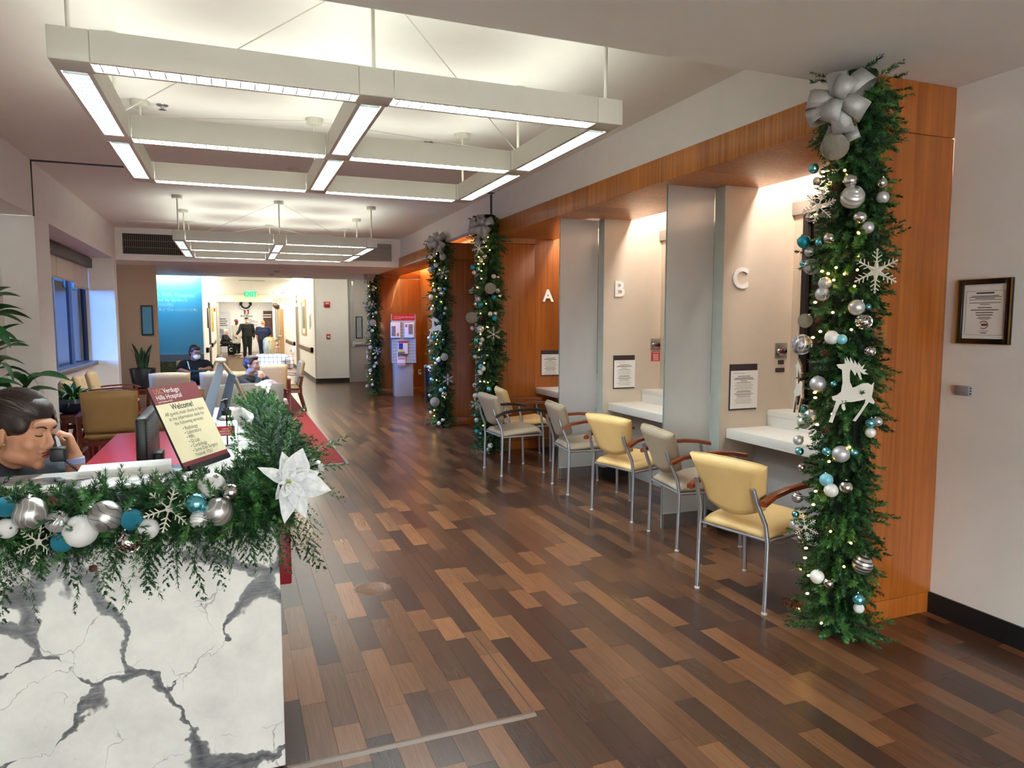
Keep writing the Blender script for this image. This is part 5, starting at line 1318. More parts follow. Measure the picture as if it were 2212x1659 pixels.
def cone_mesh():
    mb = MB(); mb.ball((0, 0, 0), (0.42, 0.42, 0.8), 8, 6)
    for k in range(46):
        z = -0.85 + 1.7 * k / 46; r_ = 0.62 * math.sqrt(max(0.05, 1 - z * z * 0.95)); a = k * 2.4
        d_ = Vector((math.cos(a), math.sin(a), 0.35)); s_ = Vector((-math.sin(a), math.cos(a), 0)); b_ = Vector((math.cos(a) * 0.25, math.sin(a) * 0.25, z - 0.1)); tip = b_ + d_ * r_ * 0.9
        mb.add([b_ - s_ * 0.1, tip - s_ * 0.16, tip + s_ * 0.16, b_ + s_ * 0.1, tip + Vector((0, 0, -0.07)) * 1.0], [(0, 1, 2, 3), (0, 4, 1), (3, 2, 4), (0, 3, 4), (1, 4, 2)])
    return mb.mesh('pine_cone', CONE)
CONE_ME = cone_mesh()
def pinecone(pos, r, label, rot=(0.6, 0.5, 0)):
    o = link('pine_cone', CONE_ME, None, pos); o.scale = (r, r, r); o.rotation_euler = rot
    return tag(o, label, 'pine cone', 'pine cones in the garlands')
bulb_me = MB().ball((0, 0, 0), (0.006, 0.006, 0.009), 8, 6).mesh('bulb', BULB, smooth=True)

def bow(pos, n, s, label):
    t = thing('ribbon_bow', label, 'bow', pos, 0, 'silver ribbon bows'); t.rotation_euler = facing(n)
    rg = random.Random(int(pos[1] * 10))
    for k, (ang, L, lift) in enumerate(((100, 0.16, 0.05), (35, 0.19, 0.03), (160, 0.17, 0.04), (215, 0.18, 0.04), (285, 0.17, 0.05), (330, 0.15, 0.07), (70, 0.12, 0.10), (240, 0.12, 0.10))):
        L *= s; lift *= s; a = R(ang + rg.uniform(-12, 12)); d_ = Vector((math.cos(a), math.sin(a), 0)); w = Vector((-math.sin(a), math.cos(a), 0)); u = Vector((0, 0, 1)); tw = rg.uniform(-0.5, 0.5)
        g_ = []
        for i in range(15):
            ph = i / 14 * 2 * math.pi; r_ = L * 0.5 * (1 - math.cos(ph)); h_ = L * 0.42 * math.sin(ph) + lift
            ww = (0.014 + 0.028 * math.sin(ph / 2) ** 0.7) * s; wd = w * math.cos(tw * math.sin(ph / 2)) + u * math.sin(tw * math.sin(ph / 2))
            c = d_ * r_ + u * h_; g_.append([c - wd * ww * 1.3, c + u * 0.004, c + wd * ww * 1.3])
        m_ = MB(); m_.sheet(g_); o = m_.build('loop', RIBBON, t, smooth=True, angle=180)
        sd = o.modifiers.new('thick', 'SOLIDIFY'); sd.thickness = 0.0015
    for ang, L in ((255, 0.26), (290, 0.22)):
        a = R(ang); d_ = Vector((math.cos(a), math.sin(a), 0)); w = Vector((-math.sin(a), math.cos(a), 0)); L *= s
        m_ = MB(); m_.sheet([[d_ * (L * i / 8) + w * k_ * 0.034 * s + Vector((0, 0, 0.02 + 0.02 * math.sin(i * 1.1))) * s for k_ in (-1, 0, 1)] for i in range(9)]); o = m_.build('tail', RIBBON, t, smooth=True, angle=180)
        sd = o.modifiers.new('thick', 'SOLIDIFY'); sd.thickness = 0.0015
    MB().ball((0, 0, 0.05 * s), (0.03 * s, 0.03 * s, 0.03 * s), 10, 8).build('knot', RIBBON, t, smooth=True)

def garland(gname, gx, gy, ztop, Rr, nsp, items, bulbs, bowpx, wall, dens, big, label, flakes, deers, cones, Lsp=0.12):
    g = thing('pine_garland', label, 'garland', (gx, gy, 0), 0, 'garland columns on the wood piers')
    m_ = MB(); m_.tube([(0.008 * math.sin(k * 1.3), 0.008 * math.cos(k * 1.7), ztop * k / 14 + (0.02 if k == 0 else 0)) for k in range(15)], Rr * 0.62, 9); m_.build('core', mat('garland_core', '#0c1a10', 0.9, var=0.3, vscale=30), g, smooth=True)
    nd = Needles()
    for k in range(nsp):
        z = 0.03 + (ztop - 0.05) * (k + npr.random()) / nsp; a = k * 2.39996 + npr.uniform(-0.4, 0.4)
        o_ = np.array([math.cos(a), math.sin(a), 0]); wv = (1 + 0.16 * math.sin(z * 9 + gx) + 0.10 * math.sin(z * 23)) * (1 + 0.28 * max(0, 0.4 - z) / 0.4)
        if o_[0] > 0.55 and o_[1] > 0.3: continue                   # the side against the pier
        down = npr.uniform(-0.95, 0.25) if z > 0.15 else npr.uniform(-0.25, 0.3)
        d_ = o_ * npr.uniform(0.55, 1.0) + np.array([npr.uniform(-0.35, 0.35), npr.uniform(-0.35, 0.35), down])
        L = Lsp * npr.uniform(0.75, 1.25) * wv
        st = o_ * Rr * 0.5 * wv
        if z + d_[2] / np.linalg.norm(d_) * L < 0.012: d_[2] = abs(d_[2]) * 0.2
        nd.sprig((st[0], st[1], z), d_, L, dens, 0.03, 0.0034 if big else 0.0075)
    nd.build('foliage', g)
    c0 = Vector((gx, gy, 0)); E_ = Vector((0, 0, EYE))
    def on(px, py, rad):
        d_ = ray(px, py); dh = Vector((d_.x, d_.y, 0)); A = dh.dot(dh); oc = Vector((-gx, -gy, 0)); B_ = 2 * oc.dot(dh); C_ = oc.dot(oc) - rad * rad; D_ = B_ * B_ - 4 * A * C_
        t_ = (-B_ - math.sqrt(D_)) / (2 * A) if D_ > 0 else -B_ / (2 * A)
        p = E_ + d_ * t_; n_ = Vector((p.x - gx, p.y - gy, 0)); return p, n_.normalized()
    for px, py in bulbs:
        p, n_ = on(px, py, Rr + 0.035)
        o = link('bulb', bulb_me, g, p - c0); o.rotation_euler = facing(n_); 
        if not big: o.scale = (1.25, 1.25, 1.25)
    cnt = {}; grp = 'ornaments on the ' + gname + ' garland'
    tot = {}
    for k, *_ in items: tot[k] = tot.get(k, 0) + 1
    for k, px, py, r_ in sorted(items, key=lambda i: i[2]):
        p, n_ = on(px, py, Rr + 0.03); depth = (p - E_).dot(CAMR @ Vector((0, 0, -1)))
        rad = r_ * depth / F_PX
        cnt[k] = cnt.get(k, 0) + 1
        nm_ = KINDS[k][2]
        lab = ('only ' + nm_ if tot[k] == 1 else ORD[min(cnt[k], 20) - 1] + ' ' + nm_ + ' from the top') + ' on the ' + gname + ' garland'
        bauble(k, p + n_ * rad * 0.3, rad, lab, grp, big)
    ft = 0
    for px, py, r_, st in flakes:
        p, n_ = on(px, py, Rr + 0.05); rad = r_ * (p - E_).dot(CAMR @ Vector((0, 0, -1))) / F_PX; ft += 1
        vn = (E_ - p); vn.z = 0
        snowflake(p + n_ * 0.02, rad, n_ * 0.5 + vn.normalized() * 0.6, ORD[ft - 1] + ' snowflake from the top on the ' + gname + ' garland', st, 0.25 * ft)
    ft = 0
    for px, py, r_, edge in deers:
        p, n_ = on(px, py, Rr + 0.06); rad = r_ * (p - E_).dot(CAMR @ Vector((0, 0, -1))) / F_PX
        vn = (E_ - p); vn.z = 0; vn.normalize()
        ft += 1
        reindeer(p + n_ * 0.02, rad, (n_ * 0.25 + vn) if not edge else Vector((-vn.y, vn.x, 0)) * -0.95 + vn * 0.25, ('whitewashed reindeer cutout' if not edge else 'whitewashed reindeer cutout turned edge-on') + ' on the ' + gname + ' garland', 0.0)
    ft = 0
    for px, py, r_ in cones:
        p, n_ = on(px, py, Rr + 0.025); rad = r_ * (p - E_).dot(CAMR @ Vector((0, 0, -1))) / F_PX; ft += 1
        pinecone(p, rad, ORD[ft - 1] + ' brown pine cone from the top on the ' + gname + ' garland', (rnd.random() * 2, rnd.random() * 2, 0))
    p, n_ = on(bowpx[0], bowpx[1], Rr + 0.03)
    vn = (E_ - p); vn.z = 0
    bow(p, n_ * 0.4 + vn.normalized() * 0.8, bowpx[2], 'silver ribbon bow at the top of the ' + gname + ' garland')
    return g
G4 = [('fuzzy', 1808, 317, 28), ('cyan', 1761, 364, 11), ('satin', 1768, 391, 9), ('mirror', 1837, 391, 15), ('ringed', 1842, 427, 25), ('mirror', 1752, 469, 9), ('mirror', 1901, 396, 12), ('satin', 1904, 427, 13), ('mirror', 1857, 470, 14), ('satin', 1873, 492, 13), ('teal', 1741, 522, 14), ('cyan', 1773, 523, 9), ('mirror', 1795, 515, 13), ('glitter', 1764, 304, 7),
      ('satin', 1751, 544, 10), ('glitter', 1758, 576, 17), ('cyan', 1737, 569, 7), ('ribbed', 1785, 612, 14), ('glitter', 1780, 635, 15), ('satin', 1849, 664, 17), ('cyan', 1874, 663, 7), ('lattice', 1864, 695, 16), ('fuzzy', 1744, 693, 15), ('filigree', 1738, 744, 21), ('white', 1799, 729, 15), ('sky', 1819, 733, 11), ('lattice', 1878, 759, 11), ('glitter', 1771, 829, 17), ('cyan', 1802, 829, 7), ('cyan', 1737, 884, 10), ('glitter', 1755, 898, 14), ('satin', 1741, 913, 14), ('cyan', 1877, 913, 11), ('satin', 1893, 910, 10), ('white', 1878, 934, 11), ('satin', 1728, 951, 11),
      ('cyan', 1730, 975, 9), ('cyan', 1788, 975, 10), ('glitter', 1817, 980, 18), ('cyan', 1845, 977, 8), ('mirror', 1734, 1010, 8), ('sky', 1787, 1036, 14), ('white', 1797, 1058, 15), ('mirror', 1827, 1051, 14), ('striped', 1726, 1075, 12), ('cyan', 1721, 1111, 8), ('satin', 1724, 1135, 14), ('mirror', 1736, 1165, 12), ('striped', 1859, 1217, 21), ('white', 1768, 1245, 15), ('mirror', 1791, 1259, 11), ('cyan', 1852, 1293, 13), ('frost', 1853, 1312, 11)]
B4 = [(1833, 253), (1815, 282), (1778, 371), (1825, 368), (1780, 333), (1786, 399), (1854, 502), (1762, 463), (1856, 554), (1806, 578), (1776, 586), (1789, 591), (1824, 592), (1852, 583), (1801, 605), (1846, 618), (1761, 653), (1799, 675), (1772, 716), (1839, 712), (1756, 729), (1760, 848), (1761, 859), (1798, 894), (1765, 917), (1855, 504), (1835, 966), (1791, 997), (1762, 1061), (1757, 1090), (1794, 1148), (1838, 1173), (1741, 1184), (1739, 1205), (1823, 1224), (1730, 1229), (1747, 1243), (1762, 1257), (1744, 1282), (1725, 1314), (1774, 1346)]
garland('nearest', 2.832, 2.62, 2.78, 0.138, 1400, G4, B4, (1818, 225, 0.85), None, 80, True, 'tall pine garland column nearest the camera, hung with baubles and lights',
        [(1776, 446, 36, 0), (1887, 586, 46, 1), (1747, 1138, 28, 0)], [(1840, 842, 74, False), (1735, 835, 62, True)], [(1783, 763, 11), (1767, 691, 9), (1780, 927, 12), (1805, 408, 12), (1699, 1301, 13), (1719, 1306, 13), (1727, 1223, 9)], 0.122)
G3 = [('mirror', 1045, 522, 5), ('mirror', 1048, 554, 5), ('satin', 1040, 562, 5), ('teal', 1024, 577, 6), ('cyan', 1034, 581, 4), ('satin', 1026, 589, 5), ('satin', 1066, 597, 5), ('mirror', 1075, 599, 4), ('fuzzy', 1059, 623, 12), ('white', 1074, 628, 5), ('mirror', 1024, 622, 4), ('satin', 1020, 629, 5), ('mirror', 1078, 639, 5), ('teal', 1066, 642, 5), ('satin', 1034, 646, 6), ('mirror', 1029, 656, 5), ('teal', 1039, 658, 6), ('fuzzy', 1022, 686, 12), ('white', 1059, 678, 5), ('mirror', 1069, 677, 5.5), ('teal', 1068, 687, 6), ('satin', 1022, 709, 5), ('ringed', 1039, 711, 8), ('cyan', 1031, 735, 6), ('satin', 1043, 734, 5), ('mirror', 1040, 742, 5), ('satin', 1028, 771, 5), ('mirror', 1053, 768, 4), ('sky', 1040, 792, 6), ('white', 1045, 796, 5), ('satin', 1039, 804, 6), ('satin', 1027, 832, 5), ('cyan', 1057, 841, 6), ('satin', 1029, 855, 6), ('cyan', 1027, 897, 4), ('satin', 1031, 907, 5), ('teal', 1031, 932, 5), ('cyan', 1039, 937, 4), ('white', 1059, 962, 6), ('satin', 1055, 971, 5)]
B3 = [(1054, 512), (1050, 532), (1058, 540), (1034, 555), (1033, 570), (1045, 570), (1040, 585), (1040, 602), (1031, 621), (1050, 656), (1038, 677), (1052, 706), (1054, 707), (1038, 722), (1035, 756), (1046, 784), (1037, 824), (1046, 824), (1054, 826), (1041, 894), (1044, 919)]
garland('A-booth', 2.875, 8.02, 2.86, 0.14, 1150, G3, B3, (1040, 490, 0.85), None, 44, False, 'pine garland column at the end of the booths, beside the letter A', [(1036, 537, 15, 1), (1065, 722, 16, 0), (1030, 871, 12, 0)], [], [(1040, 688, 5)], 0.13)
G2 = [('filigree', 956, 555, 7), ('satin', 931, 555, 5), ('glitter', 942, 573, 5), ('teal', 936.5, 579.6, 5), ('filigree', 931, 584, 5), ('satin', 939.5, 627, 4), ('mirror', 950, 624, 5), ('cyan', 960, 624, 4), ('lattice', 954.5, 634, 6), ('white', 932, 641, 5), ('striped', 936, 668, 6), ('satin', 962, 666, 4), ('satin', 959, 677, 3), ('satin', 928, 730, 4), ('teal', 937, 729, 4), ('lattice', 933, 737, 5), ('mirror', 945.5, 734, 3), ('mirror', 957, 734, 3), ('satin', 930, 759, 3.5), ('fuzzy', 959, 771, 8), ('cyan', 939.5, 774.6, 4), ('white', 947, 777.5, 5), ('mirror', 942, 785, 4), ('lattice', 933, 796, 6.5), ('cyan', 934, 820, 5), ('satin', 952.5, 842.7, 5), ('cyan', 960, 838, 4), ('lattice', 959, 851, 6), ('satin', 929.5, 854.5, 4), ('fuzzy', 941, 868, 10), ('satin', 932, 891, 4), ('mirror', 957, 907, 5), ('white', 948.5, 914, 4.5)]
B2 = [(943, 548), (939, 564), (949, 583), (963, 601), (936, 612), (935, 617), (943, 641), (953, 652), (941, 720), (942, 743), (948, 772), (943, 821), (960, 858), (938, 886), (938, 898), (935, 660)]
garland('middle', 2.93, 10.33, 2.88, 0.14, 950, G2, B2, (945, 523, 0.85), None, 36, False, 'pine garland column with a running reindeer, right of the brochure rack', [(956, 589, 14, 0), (966, 819, 12, 0)], [(941, 707, 24, False)], [], 0.13)
G1 = [('satin', 794, 609, 3), ('mirror', 807, 619, 3.4), ('satin', 806, 626, 3.4), ('satin', 787, 654, 3), ('cyan', 793, 656.6, 2.6), ('satin', 793, 665.5, 5), ('satin', 812, 675, 3.6), ('cyan', 806, 677.5, 3), ('fuzzy', 806, 697, 7), ('cyan', 797, 706, 3), ('white', 804.5, 714, 3.5), ('lattice', 798, 719, 4), ('satin', 801, 750, 4.5), ('satin', 811, 772.6, 3), ('lattice', 813, 784, 4.5), ('white', 808.5, 791, 3.4), ('white', 800.5, 800, 3.8), ('cyan', 804, 796, 2.4), ('satin', 794.5, 809, 2.8), ('cyan', 795, 814, 2.8), ('satin', 794.5, 834, 4), ('white', 805, 830.6, 3)]
B1 = [(804, 604), (796, 618), (812, 622), (798, 640), (806, 684), (811, 703), (800, 736), (806, 764), (799, 807), (803, 820)]
garland('farthest', 2.895, 15.5, 2.78, 0.13, 700, G1, B1, (799, 594, 0.8), None, 30, False, 'farthest pine garland column, beside the grey door', [(804.5, 658, 9, 0), (793, 632, 5, 0), (814, 758, 8.5, 0)], [(795, 769, 14, True)], [], 0.12)

# ------------------------------------------------------------------ garland on the desk
dg_ = thing('desk_garland', 'thick pine and cedar garland draped along the desk edge', 'garland', (-0.3, 2.47, DT))
o0 = np.array([-0.3, 2.47, DT])
path = [(-1.05, 2.45, 1.03), (-0.7, 2.45, 1.03), (-0.35, 2.44, 1.02), (0.0, 2.44, 1.03), (0.12, 2.47, 1.06), (0.16, 2.62, 1.11), (0.16, 3.1, 1.12), (0.15, 3.6, 1.12), (0.14, 4.1, 1.12), (0.12, 4.45, 1.13)]
MB().tube([Vector(p) - Vector(o0) for p in path], [0.045] * 5 + [0.04] * 5, 8).build('core_wire', mat('garland_core', '#0c1a10', 0.9), dg_, smooth=True)
nd = Needles()
def along(s):
    q = s * (len(path) - 1); i = min(int(q), len(path) - 2); f = q - i
    return np.array(path[i]) * (1 - f) + np.array(path[i + 1]) * f
for k in range(1900):
    s_ = (k + npr.random()) / 1250 * 0.5 if k < 1250 else 0.48 + 0.52 * npr.random()
    p = along(min(s_, 1)); front = s_ < 0.47
    a = npr.uniform(0, 2 * np.pi)
    if front:
        q_ = npr.uniform(0.0, 1.0); p = p + np.array([0, npr.uniform(-0.06, 0.10), npr.uniform(-0.09, 0.035)])
        d_ = np.array([npr.uniform(-0.9, 0.9), -0.75 * abs(math.cos(a)) + 0.05, math.sin(a) * 0.8 - 0.05])
        if p[2] > 1.02: d_[1] = npr.uniform(-0.6, 0.6); d_[2] = abs(d_[2]) * 0.6
    else:
        p = p + np.array([npr.uniform(-0.07, 0.05), 0, npr.uniform(-0.04, 0.01)])
        d_ = np.array([math.cos(a) * 1.0 + 0.25, npr.uniform(-0.8, 0.3), abs(math.sin(a)) * 0.55 - (0.45 if math.cos(a) > 0.2 else -0.05)])
    L = npr.uniform(0.06, 0.12)
    nd.sprig(p - o0, d_, L, 92, 0.028, 0.0019, col=npr.uniform(0.0, 1.0) ** 1.1)
# long pine tails and flat cedar fronds hanging down the marble
for x, zl, n in ((-0.62, 0.25, 5), (-0.53, 0.20, 4), (-0.43, 0.28, 4), (-0.30, 0.27, 5), (-0.20, 0.30, 5), (-0.10, 0.24, 5), (-0.02, 0.2, 4), (0.05, 0.24, 4), (0.12, 0.26, 5), (0.18, 0.28, 4)):
    for j in range(n):
        x0 = x + npr.uniform(-0.06, 0.06); st = np.array([x0, 2.43 + (0 if x < 0.1 else npr.uniform(0, 0.3)), 0.99]); dr_ = np.array([npr.uniform(-0.35, 0.35) + (0.3 if x > 0.1 else 0), -0.10, -1.0])
        cedar = (j % 2 == 0)
        L = zl * npr.uniform(0.7, 1.15)
        if not cedar: nd.sprig(st - o0, dr_, L, 130, 0.024, 0.0021, col=npr.uniform(0.2, 0.8))
        else:
            c_ = npr.uniform(0.1, 0.75); dn = dr_ / np.linalg.norm(dr_)
            nd.sprig(st - o0, dr_, L, 50, 0.010, 0.003, col=c_, flat=(0, 1, 0))
            for q in range(14):
                u = 0.12 + 0.85 * q / 14; sg_ = 1 if q % 2 else -1
                d2 = dn + np.array([sg_ * 0.75, npr.uniform(-0.15, 0.1), 0.0]); nd.sprig(st - o0 + dn * L * u, d2, 0.075 * (1.1 - u), 34, 0.009, 0.003, col=c_, flat=(0, 1, 0))
for x, y, dx_, dz_ in ((0.20, 2.55, 0.9, -0.05), (0.24, 2.62, 0.8, 0.35), (0.22, 2.5, 0.7, -0.5), (0.2, 2.75, 0.9, 0.15), (0.18, 3.0, 0.6, 0.7), (0.06, 2.50, -0.15, 1.0)):
    dn = np.array([dx_, -0.2, dz_]); dn /= np.linalg.norm(dn); st = np.array([x - 0.05, y, 1.10])
    nd.sprig(st - o0, dn, 0.22, 60, 0.010, 0.003, col=0.9, flat=(0, 1, 0.2))
    for q in range(12):
        u = 0.2 + 0.75 * q / 12; d2 = dn + np.array([0, -0.1, (0.7 if q % 2 else -0.7)]); nd.sprig(st - o0 + dn * 0.22 * u, d2, 0.06 * (1.15 - u), 24, 0.009, 0.003, col=0.85, flat=(0, 1, 0))
nd.build('foliage', dg_)
DG = [('tealg', 13, 1095, 22, 'teal crackle ball at the far left of the desk garland'), ('frost', 15, 1141, 22, 'frosted white ball at the far left of the desk garland'), ('swirl', 65, 1109, 35, 'large swirled silver ball left on the desk garland'), ('ribbed', 124, 1127, 24, 'ribbed silver ball on the desk garland'), ('tealg', 134, 1171, 22, 'glittery teal ball under the ribbed ball on the desk garland'), ('frost', 174, 1147, 35, 'largest frosted white ball on the desk garland'), ('scroll', 227.5, 1115.6, 34.5, 'large silver ball with scrolls on the desk garland'), ('tealg', 285, 1122, 23, 'teal crackle ball right of the scrolled silver ball'), ('frost', 319.5, 1142, 23, 'frosted white ball beside the silver lattice ball'), ('lattice', 278, 1169, 25, 'silver lattice ball low on the desk garland'), ('cyan', 424, 1087, 22, 'shiny blue ball beside the cream snowflake on the desk'), ('white', 458, 1050, 29, 'large plain white ball under the welcome sign'), ('mirror', 498.5, 1062, 18, 'mirror silver ball beside the large plain white ball'), ('swirl', 472, 1104.5, 31, 'swirled silver ball under the mirror ball on the desk'), ('stripew', 431.6, 1122, 21, 'striped white ball under the shiny blue ball'), ('white', 676, 1015, 24, 'cream ball behind the white poinsettia')]
FWD = CAMR @ Vector((0, 0, -1))
for k, px, py, r_, lab in DG:
    y = 2.36 if 'cream ball' not in lab else 2.62
    if py < 1060 and y < 2.5: y = 2.42
    p = atY(px, py, y); bauble(k, p, r_ * (p - Vector((0, 0, EYE))).dot(FWD) / F_PX, lab, 'ornaments on the desk garland', True)
for px, py, r_, nv, lab in ((365, 1099, 50, (0.25, -1, 0.25), 'cream snowflake on the desk garland, left of the blue ball'), (82, 1171, 46, (0.75, -0.7, 0.1), 'cream snowflake turned sideways at the left of the desk')):
    p = atY(px, py, 2.35); snowflake(p, r_ * (p - Vector((0, 0, EYE))).dot(FWD) / F_PX, nv, lab, 0, 0.2)
for px, py, r_, lab in ((574, 1042, 9, 'pine cone left of the white poinsettia'), (336, 1042, 11, 'pine cone at the top of the desk garland'), (112, 1084, 13, 'pine cone above the ribbed silver ball'), (201, 1228, 10, 'pine cone low on the hanging desk branch')):
    p = atY(px, py, 2.38); pinecone(p, r_ * (p - Vector((0, 0, EYE))).dot(FWD) / F_PX, lab, (1.2, 0.4, 0.3))
# white silk poinsettias
SILK = NT('white_silk'); nn = SILK.noise(SILK.coords(), 60, 3); rr_ = SILK.ramp(nn, 'Fac', [(0.3, hexc('#d9dadc')), (0.7, hexc('#f2f2f2'))]); SILK.link(rr_, 0, SILK.b, 'Base Color'); SILK.set(Roughness=0.6); SILK.b.inputs['Subsurface Weight'].default_value = 0.1; SILK = SILK.m
def poinsettia(pos, n, s, lab, petals):
    t = thing('silk_flower', lab, 'flower', pos, 0, 'white silk flowers'); t.rotation_euler = facing(n)
    for a, L, W, lift, cup in petals:
        g_ = []; a = R(a); d_ = Vector((math.cos(a), math.sin(a), 0)); w = Vector((-math.sin(a), math.cos(a), 0))
        for i in range(10):
            u = i / 9; ww = W * math.sin(math.pi * (0.1 + 0.9 * u) ** 0.8) * s + 0.001
            c = d_ * L * s * u + Vector((0, 0, 1)) * s * (lift * math.sin(u * 2.4) + 0.006 * math.sin(u * 14))
            g_.append([c + w * ww * k_ * 0.5 + Vector((0, 0, cup * ww * k_ * k_)) for k_ in (-1, -0.5, 0, 0.5, 1)])
        m_ = MB(); m_.sheet(g_); o = m_.build('petal', SILK, t, smooth=True, angle=180)
        sd = o.modifiers.new('thick', 'SOLIDIFY'); sd.thickness = 0.0008
    for k in range(6): MB().tube([(0, 0, 0), (0.008 * math.cos(k), 0.008 * math.sin(k), 0.02)], 0.002, 5).build('stamen', mat('stamen', '#c9c98a', 0.5), t)
p = atY(622, 1040, 2.38)
poinsettia(p, (0.1, -1, 0.2), 1.0, 'large white silk poinsettia on the desk corner', [(100, 0.10, 0.055, 0.03, 0.5), (65, 0.115, 0.085, 0.035, 0.4), (12, 0.10, 0.06, 0.03, 0.5), (-18, 0.14, 0.08, 0.03, 0.4), (-70, 0.135, 0.055, 0.03, 0.5), (-100, 0.135, 0.06, 0.03, 0.5), (-130, 0.07, 0.05, 0.02, 0.5), (150, 0.11, 0.04, 0.03, 0.5)])
poinsettia(Vector((0.02, 3.25, 1.15)), (0.0, -0.8, 0.6), 0.8, 'white silk flower petal lying on the ledge by the sanitizer', [(150, 0.09, 0.1, 0.04, 0.5), (40, 0.08, 0.1, 0.04, 0.5), (-60, 0.08, 0.08, 0.03, 0.5)])
poinsettia(Vector((0.16, 4.45, 1.19)), (0.3, -0.6, 0.8), 0.6, 'small white silk flower at the far end of the desk garland', [(90, 0.1, 0.06, 0.04, 0.5), (150, 0.1, 0.06, 0.04, 0.5), (30, 0.1, 0.06, 0.04, 0.5), (-90, 0.08, 0.06, 0.04, 0.5)])
# ------------------------------------------------------------------ people
def skin_mat(name, c, red=0.12):
    t = NT(name); v_ = t.coords(); n = t.noise(v_, 14, 4); b = hexc(c)
    r = t.ramp(n, 'Fac', [(0.3, tuple(x * 0.93 for x in b)), (0.7, (min(1, b[0] * 1.06), b[1] * 1.0, b[2] * 0.98))]); t.link(r, 0, t.b, 'Base Color')
    t.set(Roughness=0.48); t.b.inputs['Subsurface Weight'].default_value = 0.08; t.b.inputs['Subsurface Radius'].default_value = (0.01, 0.004, 0.002)
    return t.m
SK1, SK2, SK3, SK4 = skin_mat('skin_warm', '#c08a6c'), skin_mat('skin_tan', '#a8745a'), skin_mat('skin_fair', '#d3a189'), skin_mat('skin_brown', '#7d5340')
def hair_mat(name, a, b, axis=1, k=130):
    t = NT(name); sc = [k, k, k]; sc[axis] = 6
    n = t.noise(t.coords(tuple(sc)), 1.0, 5, 0.65, 0.8); r = t.ramp(n, 'Fac', [(0.3, hexc(a)), (0.7, hexc(b))]); t.link(r, 0, t.b, 'Base Color'); t.set(Roughness=0.38); t.bump(n, 'Fac', 0.35, 0.006); return t.m
HAIRD, HAIRG, HAIRB = hair_mat('dark_brown_hair', '#0e0806', '#33201a'), hair_mat('greying_hair', '#2b2024', '#5e4038', 2), hair_mat('blonde_hair', '#7d6236', '#c9ad73', 2, 90)
BLKCL, NAVY, GREYCL = mat('black_cloth', '#08090b', 0.85, var=0.15), mat('navy_cloth', '#16203f', 0.85, var=0.1), mat('grey_sweater', '#37383b', 0.9, var=0.12, vscale=20, bump=0.3, bscale=200)
JEANS = mat('blue_denim', '#3a5f96', 0.85, var=0.15, vscale=25); SHIRTG = mat('slate_shirt', '#3c434b', 0.8, var=0.08, bump=0.15, bscale=50)
DARKTR = mat('dark_trousers', '#1c1e24', 0.85, var=0.1); SHOEB = mat('dark_shoe', '#1d222e', 0.6); SHOEW = mat('white_shoe', '#cfcabf', 0.6); COATW = mat('white_coat', '#d8d2c8', 0.8)
LIPS, BROW = mat('lips_rose', '#9c5450', 0.45), mat('brow_dark', '#2a1a14', 0.8)
MASKM = mat('paper_mask', '#c9d8dc', 0.8); LENS = mat('glasses_frame', '#1b1518', 0.3)
def frame(pos, fwd_, up_=(0, 0, 1)):
    y = Vector(fwd_).normalized(); x = y.cross(Vector(up_)).normalized(); z = x.cross(y)
    return Matrix(((x.x, y.x, z.x, pos[0]), (x.y, y.y, z.y, pos[1]), (x.z, y.z, z.z, pos[2]), (0, 0, 0, 1)))
def B(mb, M, c, r, rot=None, n=14, m_=10):
    Rm = M.to_3x3()
    if rot is not None: Rm = Rm @ Euler(rot).to_matrix()
    mb.ball(M @ Vector(c), r, n, m_, 0, Rm.to_4x4())
def K(mb, M, a, b, ra, rb=None): cap(mb, M @ Vector(a), M @ Vector(b), ra, rb)
def head(mb, M, s=1.0, ears=True):
    """face looks along local +Y; about 0.23 m from chin to crown"""
    def b(c, r, rot=None): B(mb, M, tuple(v * s for v in c), tuple(v * s for v in r), rot)
    b((0, -0.012, 0.035), (0.076, 0.097, 0.086)); b((0, 0.03, -0.02), (0.064, 0.068, 0.085)); b((0, 0.043, -0.062), (0.046, 0.048, 0.050))
    b((0, 0.074, -0.098), (0.022, 0.020, 0.018)); b((0, 0.078, 0.040), (0.052, 0.022, 0.022))
    for q in (-1, 1):
        b((q * 0.036, 0.064, -0.024), (0.028, 0.027, 0.028)); b((q * 0.040, 0.020, -0.072), (0.024, 0.045, 0.028)); b((q * 0.030, 0.082, 0.012), (0.014, 0.011, 0.009))
        if ears: b((q * 0.075, -0.008, -0.004), (0.009, 0.020, 0.031), (0, 0, q * -0.35)); b((q * 0.076, 0.000, -0.028), (0.008, 0.010, 0.012))
        b((q * 0.013, 0.102, -0.032), (0.010, 0.011, 0.009))
    K(mb, M, (0, 0.090 * s, 0.022 * s), (0, 0.113 * s, -0.026 * s), 0.0085 * s, 0.0125 * s)
    b((0, 0.092, -0.052), (0.024, 0.012, 0.008)); b((0, 0.090, -0.068), (0.021, 0.013, 0.009))
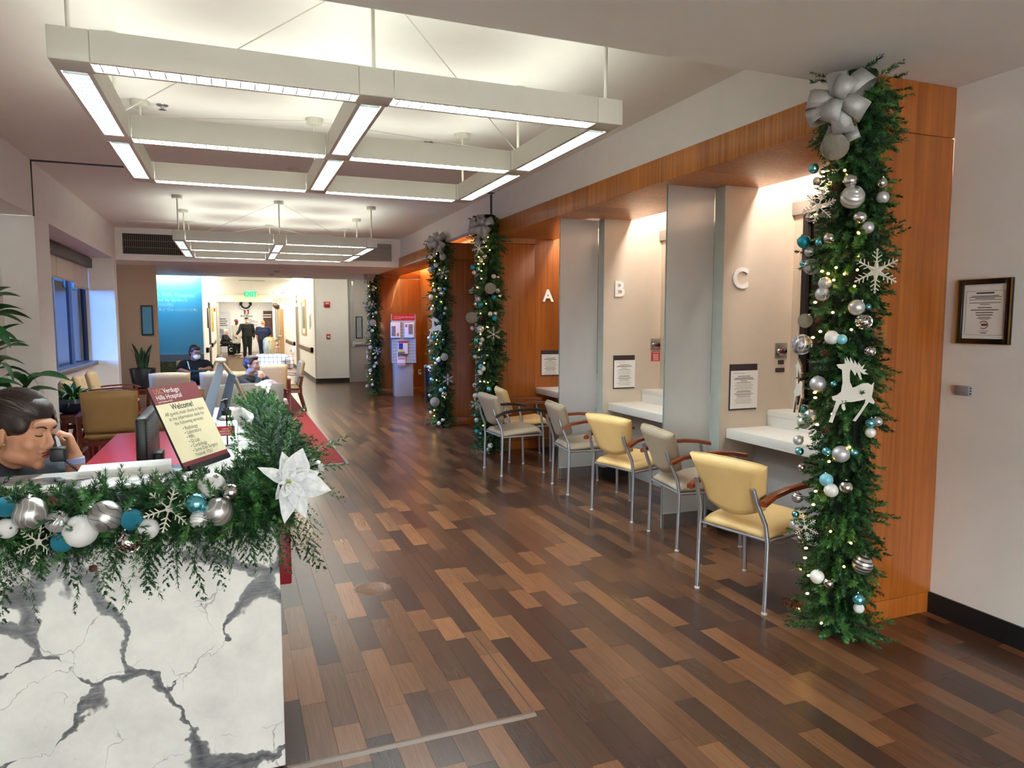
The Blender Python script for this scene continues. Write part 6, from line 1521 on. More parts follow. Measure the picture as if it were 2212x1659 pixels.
def face_bits(t, M, s=1.0, closed=False, lips=LIPS, brow=BROW, iris='#2b1b12', white=True):
    for q in (-1, 1):
        m_ = MB(); m_.tube([M @ (Vector((q * x, y, z)) * s) for x, y, z in ((0.014, 0.099, 0.030), (0.021, 0.0995, 0.034), (0.029, 0.0975, 0.0365), (0.037, 0.0925, 0.036), (0.045, 0.0855, 0.032))], [0.0020 * s, 0.0030 * s, 0.0030 * s, 0.0024 * s, 0.0012 * s], 6); m_.build('eyebrow', brow, t, smooth=True)
        if closed:
            m_ = MB(); m_.tube([M @ (Vector((q * x, y, z)) * s) for x, y, z in ((0.018, 0.0920, 0.008), (0.024, 0.0942, 0.0055), (0.030, 0.0945, 0.0045), (0.037, 0.0912, 0.005), (0.044, 0.0850, 0.008))], [0.0010 * s, 0.0016 * s, 0.0018 * s, 0.0018 * s, 0.0014 * s], 6); m_.build('eyelashes', brow, t, smooth=True)
        else:
            m_ = MB(); B(m_, M, Vector((q * 0.030, 0.0835, 0.010)) * s, (0.0125 * s, 0.0098 * s, 0.0070 * s)); m_.build('eye', mat('eye_white', '#d8d0c8', 0.3), t, smooth=True)
            m_ = MB(); B(m_, M, Vector((q * 0.030, 0.0900, 0.010)) * s, (0.0058 * s, 0.0045 * s, 0.0060 * s)); m_.build('iris', mat('iris_dark', iris, 0.2), t, smooth=True)
    m_ = MB(); B(m_, M, Vector((0, 0.101, -0.0525)) * s, (0.022 * s, 0.0065 * s, 0.0045 * s)); B(m_, M, Vector((0, 0.100, -0.0635)) * s, (0.018 * s, 0.0070 * s, 0.0058 * s)); m_.build('lips', lips, t, smooth=True)
def hand(mb, wr, d, pn, side, curl=(25, 35, 25), s=1.0, thumb=35, r=0.0085):
    """palm along d, palm facing pn, thumb towards side"""
    d = Vector(d).normalized(); pn = Vector(pn); pn = (pn - d * pn.dot(d)).normalized(); sd = Vector(side); sd = (sd - d * sd.dot(d) - pn * sd.dot(pn)).normalized()
    wr = Vector(wr); Mh = Matrix((sd, d, -pn)).transposed()
    mb.ball(wr + d * 0.045 * s, (0.040 * s, 0.052 * s, 0.016 * s), 14, 10, 0, Mh.to_4x4()); cap(mb, wr - d * 0.01 * s, wr + d * 0.03 * s, 0.023 * s, 0.024 * s)
    tips = []
    for k, (off, L) in enumerate(((0.028, 0.074), (0.010, 0.082), (-0.009, 0.077), (-0.027, 0.060))):
        p = wr + d * 0.080 * s + sd * off * s; a = 0; dr_ = d + sd * off * 2.0
        segs = [p - d * 0.02 * s]; rr2 = [r * s * 1.1]
        for q, f in enumerate((0.45, 0.32, 0.23)):
            a += R(curl[q] + k * 3); dd = (dr_.normalized() * math.cos(a) + pn * math.sin(a)); p = p + dd * L * f * s; segs.append(p.copy()); rr2.append(r * s * (1 - 0.09 * (q + 1)))
        segs.insert(1, wr + d * 0.080 * s + sd * off * s); rr2.insert(1, r * s * 1.05)
        chain(mb, segs, rr2, 8); tips.append((segs[-1], dd))
    p0 = wr + d * 0.018 * s + sd * 0.026 * s; td = (sd * math.sin(R(thumb)) + d * math.cos(R(thumb)) + pn * 0.45).normalized()
    p1 = p0 + td * 0.034 * s; p2 = p1 + (td * 0.7 + d * 0.5 + pn * 0.25).normalized() * 0.028 * s; p3 = p2 + (d * 0.8 + td * 0.4 + pn * 0.2).normalized() * 0.022 * s
    chain(mb, [p0, p1, p2, p3], [0.014 * s, 0.0115 * s, 0.010 * s, 0.0085 * s], 8)
    return tips
def torso(mb, pel, chest, neck, rp, rc, sh, ex=0.0):
    """pel, chest, neck base points; rp, rc half sizes (x, y); sh shoulder points"""
    pel, chest, neck = Vector(pel), Vector(chest), Vector(neck)
    ax = (Vector(sh[1]) - Vector(sh[0])).normalized(); up = (neck - pel).normalized(); fw = up.cross(ax).normalized(); Mt = Matrix((ax, fw, up)).transposed()
    for k in range(7):
        u = k / 6; c = pel.lerp(chest, u); rx = rp[0] * (1 - u) + rc[0] * u - 0.018 * math.sin(math.pi * u); ry = rp[1] * (1 - u) + rc[1] * u
        mb.ball(c, (rx + ex, ry + ex, 0.10 + ex), 16, 10, 0, Mt.to_4x4())
    mb.ball(chest.lerp(neck, 0.55), (rc[0] * 0.86 + ex, rc[1] * 0.72 + ex, 0.075 + ex), 16, 10, 0, Mt.to_4x4())
    for s_ in sh: cap(mb, chest.lerp(neck, 0.7), s_, 0.062 + ex, 0.058 + ex)
def limb(mb, pts, rad, ex=0.0): chain(mb, [Vector(p) for p in pts], [r + ex for r in rad], 12)
ARM, LEG = (0.052, 0.042, 0.028), (0.085, 0.060, 0.040)

# ---- receptionist on the telephone
RY = 2.97
hc = atY(47, 934, RY); fdir = Vector((0.86, -0.47, -0.15)).normalized()
MH = frame(hc, fdir, (0.10, 0.03, 1)); HS = 1.07
rt = thing('person', 'receptionist in a slate grey shirt talking on a black telephone', 'person', (hc.x - 0.12, RY + 0.05, 0))
off = Vector((-rt.location.x, -rt.location.y, 0)); TO = Matrix.Translation(off)
def LP(v_): return Vector(v_) + off
MHl = TO @ MH
neck0 = MHl @ Vector((0, -0.03, -0.09)); nb = LP((hc.x - 0.09, RY + 0.035, 1.085)); chest = LP((hc.x - 0.12, RY + 0.05, 0.93)); pel = LP((hc.x - 0.22, RY + 0.05, 0.55))
shF, shN = LP((hc.x + 0.06, RY + 0.17, 1.035)), LP((hc.x - 0.20, RY - 0.07, 1.03))
wr = LP(atY(160, 985, RY + 0.02)); el = LP(atY(172, 1062, RY + 0.02)); hand_dir = (LP(atY(156, 950, RY + 0.02)) - wr).normalized()
wr2, el2 = LP((hc.x + 0.20, RY - 0.12, 0.77)), LP((hc.x + 0.0, RY - 0.17, 0.76))
mb = MB(); head(mb, MHl, HS)
cap(mb, neck0, nb, 0.056, 0.062); cap(mb, MHl @ Vector((0, 0.0, -0.075)), nb, 0.05, 0.06)
torso(mb, pel, chest, nb, (0.17, 0.12), (0.165, 0.115), (shF, shN))
limb(mb, [shF, el, wr], (0.055, 0.046, 0.029)); limb(mb, [shN, el2, wr2], (0.055, 0.045, 0.028))
tips = hand(mb, wr, hand_dir + Vector((-0.1, 0, 0.1)), Vector((-0.85, -0.25, -0.2)), Vector((-0.1, 0.95, 0.1)), (50, 62, 35), 0.95, 30)
hand(mb, wr2, Vector((1, 0.1, 0)), Vector((0, 0, -1)), Vector((0, 1, 0)), (10, 15, 10), 1.0)
hipL, hipR = pel + Vector((0.02, 0.09, 0)), pel + Vector((0.02, -0.09, 0))
for h_ in (hipL, hipR): limb(mb, [h_, h_ + Vector((0.42, 0, -0.02)), h_ + Vector((0.42, 0, -0.42))], LEG); cap(mb, h_ + Vector((0.42, 0, -0.47)), h_ + Vector((0.56, 0, -0.49)), 0.038, 0.03)
body = remesh('body', mb, SK1, rt, 0.0055, 5)
face_bits(rt, MHl, HS, True)
mb = MB(); torso(mb, pel, chest, LP((hc.x - 0.10, RY + 0.035, 1.055)), (0.17, 0.12), (0.17, 0.12), (shF, shN), 0.022)
limb(mb, [shF, shF.lerp(el, 0.62)], (0.06, 0.058), 0.012); limb(mb, [shN, shN.lerp(el2, 0.7)], (0.06, 0.056), 0.012)
sh_ = remesh('shirt', mb, SHIRTG, rt, 0.008, 6)
m_ = MB()
for s_ in (-1, 1):
    a0 = nb + Vector((0.02, s_ * 0.07, 0.03)); m_.sheet([[nb + Vector((-0.07, s_ * 0.05, 0.055)), nb + Vector((-0.08, s_ * 0.10, 0.02))], [nb + Vector((0.0, s_ * 0.075, 0.045)), nb + Vector((0.0, s_ * 0.13, -0.005))], [nb + Vector((0.085, s_ * 0.035, -0.02)), nb + Vector((0.10, s_ * 0.10, -0.07))]])
o = m_.build('collar', SHIRTG, sh_, smooth=True, angle=180); sd = o.modifiers.new('t', 'SOLIDIFY'); sd.thickness = 0.006
mb = MB()
for h_ in (hipL, hipR): limb(mb, [h_, h_ + Vector((0.42, 0, -0.02)), h_ + Vector((0.42, 0, -0.40))], LEG, 0.012)
mb.ball(pel, (0.19, 0.14, 0.12), 14, 10); remesh('trousers', mb, DARKTR, rt, 0.012, 3)
mb = MB()                                                         # hair swept back from the brow into a loose bun
def hb(c, r, rot=None): B(mb, MHl, tuple(v * HS for v in c), tuple(v * HS for v in r), rot)
hb((0, -0.024, 0.047), (0.087, 0.104, 0.089)); hb((0, 0.012, 0.088), (0.068, 0.076, 0.042), (0.12, 0, 0)); hb((0, -0.080, -0.005), (0.066, 0.048, 0.070)); hb((0, 0.045, 0.083), (0.058, 0.046, 0.030), (-0.45, 0, 0))
for q in (-1, 1): hb((q * 0.058, 0.012, 0.050), (0.030, 0.066, 0.046), (-0.5, 0, q * -0.1)); hb((q * 0.064, -0.035, 0.018), (0.026, 0.045, 0.040), (-0.4, 0, 0))
hb((0, -0.100, 0.098), (0.050, 0.044, 0.044)); hb((0, -0.075, 0.085), (0.06, 0.05, 0.05))
hr_ = remesh('hair', mb, HAIRD, rt, 0.0065, 14)
m_ = MB(); HC, HRr = Vector((0, -0.020, 0.050)), Vector((0.093, 0.109, 0.096))
for q in range(120):                                              # combed strands running from the brow to the bun
    ph_ = -1.45 + 2.9 * q / 119; P_ = []
    for i in range(12):
        th_ = 0.42 + 2.25 * i / 11 + 0.10 * math.sin(q * 1.7); c_ = abs(ph_) / 1.45
        d3 = Vector((math.sin(ph_) * math.sin(th_) ** 0.6, math.cos(th_), math.cos(ph_) * math.sin(th_))).normalized()
        rr3 = 1.0 + 0.02 * math.sin(q * 2.9 + i * 0.7)
        P_.append(MHl @ ((HC + Vector((d3.x * HRr.x, d3.y * HRr.y, d3.z * HRr.z)) * rr3) * HS))
    m_.tube(P_, [0.0006] + [0.0032] * 10 + [0.001], 5)
m_.build('hair_strands', hair_mat('combed_hair', '#0d0705', '#3a251a'), hr_, smooth=True)['kind'] = 'stuff'
for z in (-0.043, -0.030):
    m_ = MB(); m_.ball(MHl @ (Vector((0.086, 0.004 + (0.012 if z > -0.04 else 0), z)) * HS), (0.006, 0.006, 0.007), 8, 6); m_.build('earring', GOLD, rt, smooth=True)
m_ = MB()
for p, dd in tips[:3]: m_.ball(p + dd * 0.003 - Vector((0, 0, 0)) + Vector((0.2, -0.9, 0.3)).normalized() * 0.004, (0.0055, 0.0055, 0.007), 8, 6)
m_.build('nail_polish', mat('nail_dark', '#1c0d0d', 0.2), rt, smooth=True)
wb_ = thing('wristband', 'pale lilac watch band on the receptionist\'s wrist', 'watch', wr - off)
ad = (wr - el).normalized(); Mw = frame((0, 0, 0), ad.orthogonal(), ad)
MB().lathe([(0.031, -0.012), (0.033, -0.010), (0.033, 0.010), (0.031, 0.012)], 20, tuple(-ad * 0.018), Mw.to_3x3()).build('band', mat('lilac_rubber', '#9aa6d4', 0.5), wb_, smooth=True)
MB().ball(tuple(-ad * 0.018 + Mw.to_3x3() @ Vector((0.0, 0.032, 0))), (0.014, 0.006, 0.014), 10, 8, 0, Mw).build('watch_case', BLACKPL, wb_, smooth=True)
ph = thing('telephone_handset', 'black telephone handset held at the receptionist\'s mouth', 'telephone', atY(127, 981, RY - 0.09))
pd = (LP(atY(30, 950, RY - 0.06)) - LP(atY(127, 981, RY - 0.09))); m_ = MB()
e0 = Vector((0, 0, 0)); e1 = atY(18, 940, RY + 0.14) - atY(127, 981, RY - 0.09)
e1 = (MH @ (Vector((-0.095, -0.01, 0.0)) * HS)) - atY(127, 981, RY - 0.09)
m_.tube([e0, e0.lerp(e1, 0.3) + Vector((0.01, 0.0, 0.015)), e0.lerp(e1, 0.75) + Vector((0.01, 0, 0.012)), e1], [0.02, 0.015, 0.015, 0.02], 8); m_.build('grip', BLACKPL, ph, smooth=True)
MB().box((-0.024, -0.026, -0.024), (0.024, 0.022, 0.026)).build('mouthpiece', BLACKPL, ph, bevel=0.008)
cp0 = atY(137, 992, RY - 0.09) - ph.location; cp1 = atY(232, 1022, 3.05) - ph.location; P_ = []
for i in range(160):
    u = i / 159; c = cp0.lerp(cp1, u) + Vector((0, 0, -0.03 * math.sin(math.pi * u))); P_.append(c + Vector((0, math.cos(u * 150), math.sin(u * 150))) * 0.005)
m_ = MB(); m_.tube(P_, 0.0016, 5); m_.build('coiled_cord', mat('cord_dark', '#2a2630', 0.5), ph, smooth=True)

# ---- seated visitors
def sitter(label, pos, f, hd, skin, topm, bottom, hairm, arms, hairfn, eyes=True, sleeves=1.0, hh=1.20, lean=0.05, fat=1.0, seatz=0.50, look_up=0.0, s=1.0, voxel=0.011, closed=False):
    """pos: seat centre on the floor plan; f: way the body faces; hd: way the face looks; arms: two lists of (elbow, wrist, hand direction, palm) in body axes"""
    t = thing('person', label, 'person', (pos[0], pos[1], 0.0)); Mb = frame((0, 0, 0), (f[0], f[1], 0)); Bp = lambda x, y, z: Mb @ Vector((x, y, z))
    pel = Bp(0, -0.06, seatz + 0.07); chest = Bp(0, -0.08 + lean, hh - 0.42); neck = Bp(0, -0.07 + lean, hh - 0.25); hc_ = Bp(0, -0.035 + lean * 1.3, hh - 0.115)
    sh = [Bp(-0.175 * fat, -0.07 + lean, hh - 0.325), Bp(0.175 * fat, -0.07 + lean, hh - 0.325)]
    Mh = frame(hc_, (hd[0], hd[1], look_up)); mb = MB(); head(mb, Mh, s); cap(mb, Mh @ Vector((0, -0.02, -0.08)), neck, 0.05, 0.058)
    torso(mb, pel, chest, neck, (0.165 * fat, 0.125 * fat), (0.16 * fat, 0.11 * fat), sh)
    hips = [Bp(-0.095, 0.0, seatz + 0.06), Bp(0.095, 0.0, seatz + 0.06)]; kn = [Bp(-0.12, 0.42, seatz + 0.03), Bp(0.12, 0.42, seatz + 0.03)]; an = [Bp(-0.12, 0.40, 0.10), Bp(0.12, 0.44, 0.10)]
    ar = []
    for k, (e_, w_, hd_, pn_, sd_) in enumerate(arms):
        E2, W2 = Bp(*e_), Bp(*w_); ar.append((sh[k], E2, W2)); limb(mb, [sh[k], E2, W2], ARM)
        hand(mb, W2, Mb.to_3x3() @ Vector(hd_), Mb.to_3x3() @ Vector(pn_), Mb.to_3x3() @ Vector(sd_), (25, 40, 30))
    for k in (0, 1): limb(mb, [hips[k], kn[k], an[k]], LEG); limb(mb, [an[k] + Vector((0, 0, -0.06)), an[k] + Bp(0, 0.14, -0.065)], (0.034, 0.028))
    remesh('body', mb, skin, t, voxel, 3)
    if eyes: face_bits(t, Mh, s, closed)
    mb = MB(); torso(mb, pel, chest, neck - Vector((0, 0, 0.02)), (0.165 * fat, 0.125 * fat), (0.165 * fat, 0.115 * fat), sh, 0.016)
    for a, e_, w_ in ar:
        if sleeves > 0.9: limb(mb, [a, e_, e_.lerp(w_, 0.9)], (0.058, 0.05, 0.036), 0.012)
        else: limb(mb, [a, a.lerp(e_, sleeves)], (0.058, 0.052), 0.014)
    remesh('top', mb, topm, t, voxel, 4)
    mb = MB()
    for k in (0, 1): limb(mb, [hips[k], kn[k], an[k] + Vector((0, 0, 0.02))], LEG, 0.012)
    mb.ball(pel, (0.17 * fat, 0.14 * fat, 0.11), 14, 10, 0, Mb); remesh('trousers', mb, bottom, t, 0.014, 3)
    for k in (0, 1):
        m2 = MB(); cap(m2, an[k] + Vector((0, 0, -0.045)), an[k] + Bp(0, 0.15, -0.055), 0.046, 0.038); m2.build('shoe', SHOEB, t, smooth=True)
    mb = MB(); hairfn(mb, Mh, s); remesh('hair', mb, hairm, t, voxel * 0.8, 7)
    t['_m'] = 0; del t['_m']
    return t, Mh, Bp
def hair_short(mb, M, s):
    b = lambda c, r, rot=None: B(mb, M, tuple(v * s for v in c), tuple(v * s for v in r), rot)
    b((0, -0.022, 0.055), (0.082, 0.098, 0.080)); b((0, -0.06, 0.01), (0.072, 0.062, 0.075)); b((0, 0.045, 0.098), (0.060, 0.050, 0.032))
    for q in (-1, 1): b((q * 0.068, 0.0, 0.035), (0.018, 0.040, 0.042))
def hair_bob(mb, M, s):
    hair_short(mb, M, s); b = lambda c, r, rot=None: B(mb, M, tuple(v * s for v in c), tuple(v * s for v in r), rot)
    for q in (-1, 1): b((q * 0.075, -0.02, -0.02), (0.034, 0.06, 0.11)); b((q * 0.07, 0.01, -0.085), (0.028, 0.045, 0.05))
    b((0, -0.075, -0.03), (0.098, 0.055, 0.12)); b((0, -0.035, 0.06), (0.098, 0.10, 0.085)); b((0, -0.06, 0.0), (0.10, 0.07, 0.10))
def hair_tied(mb, M, s):
    hair_short(mb, M, s); b = lambda c, r, rot=None: B(mb, M, tuple(v * s for v in c), tuple(v * s for v in r), rot)
    b((0, 0.066, 0.085), (0.055, 0.030, 0.030)); b((-0.07, -0.06, -0.08), (0.030, 0.035, 0.09)); b((0, -0.09, -0.02), (0.06, 0.04, 0.09))
# man in grey with both hands at his face
sitter('man in a dark grey sweater holding both hands to his mouth', (0.19, 10.30), (0.80, -0.60), (0.88, -0.47), SK3, GREYCL, DARKTR, HAIRG,
       [((-0.20, 0.22, 0.66), (-0.07, 0.19, 0.83), (0.45, -0.1, 0.8), (0.3, -0.9, 0), (0.3, 0.2, -0.5)), ((0.20, 0.24, 0.66), (0.08, 0.21, 0.82), (-0.45, -0.1, 0.8), (-0.3, -0.9, 0), (-0.3, 0.2, -0.5))], hair_short, hh=1.125, lean=0.06, fat=1.22, seatz=0.47)
t = thing('patterned_tote', 'pale flowered bag with a brown strap on the man\'s lap', 'bag', (0.42, 10.08, 0.58))
mb = MB(); mb.ball((0, 0, 0.11), (0.15, 0.10, 0.13), 14, 10); mb.ball((0.06, -0.03, 0.06), (0.13, 0.09, 0.08), 12, 8); remesh('pouch', mb, mat('flowered_cloth', '#b39a9c', 0.85, var=0.45, vscale=22), t, 0.012, 3)
MB().tube([(-0.08, -0.05, 0.22), (0.02, -0.09, 0.16), (0.12, -0.10, 0.06)], 0.012, 6).build('strap', mat('strap_brown', '#8a5c3a', 0.6), t, smooth=True)
# blonde woman with a phone
PLAID = NT('plaid_shirt'); tcn = PLAID.add('ShaderNodeTexCoord'); sxy = PLAID.add('ShaderNodeSeparateXYZ'); PLAID.link(tcn, 'Object', sxy, 0); outs = []
for ax in (0, 2):
    ml = PLAID.add('ShaderNodeMath', operation='MULTIPLY', n_1=15.0); PLAID.link(sxy, ax, ml, 0); fr = PLAID.add('ShaderNodeMath', operation='FRACT'); PLAID.link(ml, 0, fr, 0); lt = PLAID.add('ShaderNodeMath', operation='LESS_THAN', n_1=0.13); PLAID.link(fr, 0, lt, 0); outs.append(lt)
mxp = PLAID.add('ShaderNodeMath', operation='MAXIMUM'); PLAID.link(outs[0], 0, mxp, 0); PLAID.link(outs[1], 0, mxp, 1)
rp_ = PLAID.ramp(mxp, 0, [(0.4, hexc('#e2d9cf')), (0.6, hexc('#5a5a6c'))]); PLAID.link(rp_, 0, PLAID.b, 'Base Color'); PLAID.set(Roughness=0.85); PLAID = PLAID.m
bw, BM, BB = sitter('blonde woman in a white plaid shirt looking at her phone', (0.60, 12.52), (0.30, 0.95), (0.97, 0.12), SK3, PLAID, JEANS, HAIRB,
       [((-0.25, 0.10, 0.80), (-0.10, 0.30, 0.86), (0.8, 0.5, 0.1), (0, 0, 1), (0, 0, 1)), ((0.27, 0.08, 0.84), (0.26, 0.26, 1.00), (0.1, 0.6, 0.8), (-1, 0, 0), (0, -0.3, 0.9))], hair_bob, hh=1.31, lean=0.02, fat=1.2, s=1.08)
for q in (-1, 1):
    m_ = MB(); m_.tube([BM @ Vector((q * 0.03 + 0.024 * math.cos(a), 0.105 - abs(q * 0.03 + 0.024 * math.cos(a)) * 0.2, 0.012 + 0.018 * math.sin(a))) for a in np.linspace(0, 2 * math.pi, 13)], 0.003, 5, cap=False); m_.build('glasses_rim', LENS, bw)
    m_ = MB(); m_.tube([BM @ Vector((q * 0.056, 0.09, 0.014)), BM @ Vector((q * 0.08, 0.0, 0.012))], 0.003, 5); m_.build('glasses_arm', LENS, bw)
hp = BB(0.26, 0.33, 1.07) + bw.location
t = thing('smartphone', 'smartphone with a lit blue-white screen in the blonde woman\'s hand', 'phone', hp, R(-70))
Mx = Matrix.Rotation(R(-20), 4, 'X')
MB().box((-0.038, -0.004, -0.03), (0.038, 0.004, 0.12), 0, Mx).build('case', mat('phone_white', '#d5d9e2', 0.3), t, bevel=0.002)
MB().box((-0.034, -0.0052, -0.022), (0.034, -0.0042, 0.112), 0, Mx).build('screen', lamp_mat('phone_screen', '#9db8ee', 1.0), t)
# masked woman writing
mw, MM, MB_ = sitter('woman in black with a white mask and glasses, writing in her lap', (-0.66, 13.66), (0.18, -0.98), (0.55, -0.83), SK2, BLKCL, JEANS, HAIRD,
       [((-0.26, 0.06, 0.78), (-0.10, 0.28, 0.76), (0.75, 0.6, 0.1), (0, 0, -1), (0, 0, 1)), ((0.26, 0.08, 0.76), (0.16, 0.30, 0.74), (-0.5, 0.8, 0.0), (0, 0, -1), (0, 0, 1))], hair_tied, hh=1.18, lean=0.12, fat=1.08, look_up=-0.30, sleeves=0.75)
mb = MB(); B(mb, MM, (0, 0.072, -0.055), (0.062, 0.052, 0.055)); mb.build('face_mask', mat('mask_pattern', '#dfe2e4', 0.8, var=0.25, vscale=40), mw, smooth=True)
for q in (-1, 1):
    m_ = MB(); m_.tube([MM @ Vector((q * 0.03 + 0.024 * math.cos(a), 0.106 - abs(q * 0.03 + 0.024 * math.cos(a)) * 0.2, 0.012 + 0.016 * math.sin(a))) for a in np.linspace(0, 2 * math.pi, 13)], 0.003, 5, cap=False); m_.build('glasses_rim', LENS, mw)
    m_ = MB(); m_.tube([MM @ Vector((q * 0.056, 0.09, 0.014)), MM @ Vector((q * 0.08, 0.0, 0.012))], 0.003, 5); m_.build('glasses_arm', LENS, mw)
c_ = MB_(0.06, 0.34, 0.70) + mw.location
t = thing('handbag', 'black handbag in the masked woman\'s lap', 'bag', c_ + Vector((0.08, -0.02, -0.13)))
mb = MB(); mb.ball((0, 0, 0.08), (0.19, 0.13, 0.11), 14, 10); remesh('pouch', mb, BLKCL, t, 0.014, 2); MB().tube([(-0.15, 0, 0.12), (-0.05, -0.1, 0.17), (0.08, -0.1, 0.17), (0.16, 0, 0.12)], 0.01, 6).build('strap', mat('bag_teal', '#2c6a72', 0.6), t, smooth=True)
t = thing('clipboard', 'teal-edged clipboard the masked woman writes on', 'clipboard', c_ + Vector((0.10, -0.04, 0.055)), R(15))
MB().box((-0.15, -0.10, 0), (0.15, 0.10, 0.008)).build('board', mat('bag_teal', '#2c6a72', 0.6), t); MB().box((-0.13, -0.09, 0.008), (0.13, 0.09, 0.011)).build('sheet', BLKCL, t)
t = thing('pen', 'white pen in the masked woman\'s hand', 'pen', c_ + Vector((-0.06, -0.06, 0.085))); MB().tube([(0, 0, 0), (-0.03, -0.01, 0.14)], 0.006, 6).build('barrel', PAPER, t)

# ---- people standing in the hall
def stander(label, pos, f, hgt, skin, topm, bottom, arms, shoes, fat=1.0, coat=0.0, hairm=None, capm=None, mask=False, sleeves=1.0, hd=None, bald=False, collar=None):
    t = thing('person', label, 'person', (pos[0], pos[1], 0)); k = hgt / 1.75; Mb = frame((0, 0, 0), (f[0], f[1], 0)); Bp = lambda x, y, z: Mb @ (Vector((x, y, z)) * k)
    hd = hd or f; pel = Bp(0, 0, 0.95); chest = Bp(0, 0.0, 1.28); neck = Bp(0, 0, 1.47); sh = [Bp(-0.185 * fat, 0, 1.40), Bp(0.185 * fat, 0, 1.40)]
    Mh = frame(Bp(0, 0.02, 1.62), (hd[0], hd[1], -0.08)); mb = MB(); head(mb, Mh, k); cap(mb, Mh @ Vector((0, -0.02, -0.08)), neck, 0.052, 0.06)
    torso(mb, pel, chest, neck, (0.16 * fat, 0.115 * fat), (0.17 * fat, 0.115 * fat), sh)
    hips = [Bp(-0.09, 0, 0.92), Bp(0.09, 0, 0.92)]; kn = [Bp(-0.10, 0.03, 0.50), Bp(0.10, 0.01, 0.50)]; an = [Bp(-0.11, 0.0, 0.09), Bp(0.11, -0.02, 0.09)]
    for q in (0, 1): limb(mb, [hips[q], kn[q], an[q]], LEG); limb(mb, [an[q] + Vector((0, 0, -0.05)), an[q] + Bp(0, 0.15, -0.055)], (0.034, 0.03))
    ar = []
    for q, (e_, w_) in enumerate(arms):
        E2, W2 = Bp(*e_), Bp(*w_); ar.append((sh[q], E2, W2)); limb(mb, [sh[q], E2, W2], ARM); hand(mb, W2, (W2 - E2), Mb.to_3x3() @ Vector((0.3 if q == 0 else -0.3, 0.2, 0)), Mb.to_3x3() @ Vector((0, 1, 0)), (20, 30, 20), 1.0, r=0.010)
    remesh('body', mb, skin, t, 0.014, 2)
    mb = MB(); torso(mb, pel, chest, neck - Vector((0, 0, 0.02)), (0.165 * fat, 0.12 * fat), (0.175 * fat, 0.12 * fat), sh, 0.02)
    for a, e_, w_ in ar: limb(mb, [a, e_, e_.lerp(w_, 0.92)] if sleeves > 0.9 else [a, a.lerp(e_, sleeves)], (0.062, 0.052, 0.04) if sleeves > 0.9 else (0.062, 0.06), 0.014)
    if coat:
        for q in range(6): mb.ball(Bp(0, 0, 0.95 - q * coat / 6), (0.20 * fat, 0.15 * fat, 0.12), 14, 8, 0, Mb)
    remesh('coat' if coat else 'top', mb, topm, t, 0.016, 3)
    mb = MB()
    for q in (0, 1): limb(mb, [hips[q], kn[q], an[q] + Vector((0, 0, 0.0))], (0.10 * fat, 0.075, 0.055), 0.014)
    mb.ball(pel, (0.17 * fat, 0.125 * fat, 0.11), 14, 8, 0, Mb); remesh('trousers', mb, bottom, t, 0.018, 3)
    for q in (0, 1): m2 = MB(); cap(m2, an[q] + Vector((0, 0, -0.04)), an[q] + Bp(0, 0.17, -0.048), 0.05, 0.042); m2.build('shoe', shoes, t, smooth=True)
    if hairm: mb = MB(); hair_short(mb, Mh, k); remesh('hair', mb, hairm, t, 0.012, 2)
    if capm: mb = MB(); B(mb, Mh, (0, -0.012, 0.068), (0.086, 0.10, 0.064)); mb.build('cap', capm, t, smooth=True)
    if mask: mb = MB(); B(mb, Mh, (0, 0.068, -0.052), (0.062, 0.052, 0.052)); mb.build('face_mask', MASKM, t, smooth=True)
    else: face_bits(t, Mh, k)
    if collar: m2 = MB(); m2.lathe([(0.075, -0.02), (0.07, 0.02), (0.066, 0.02)], 16, tuple(neck), Mb.to_3x3()); m2.build('collar', collar, t, smooth=True)
    return t
stander('man in a black sweatshirt and dark cap with a face mask in the hall', (0.56, 33.2), (0.35, -0.94), 1.80, SK1, BLKCL, BLKCL, [((-0.30, 0.02, 1.12), (-0.26, 0.10, 0.88)), ((0.36, 0.10, 1.18), (0.52, 0.22, 1.02))], SHOEB, 1.28, capm=mat('cap_navy', '#171a2c', 0.8), mask=True, hd=(0.6, -0.8))
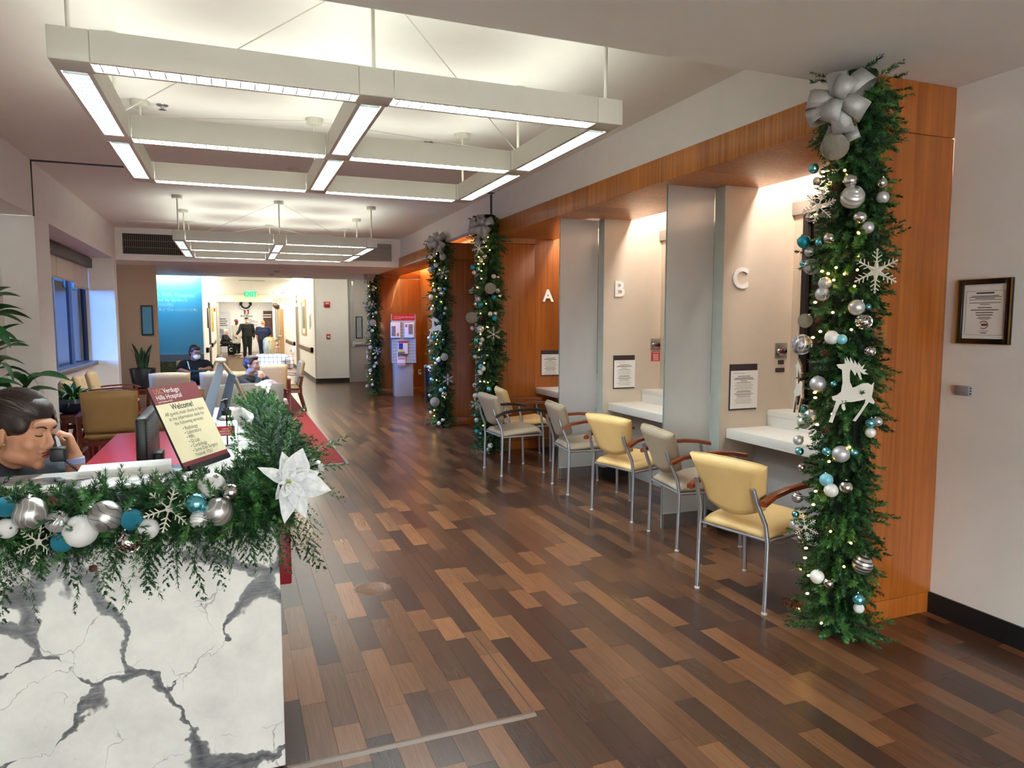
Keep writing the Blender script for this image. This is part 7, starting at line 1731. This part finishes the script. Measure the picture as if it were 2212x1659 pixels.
stander('person in a long white coat and pink scrub cap in the hall', (0.14, 36.0), (0.75, -0.66), 1.72, SK4, COATW, BLKCL, [((-0.24, 0.04, 1.12), (-0.20, 0.14, 0.9)), ((0.24, 0.04, 1.12), (0.20, 0.14, 0.9))], SHOEW, 1.15, coat=0.36, capm=mat('cap_pink', '#c4587c', 0.8))
stander('bald man in a navy polo shirt with his back turned in the hall', (1.12, 30.0), (0.25, 0.97), 1.66, SK1, NAVY, mat('navy_trousers', '#141a2e', 0.85), [((-0.27, 0.02, 1.12), (-0.25, 0.10, 0.86)), ((0.27, 0.06, 1.12), (0.20, 0.22, 0.95))], SHOEB, 1.25, sleeves=0.75, collar=PAPER)
sw, _, _ = sitter('grey-haired person in dark clothes sitting at the left of the hall end', (-0.42, 37.3), (0.85, -0.5), (0.9, -0.3), SK3, BLKCL, DARKTR, mat('white_hair', '#c9c4bb', 0.7), [((-0.2, 0.15, 0.74), (-0.1, 0.36, 0.66), (0.3, 1, 0), (0, 0, -1), (1, 0, 0)), ((0.2, 0.15, 0.74), (0.1, 0.36, 0.66), (-0.3, 1, 0), (0, 0, -1), (-1, 0, 0))], hair_short, hh=1.22, lean=0.12, voxel=0.016)
t = thing('hall_stool', 'dark low seat under the person at the hall end', 'seat', (-0.42, 37.3, 0))
MB().box((-0.2, -0.2, 0.40), (0.2, 0.2, 0.46)).build('seat', BLKCL, t)
for a in (-1, 1):
    for b_ in (-1, 1): MB().tube([(a * 0.17, b_ * 0.17, 0), (a * 0.16, b_ * 0.16, 0.40)], 0.015, 6).build('leg', STEEL, t)
t = thing('tote_bag', 'black tote bag with a white emblem on the hall floor', 'bag', (-0.12, 36.9, 0))
MB().box((-0.16, -0.10, 0), (0.16, 0.10, 0.42)).build('sack', BLKCL, t, bevel=0.03)
m_ = MB(); m_.tube([(0.07 * math.cos(a), -0.105, 0.24 + 0.08 * math.sin(a)) for a in np.linspace(0.6, 5.6, 14)], 0.016, 5); m_.build('emblem', PAPER, t)
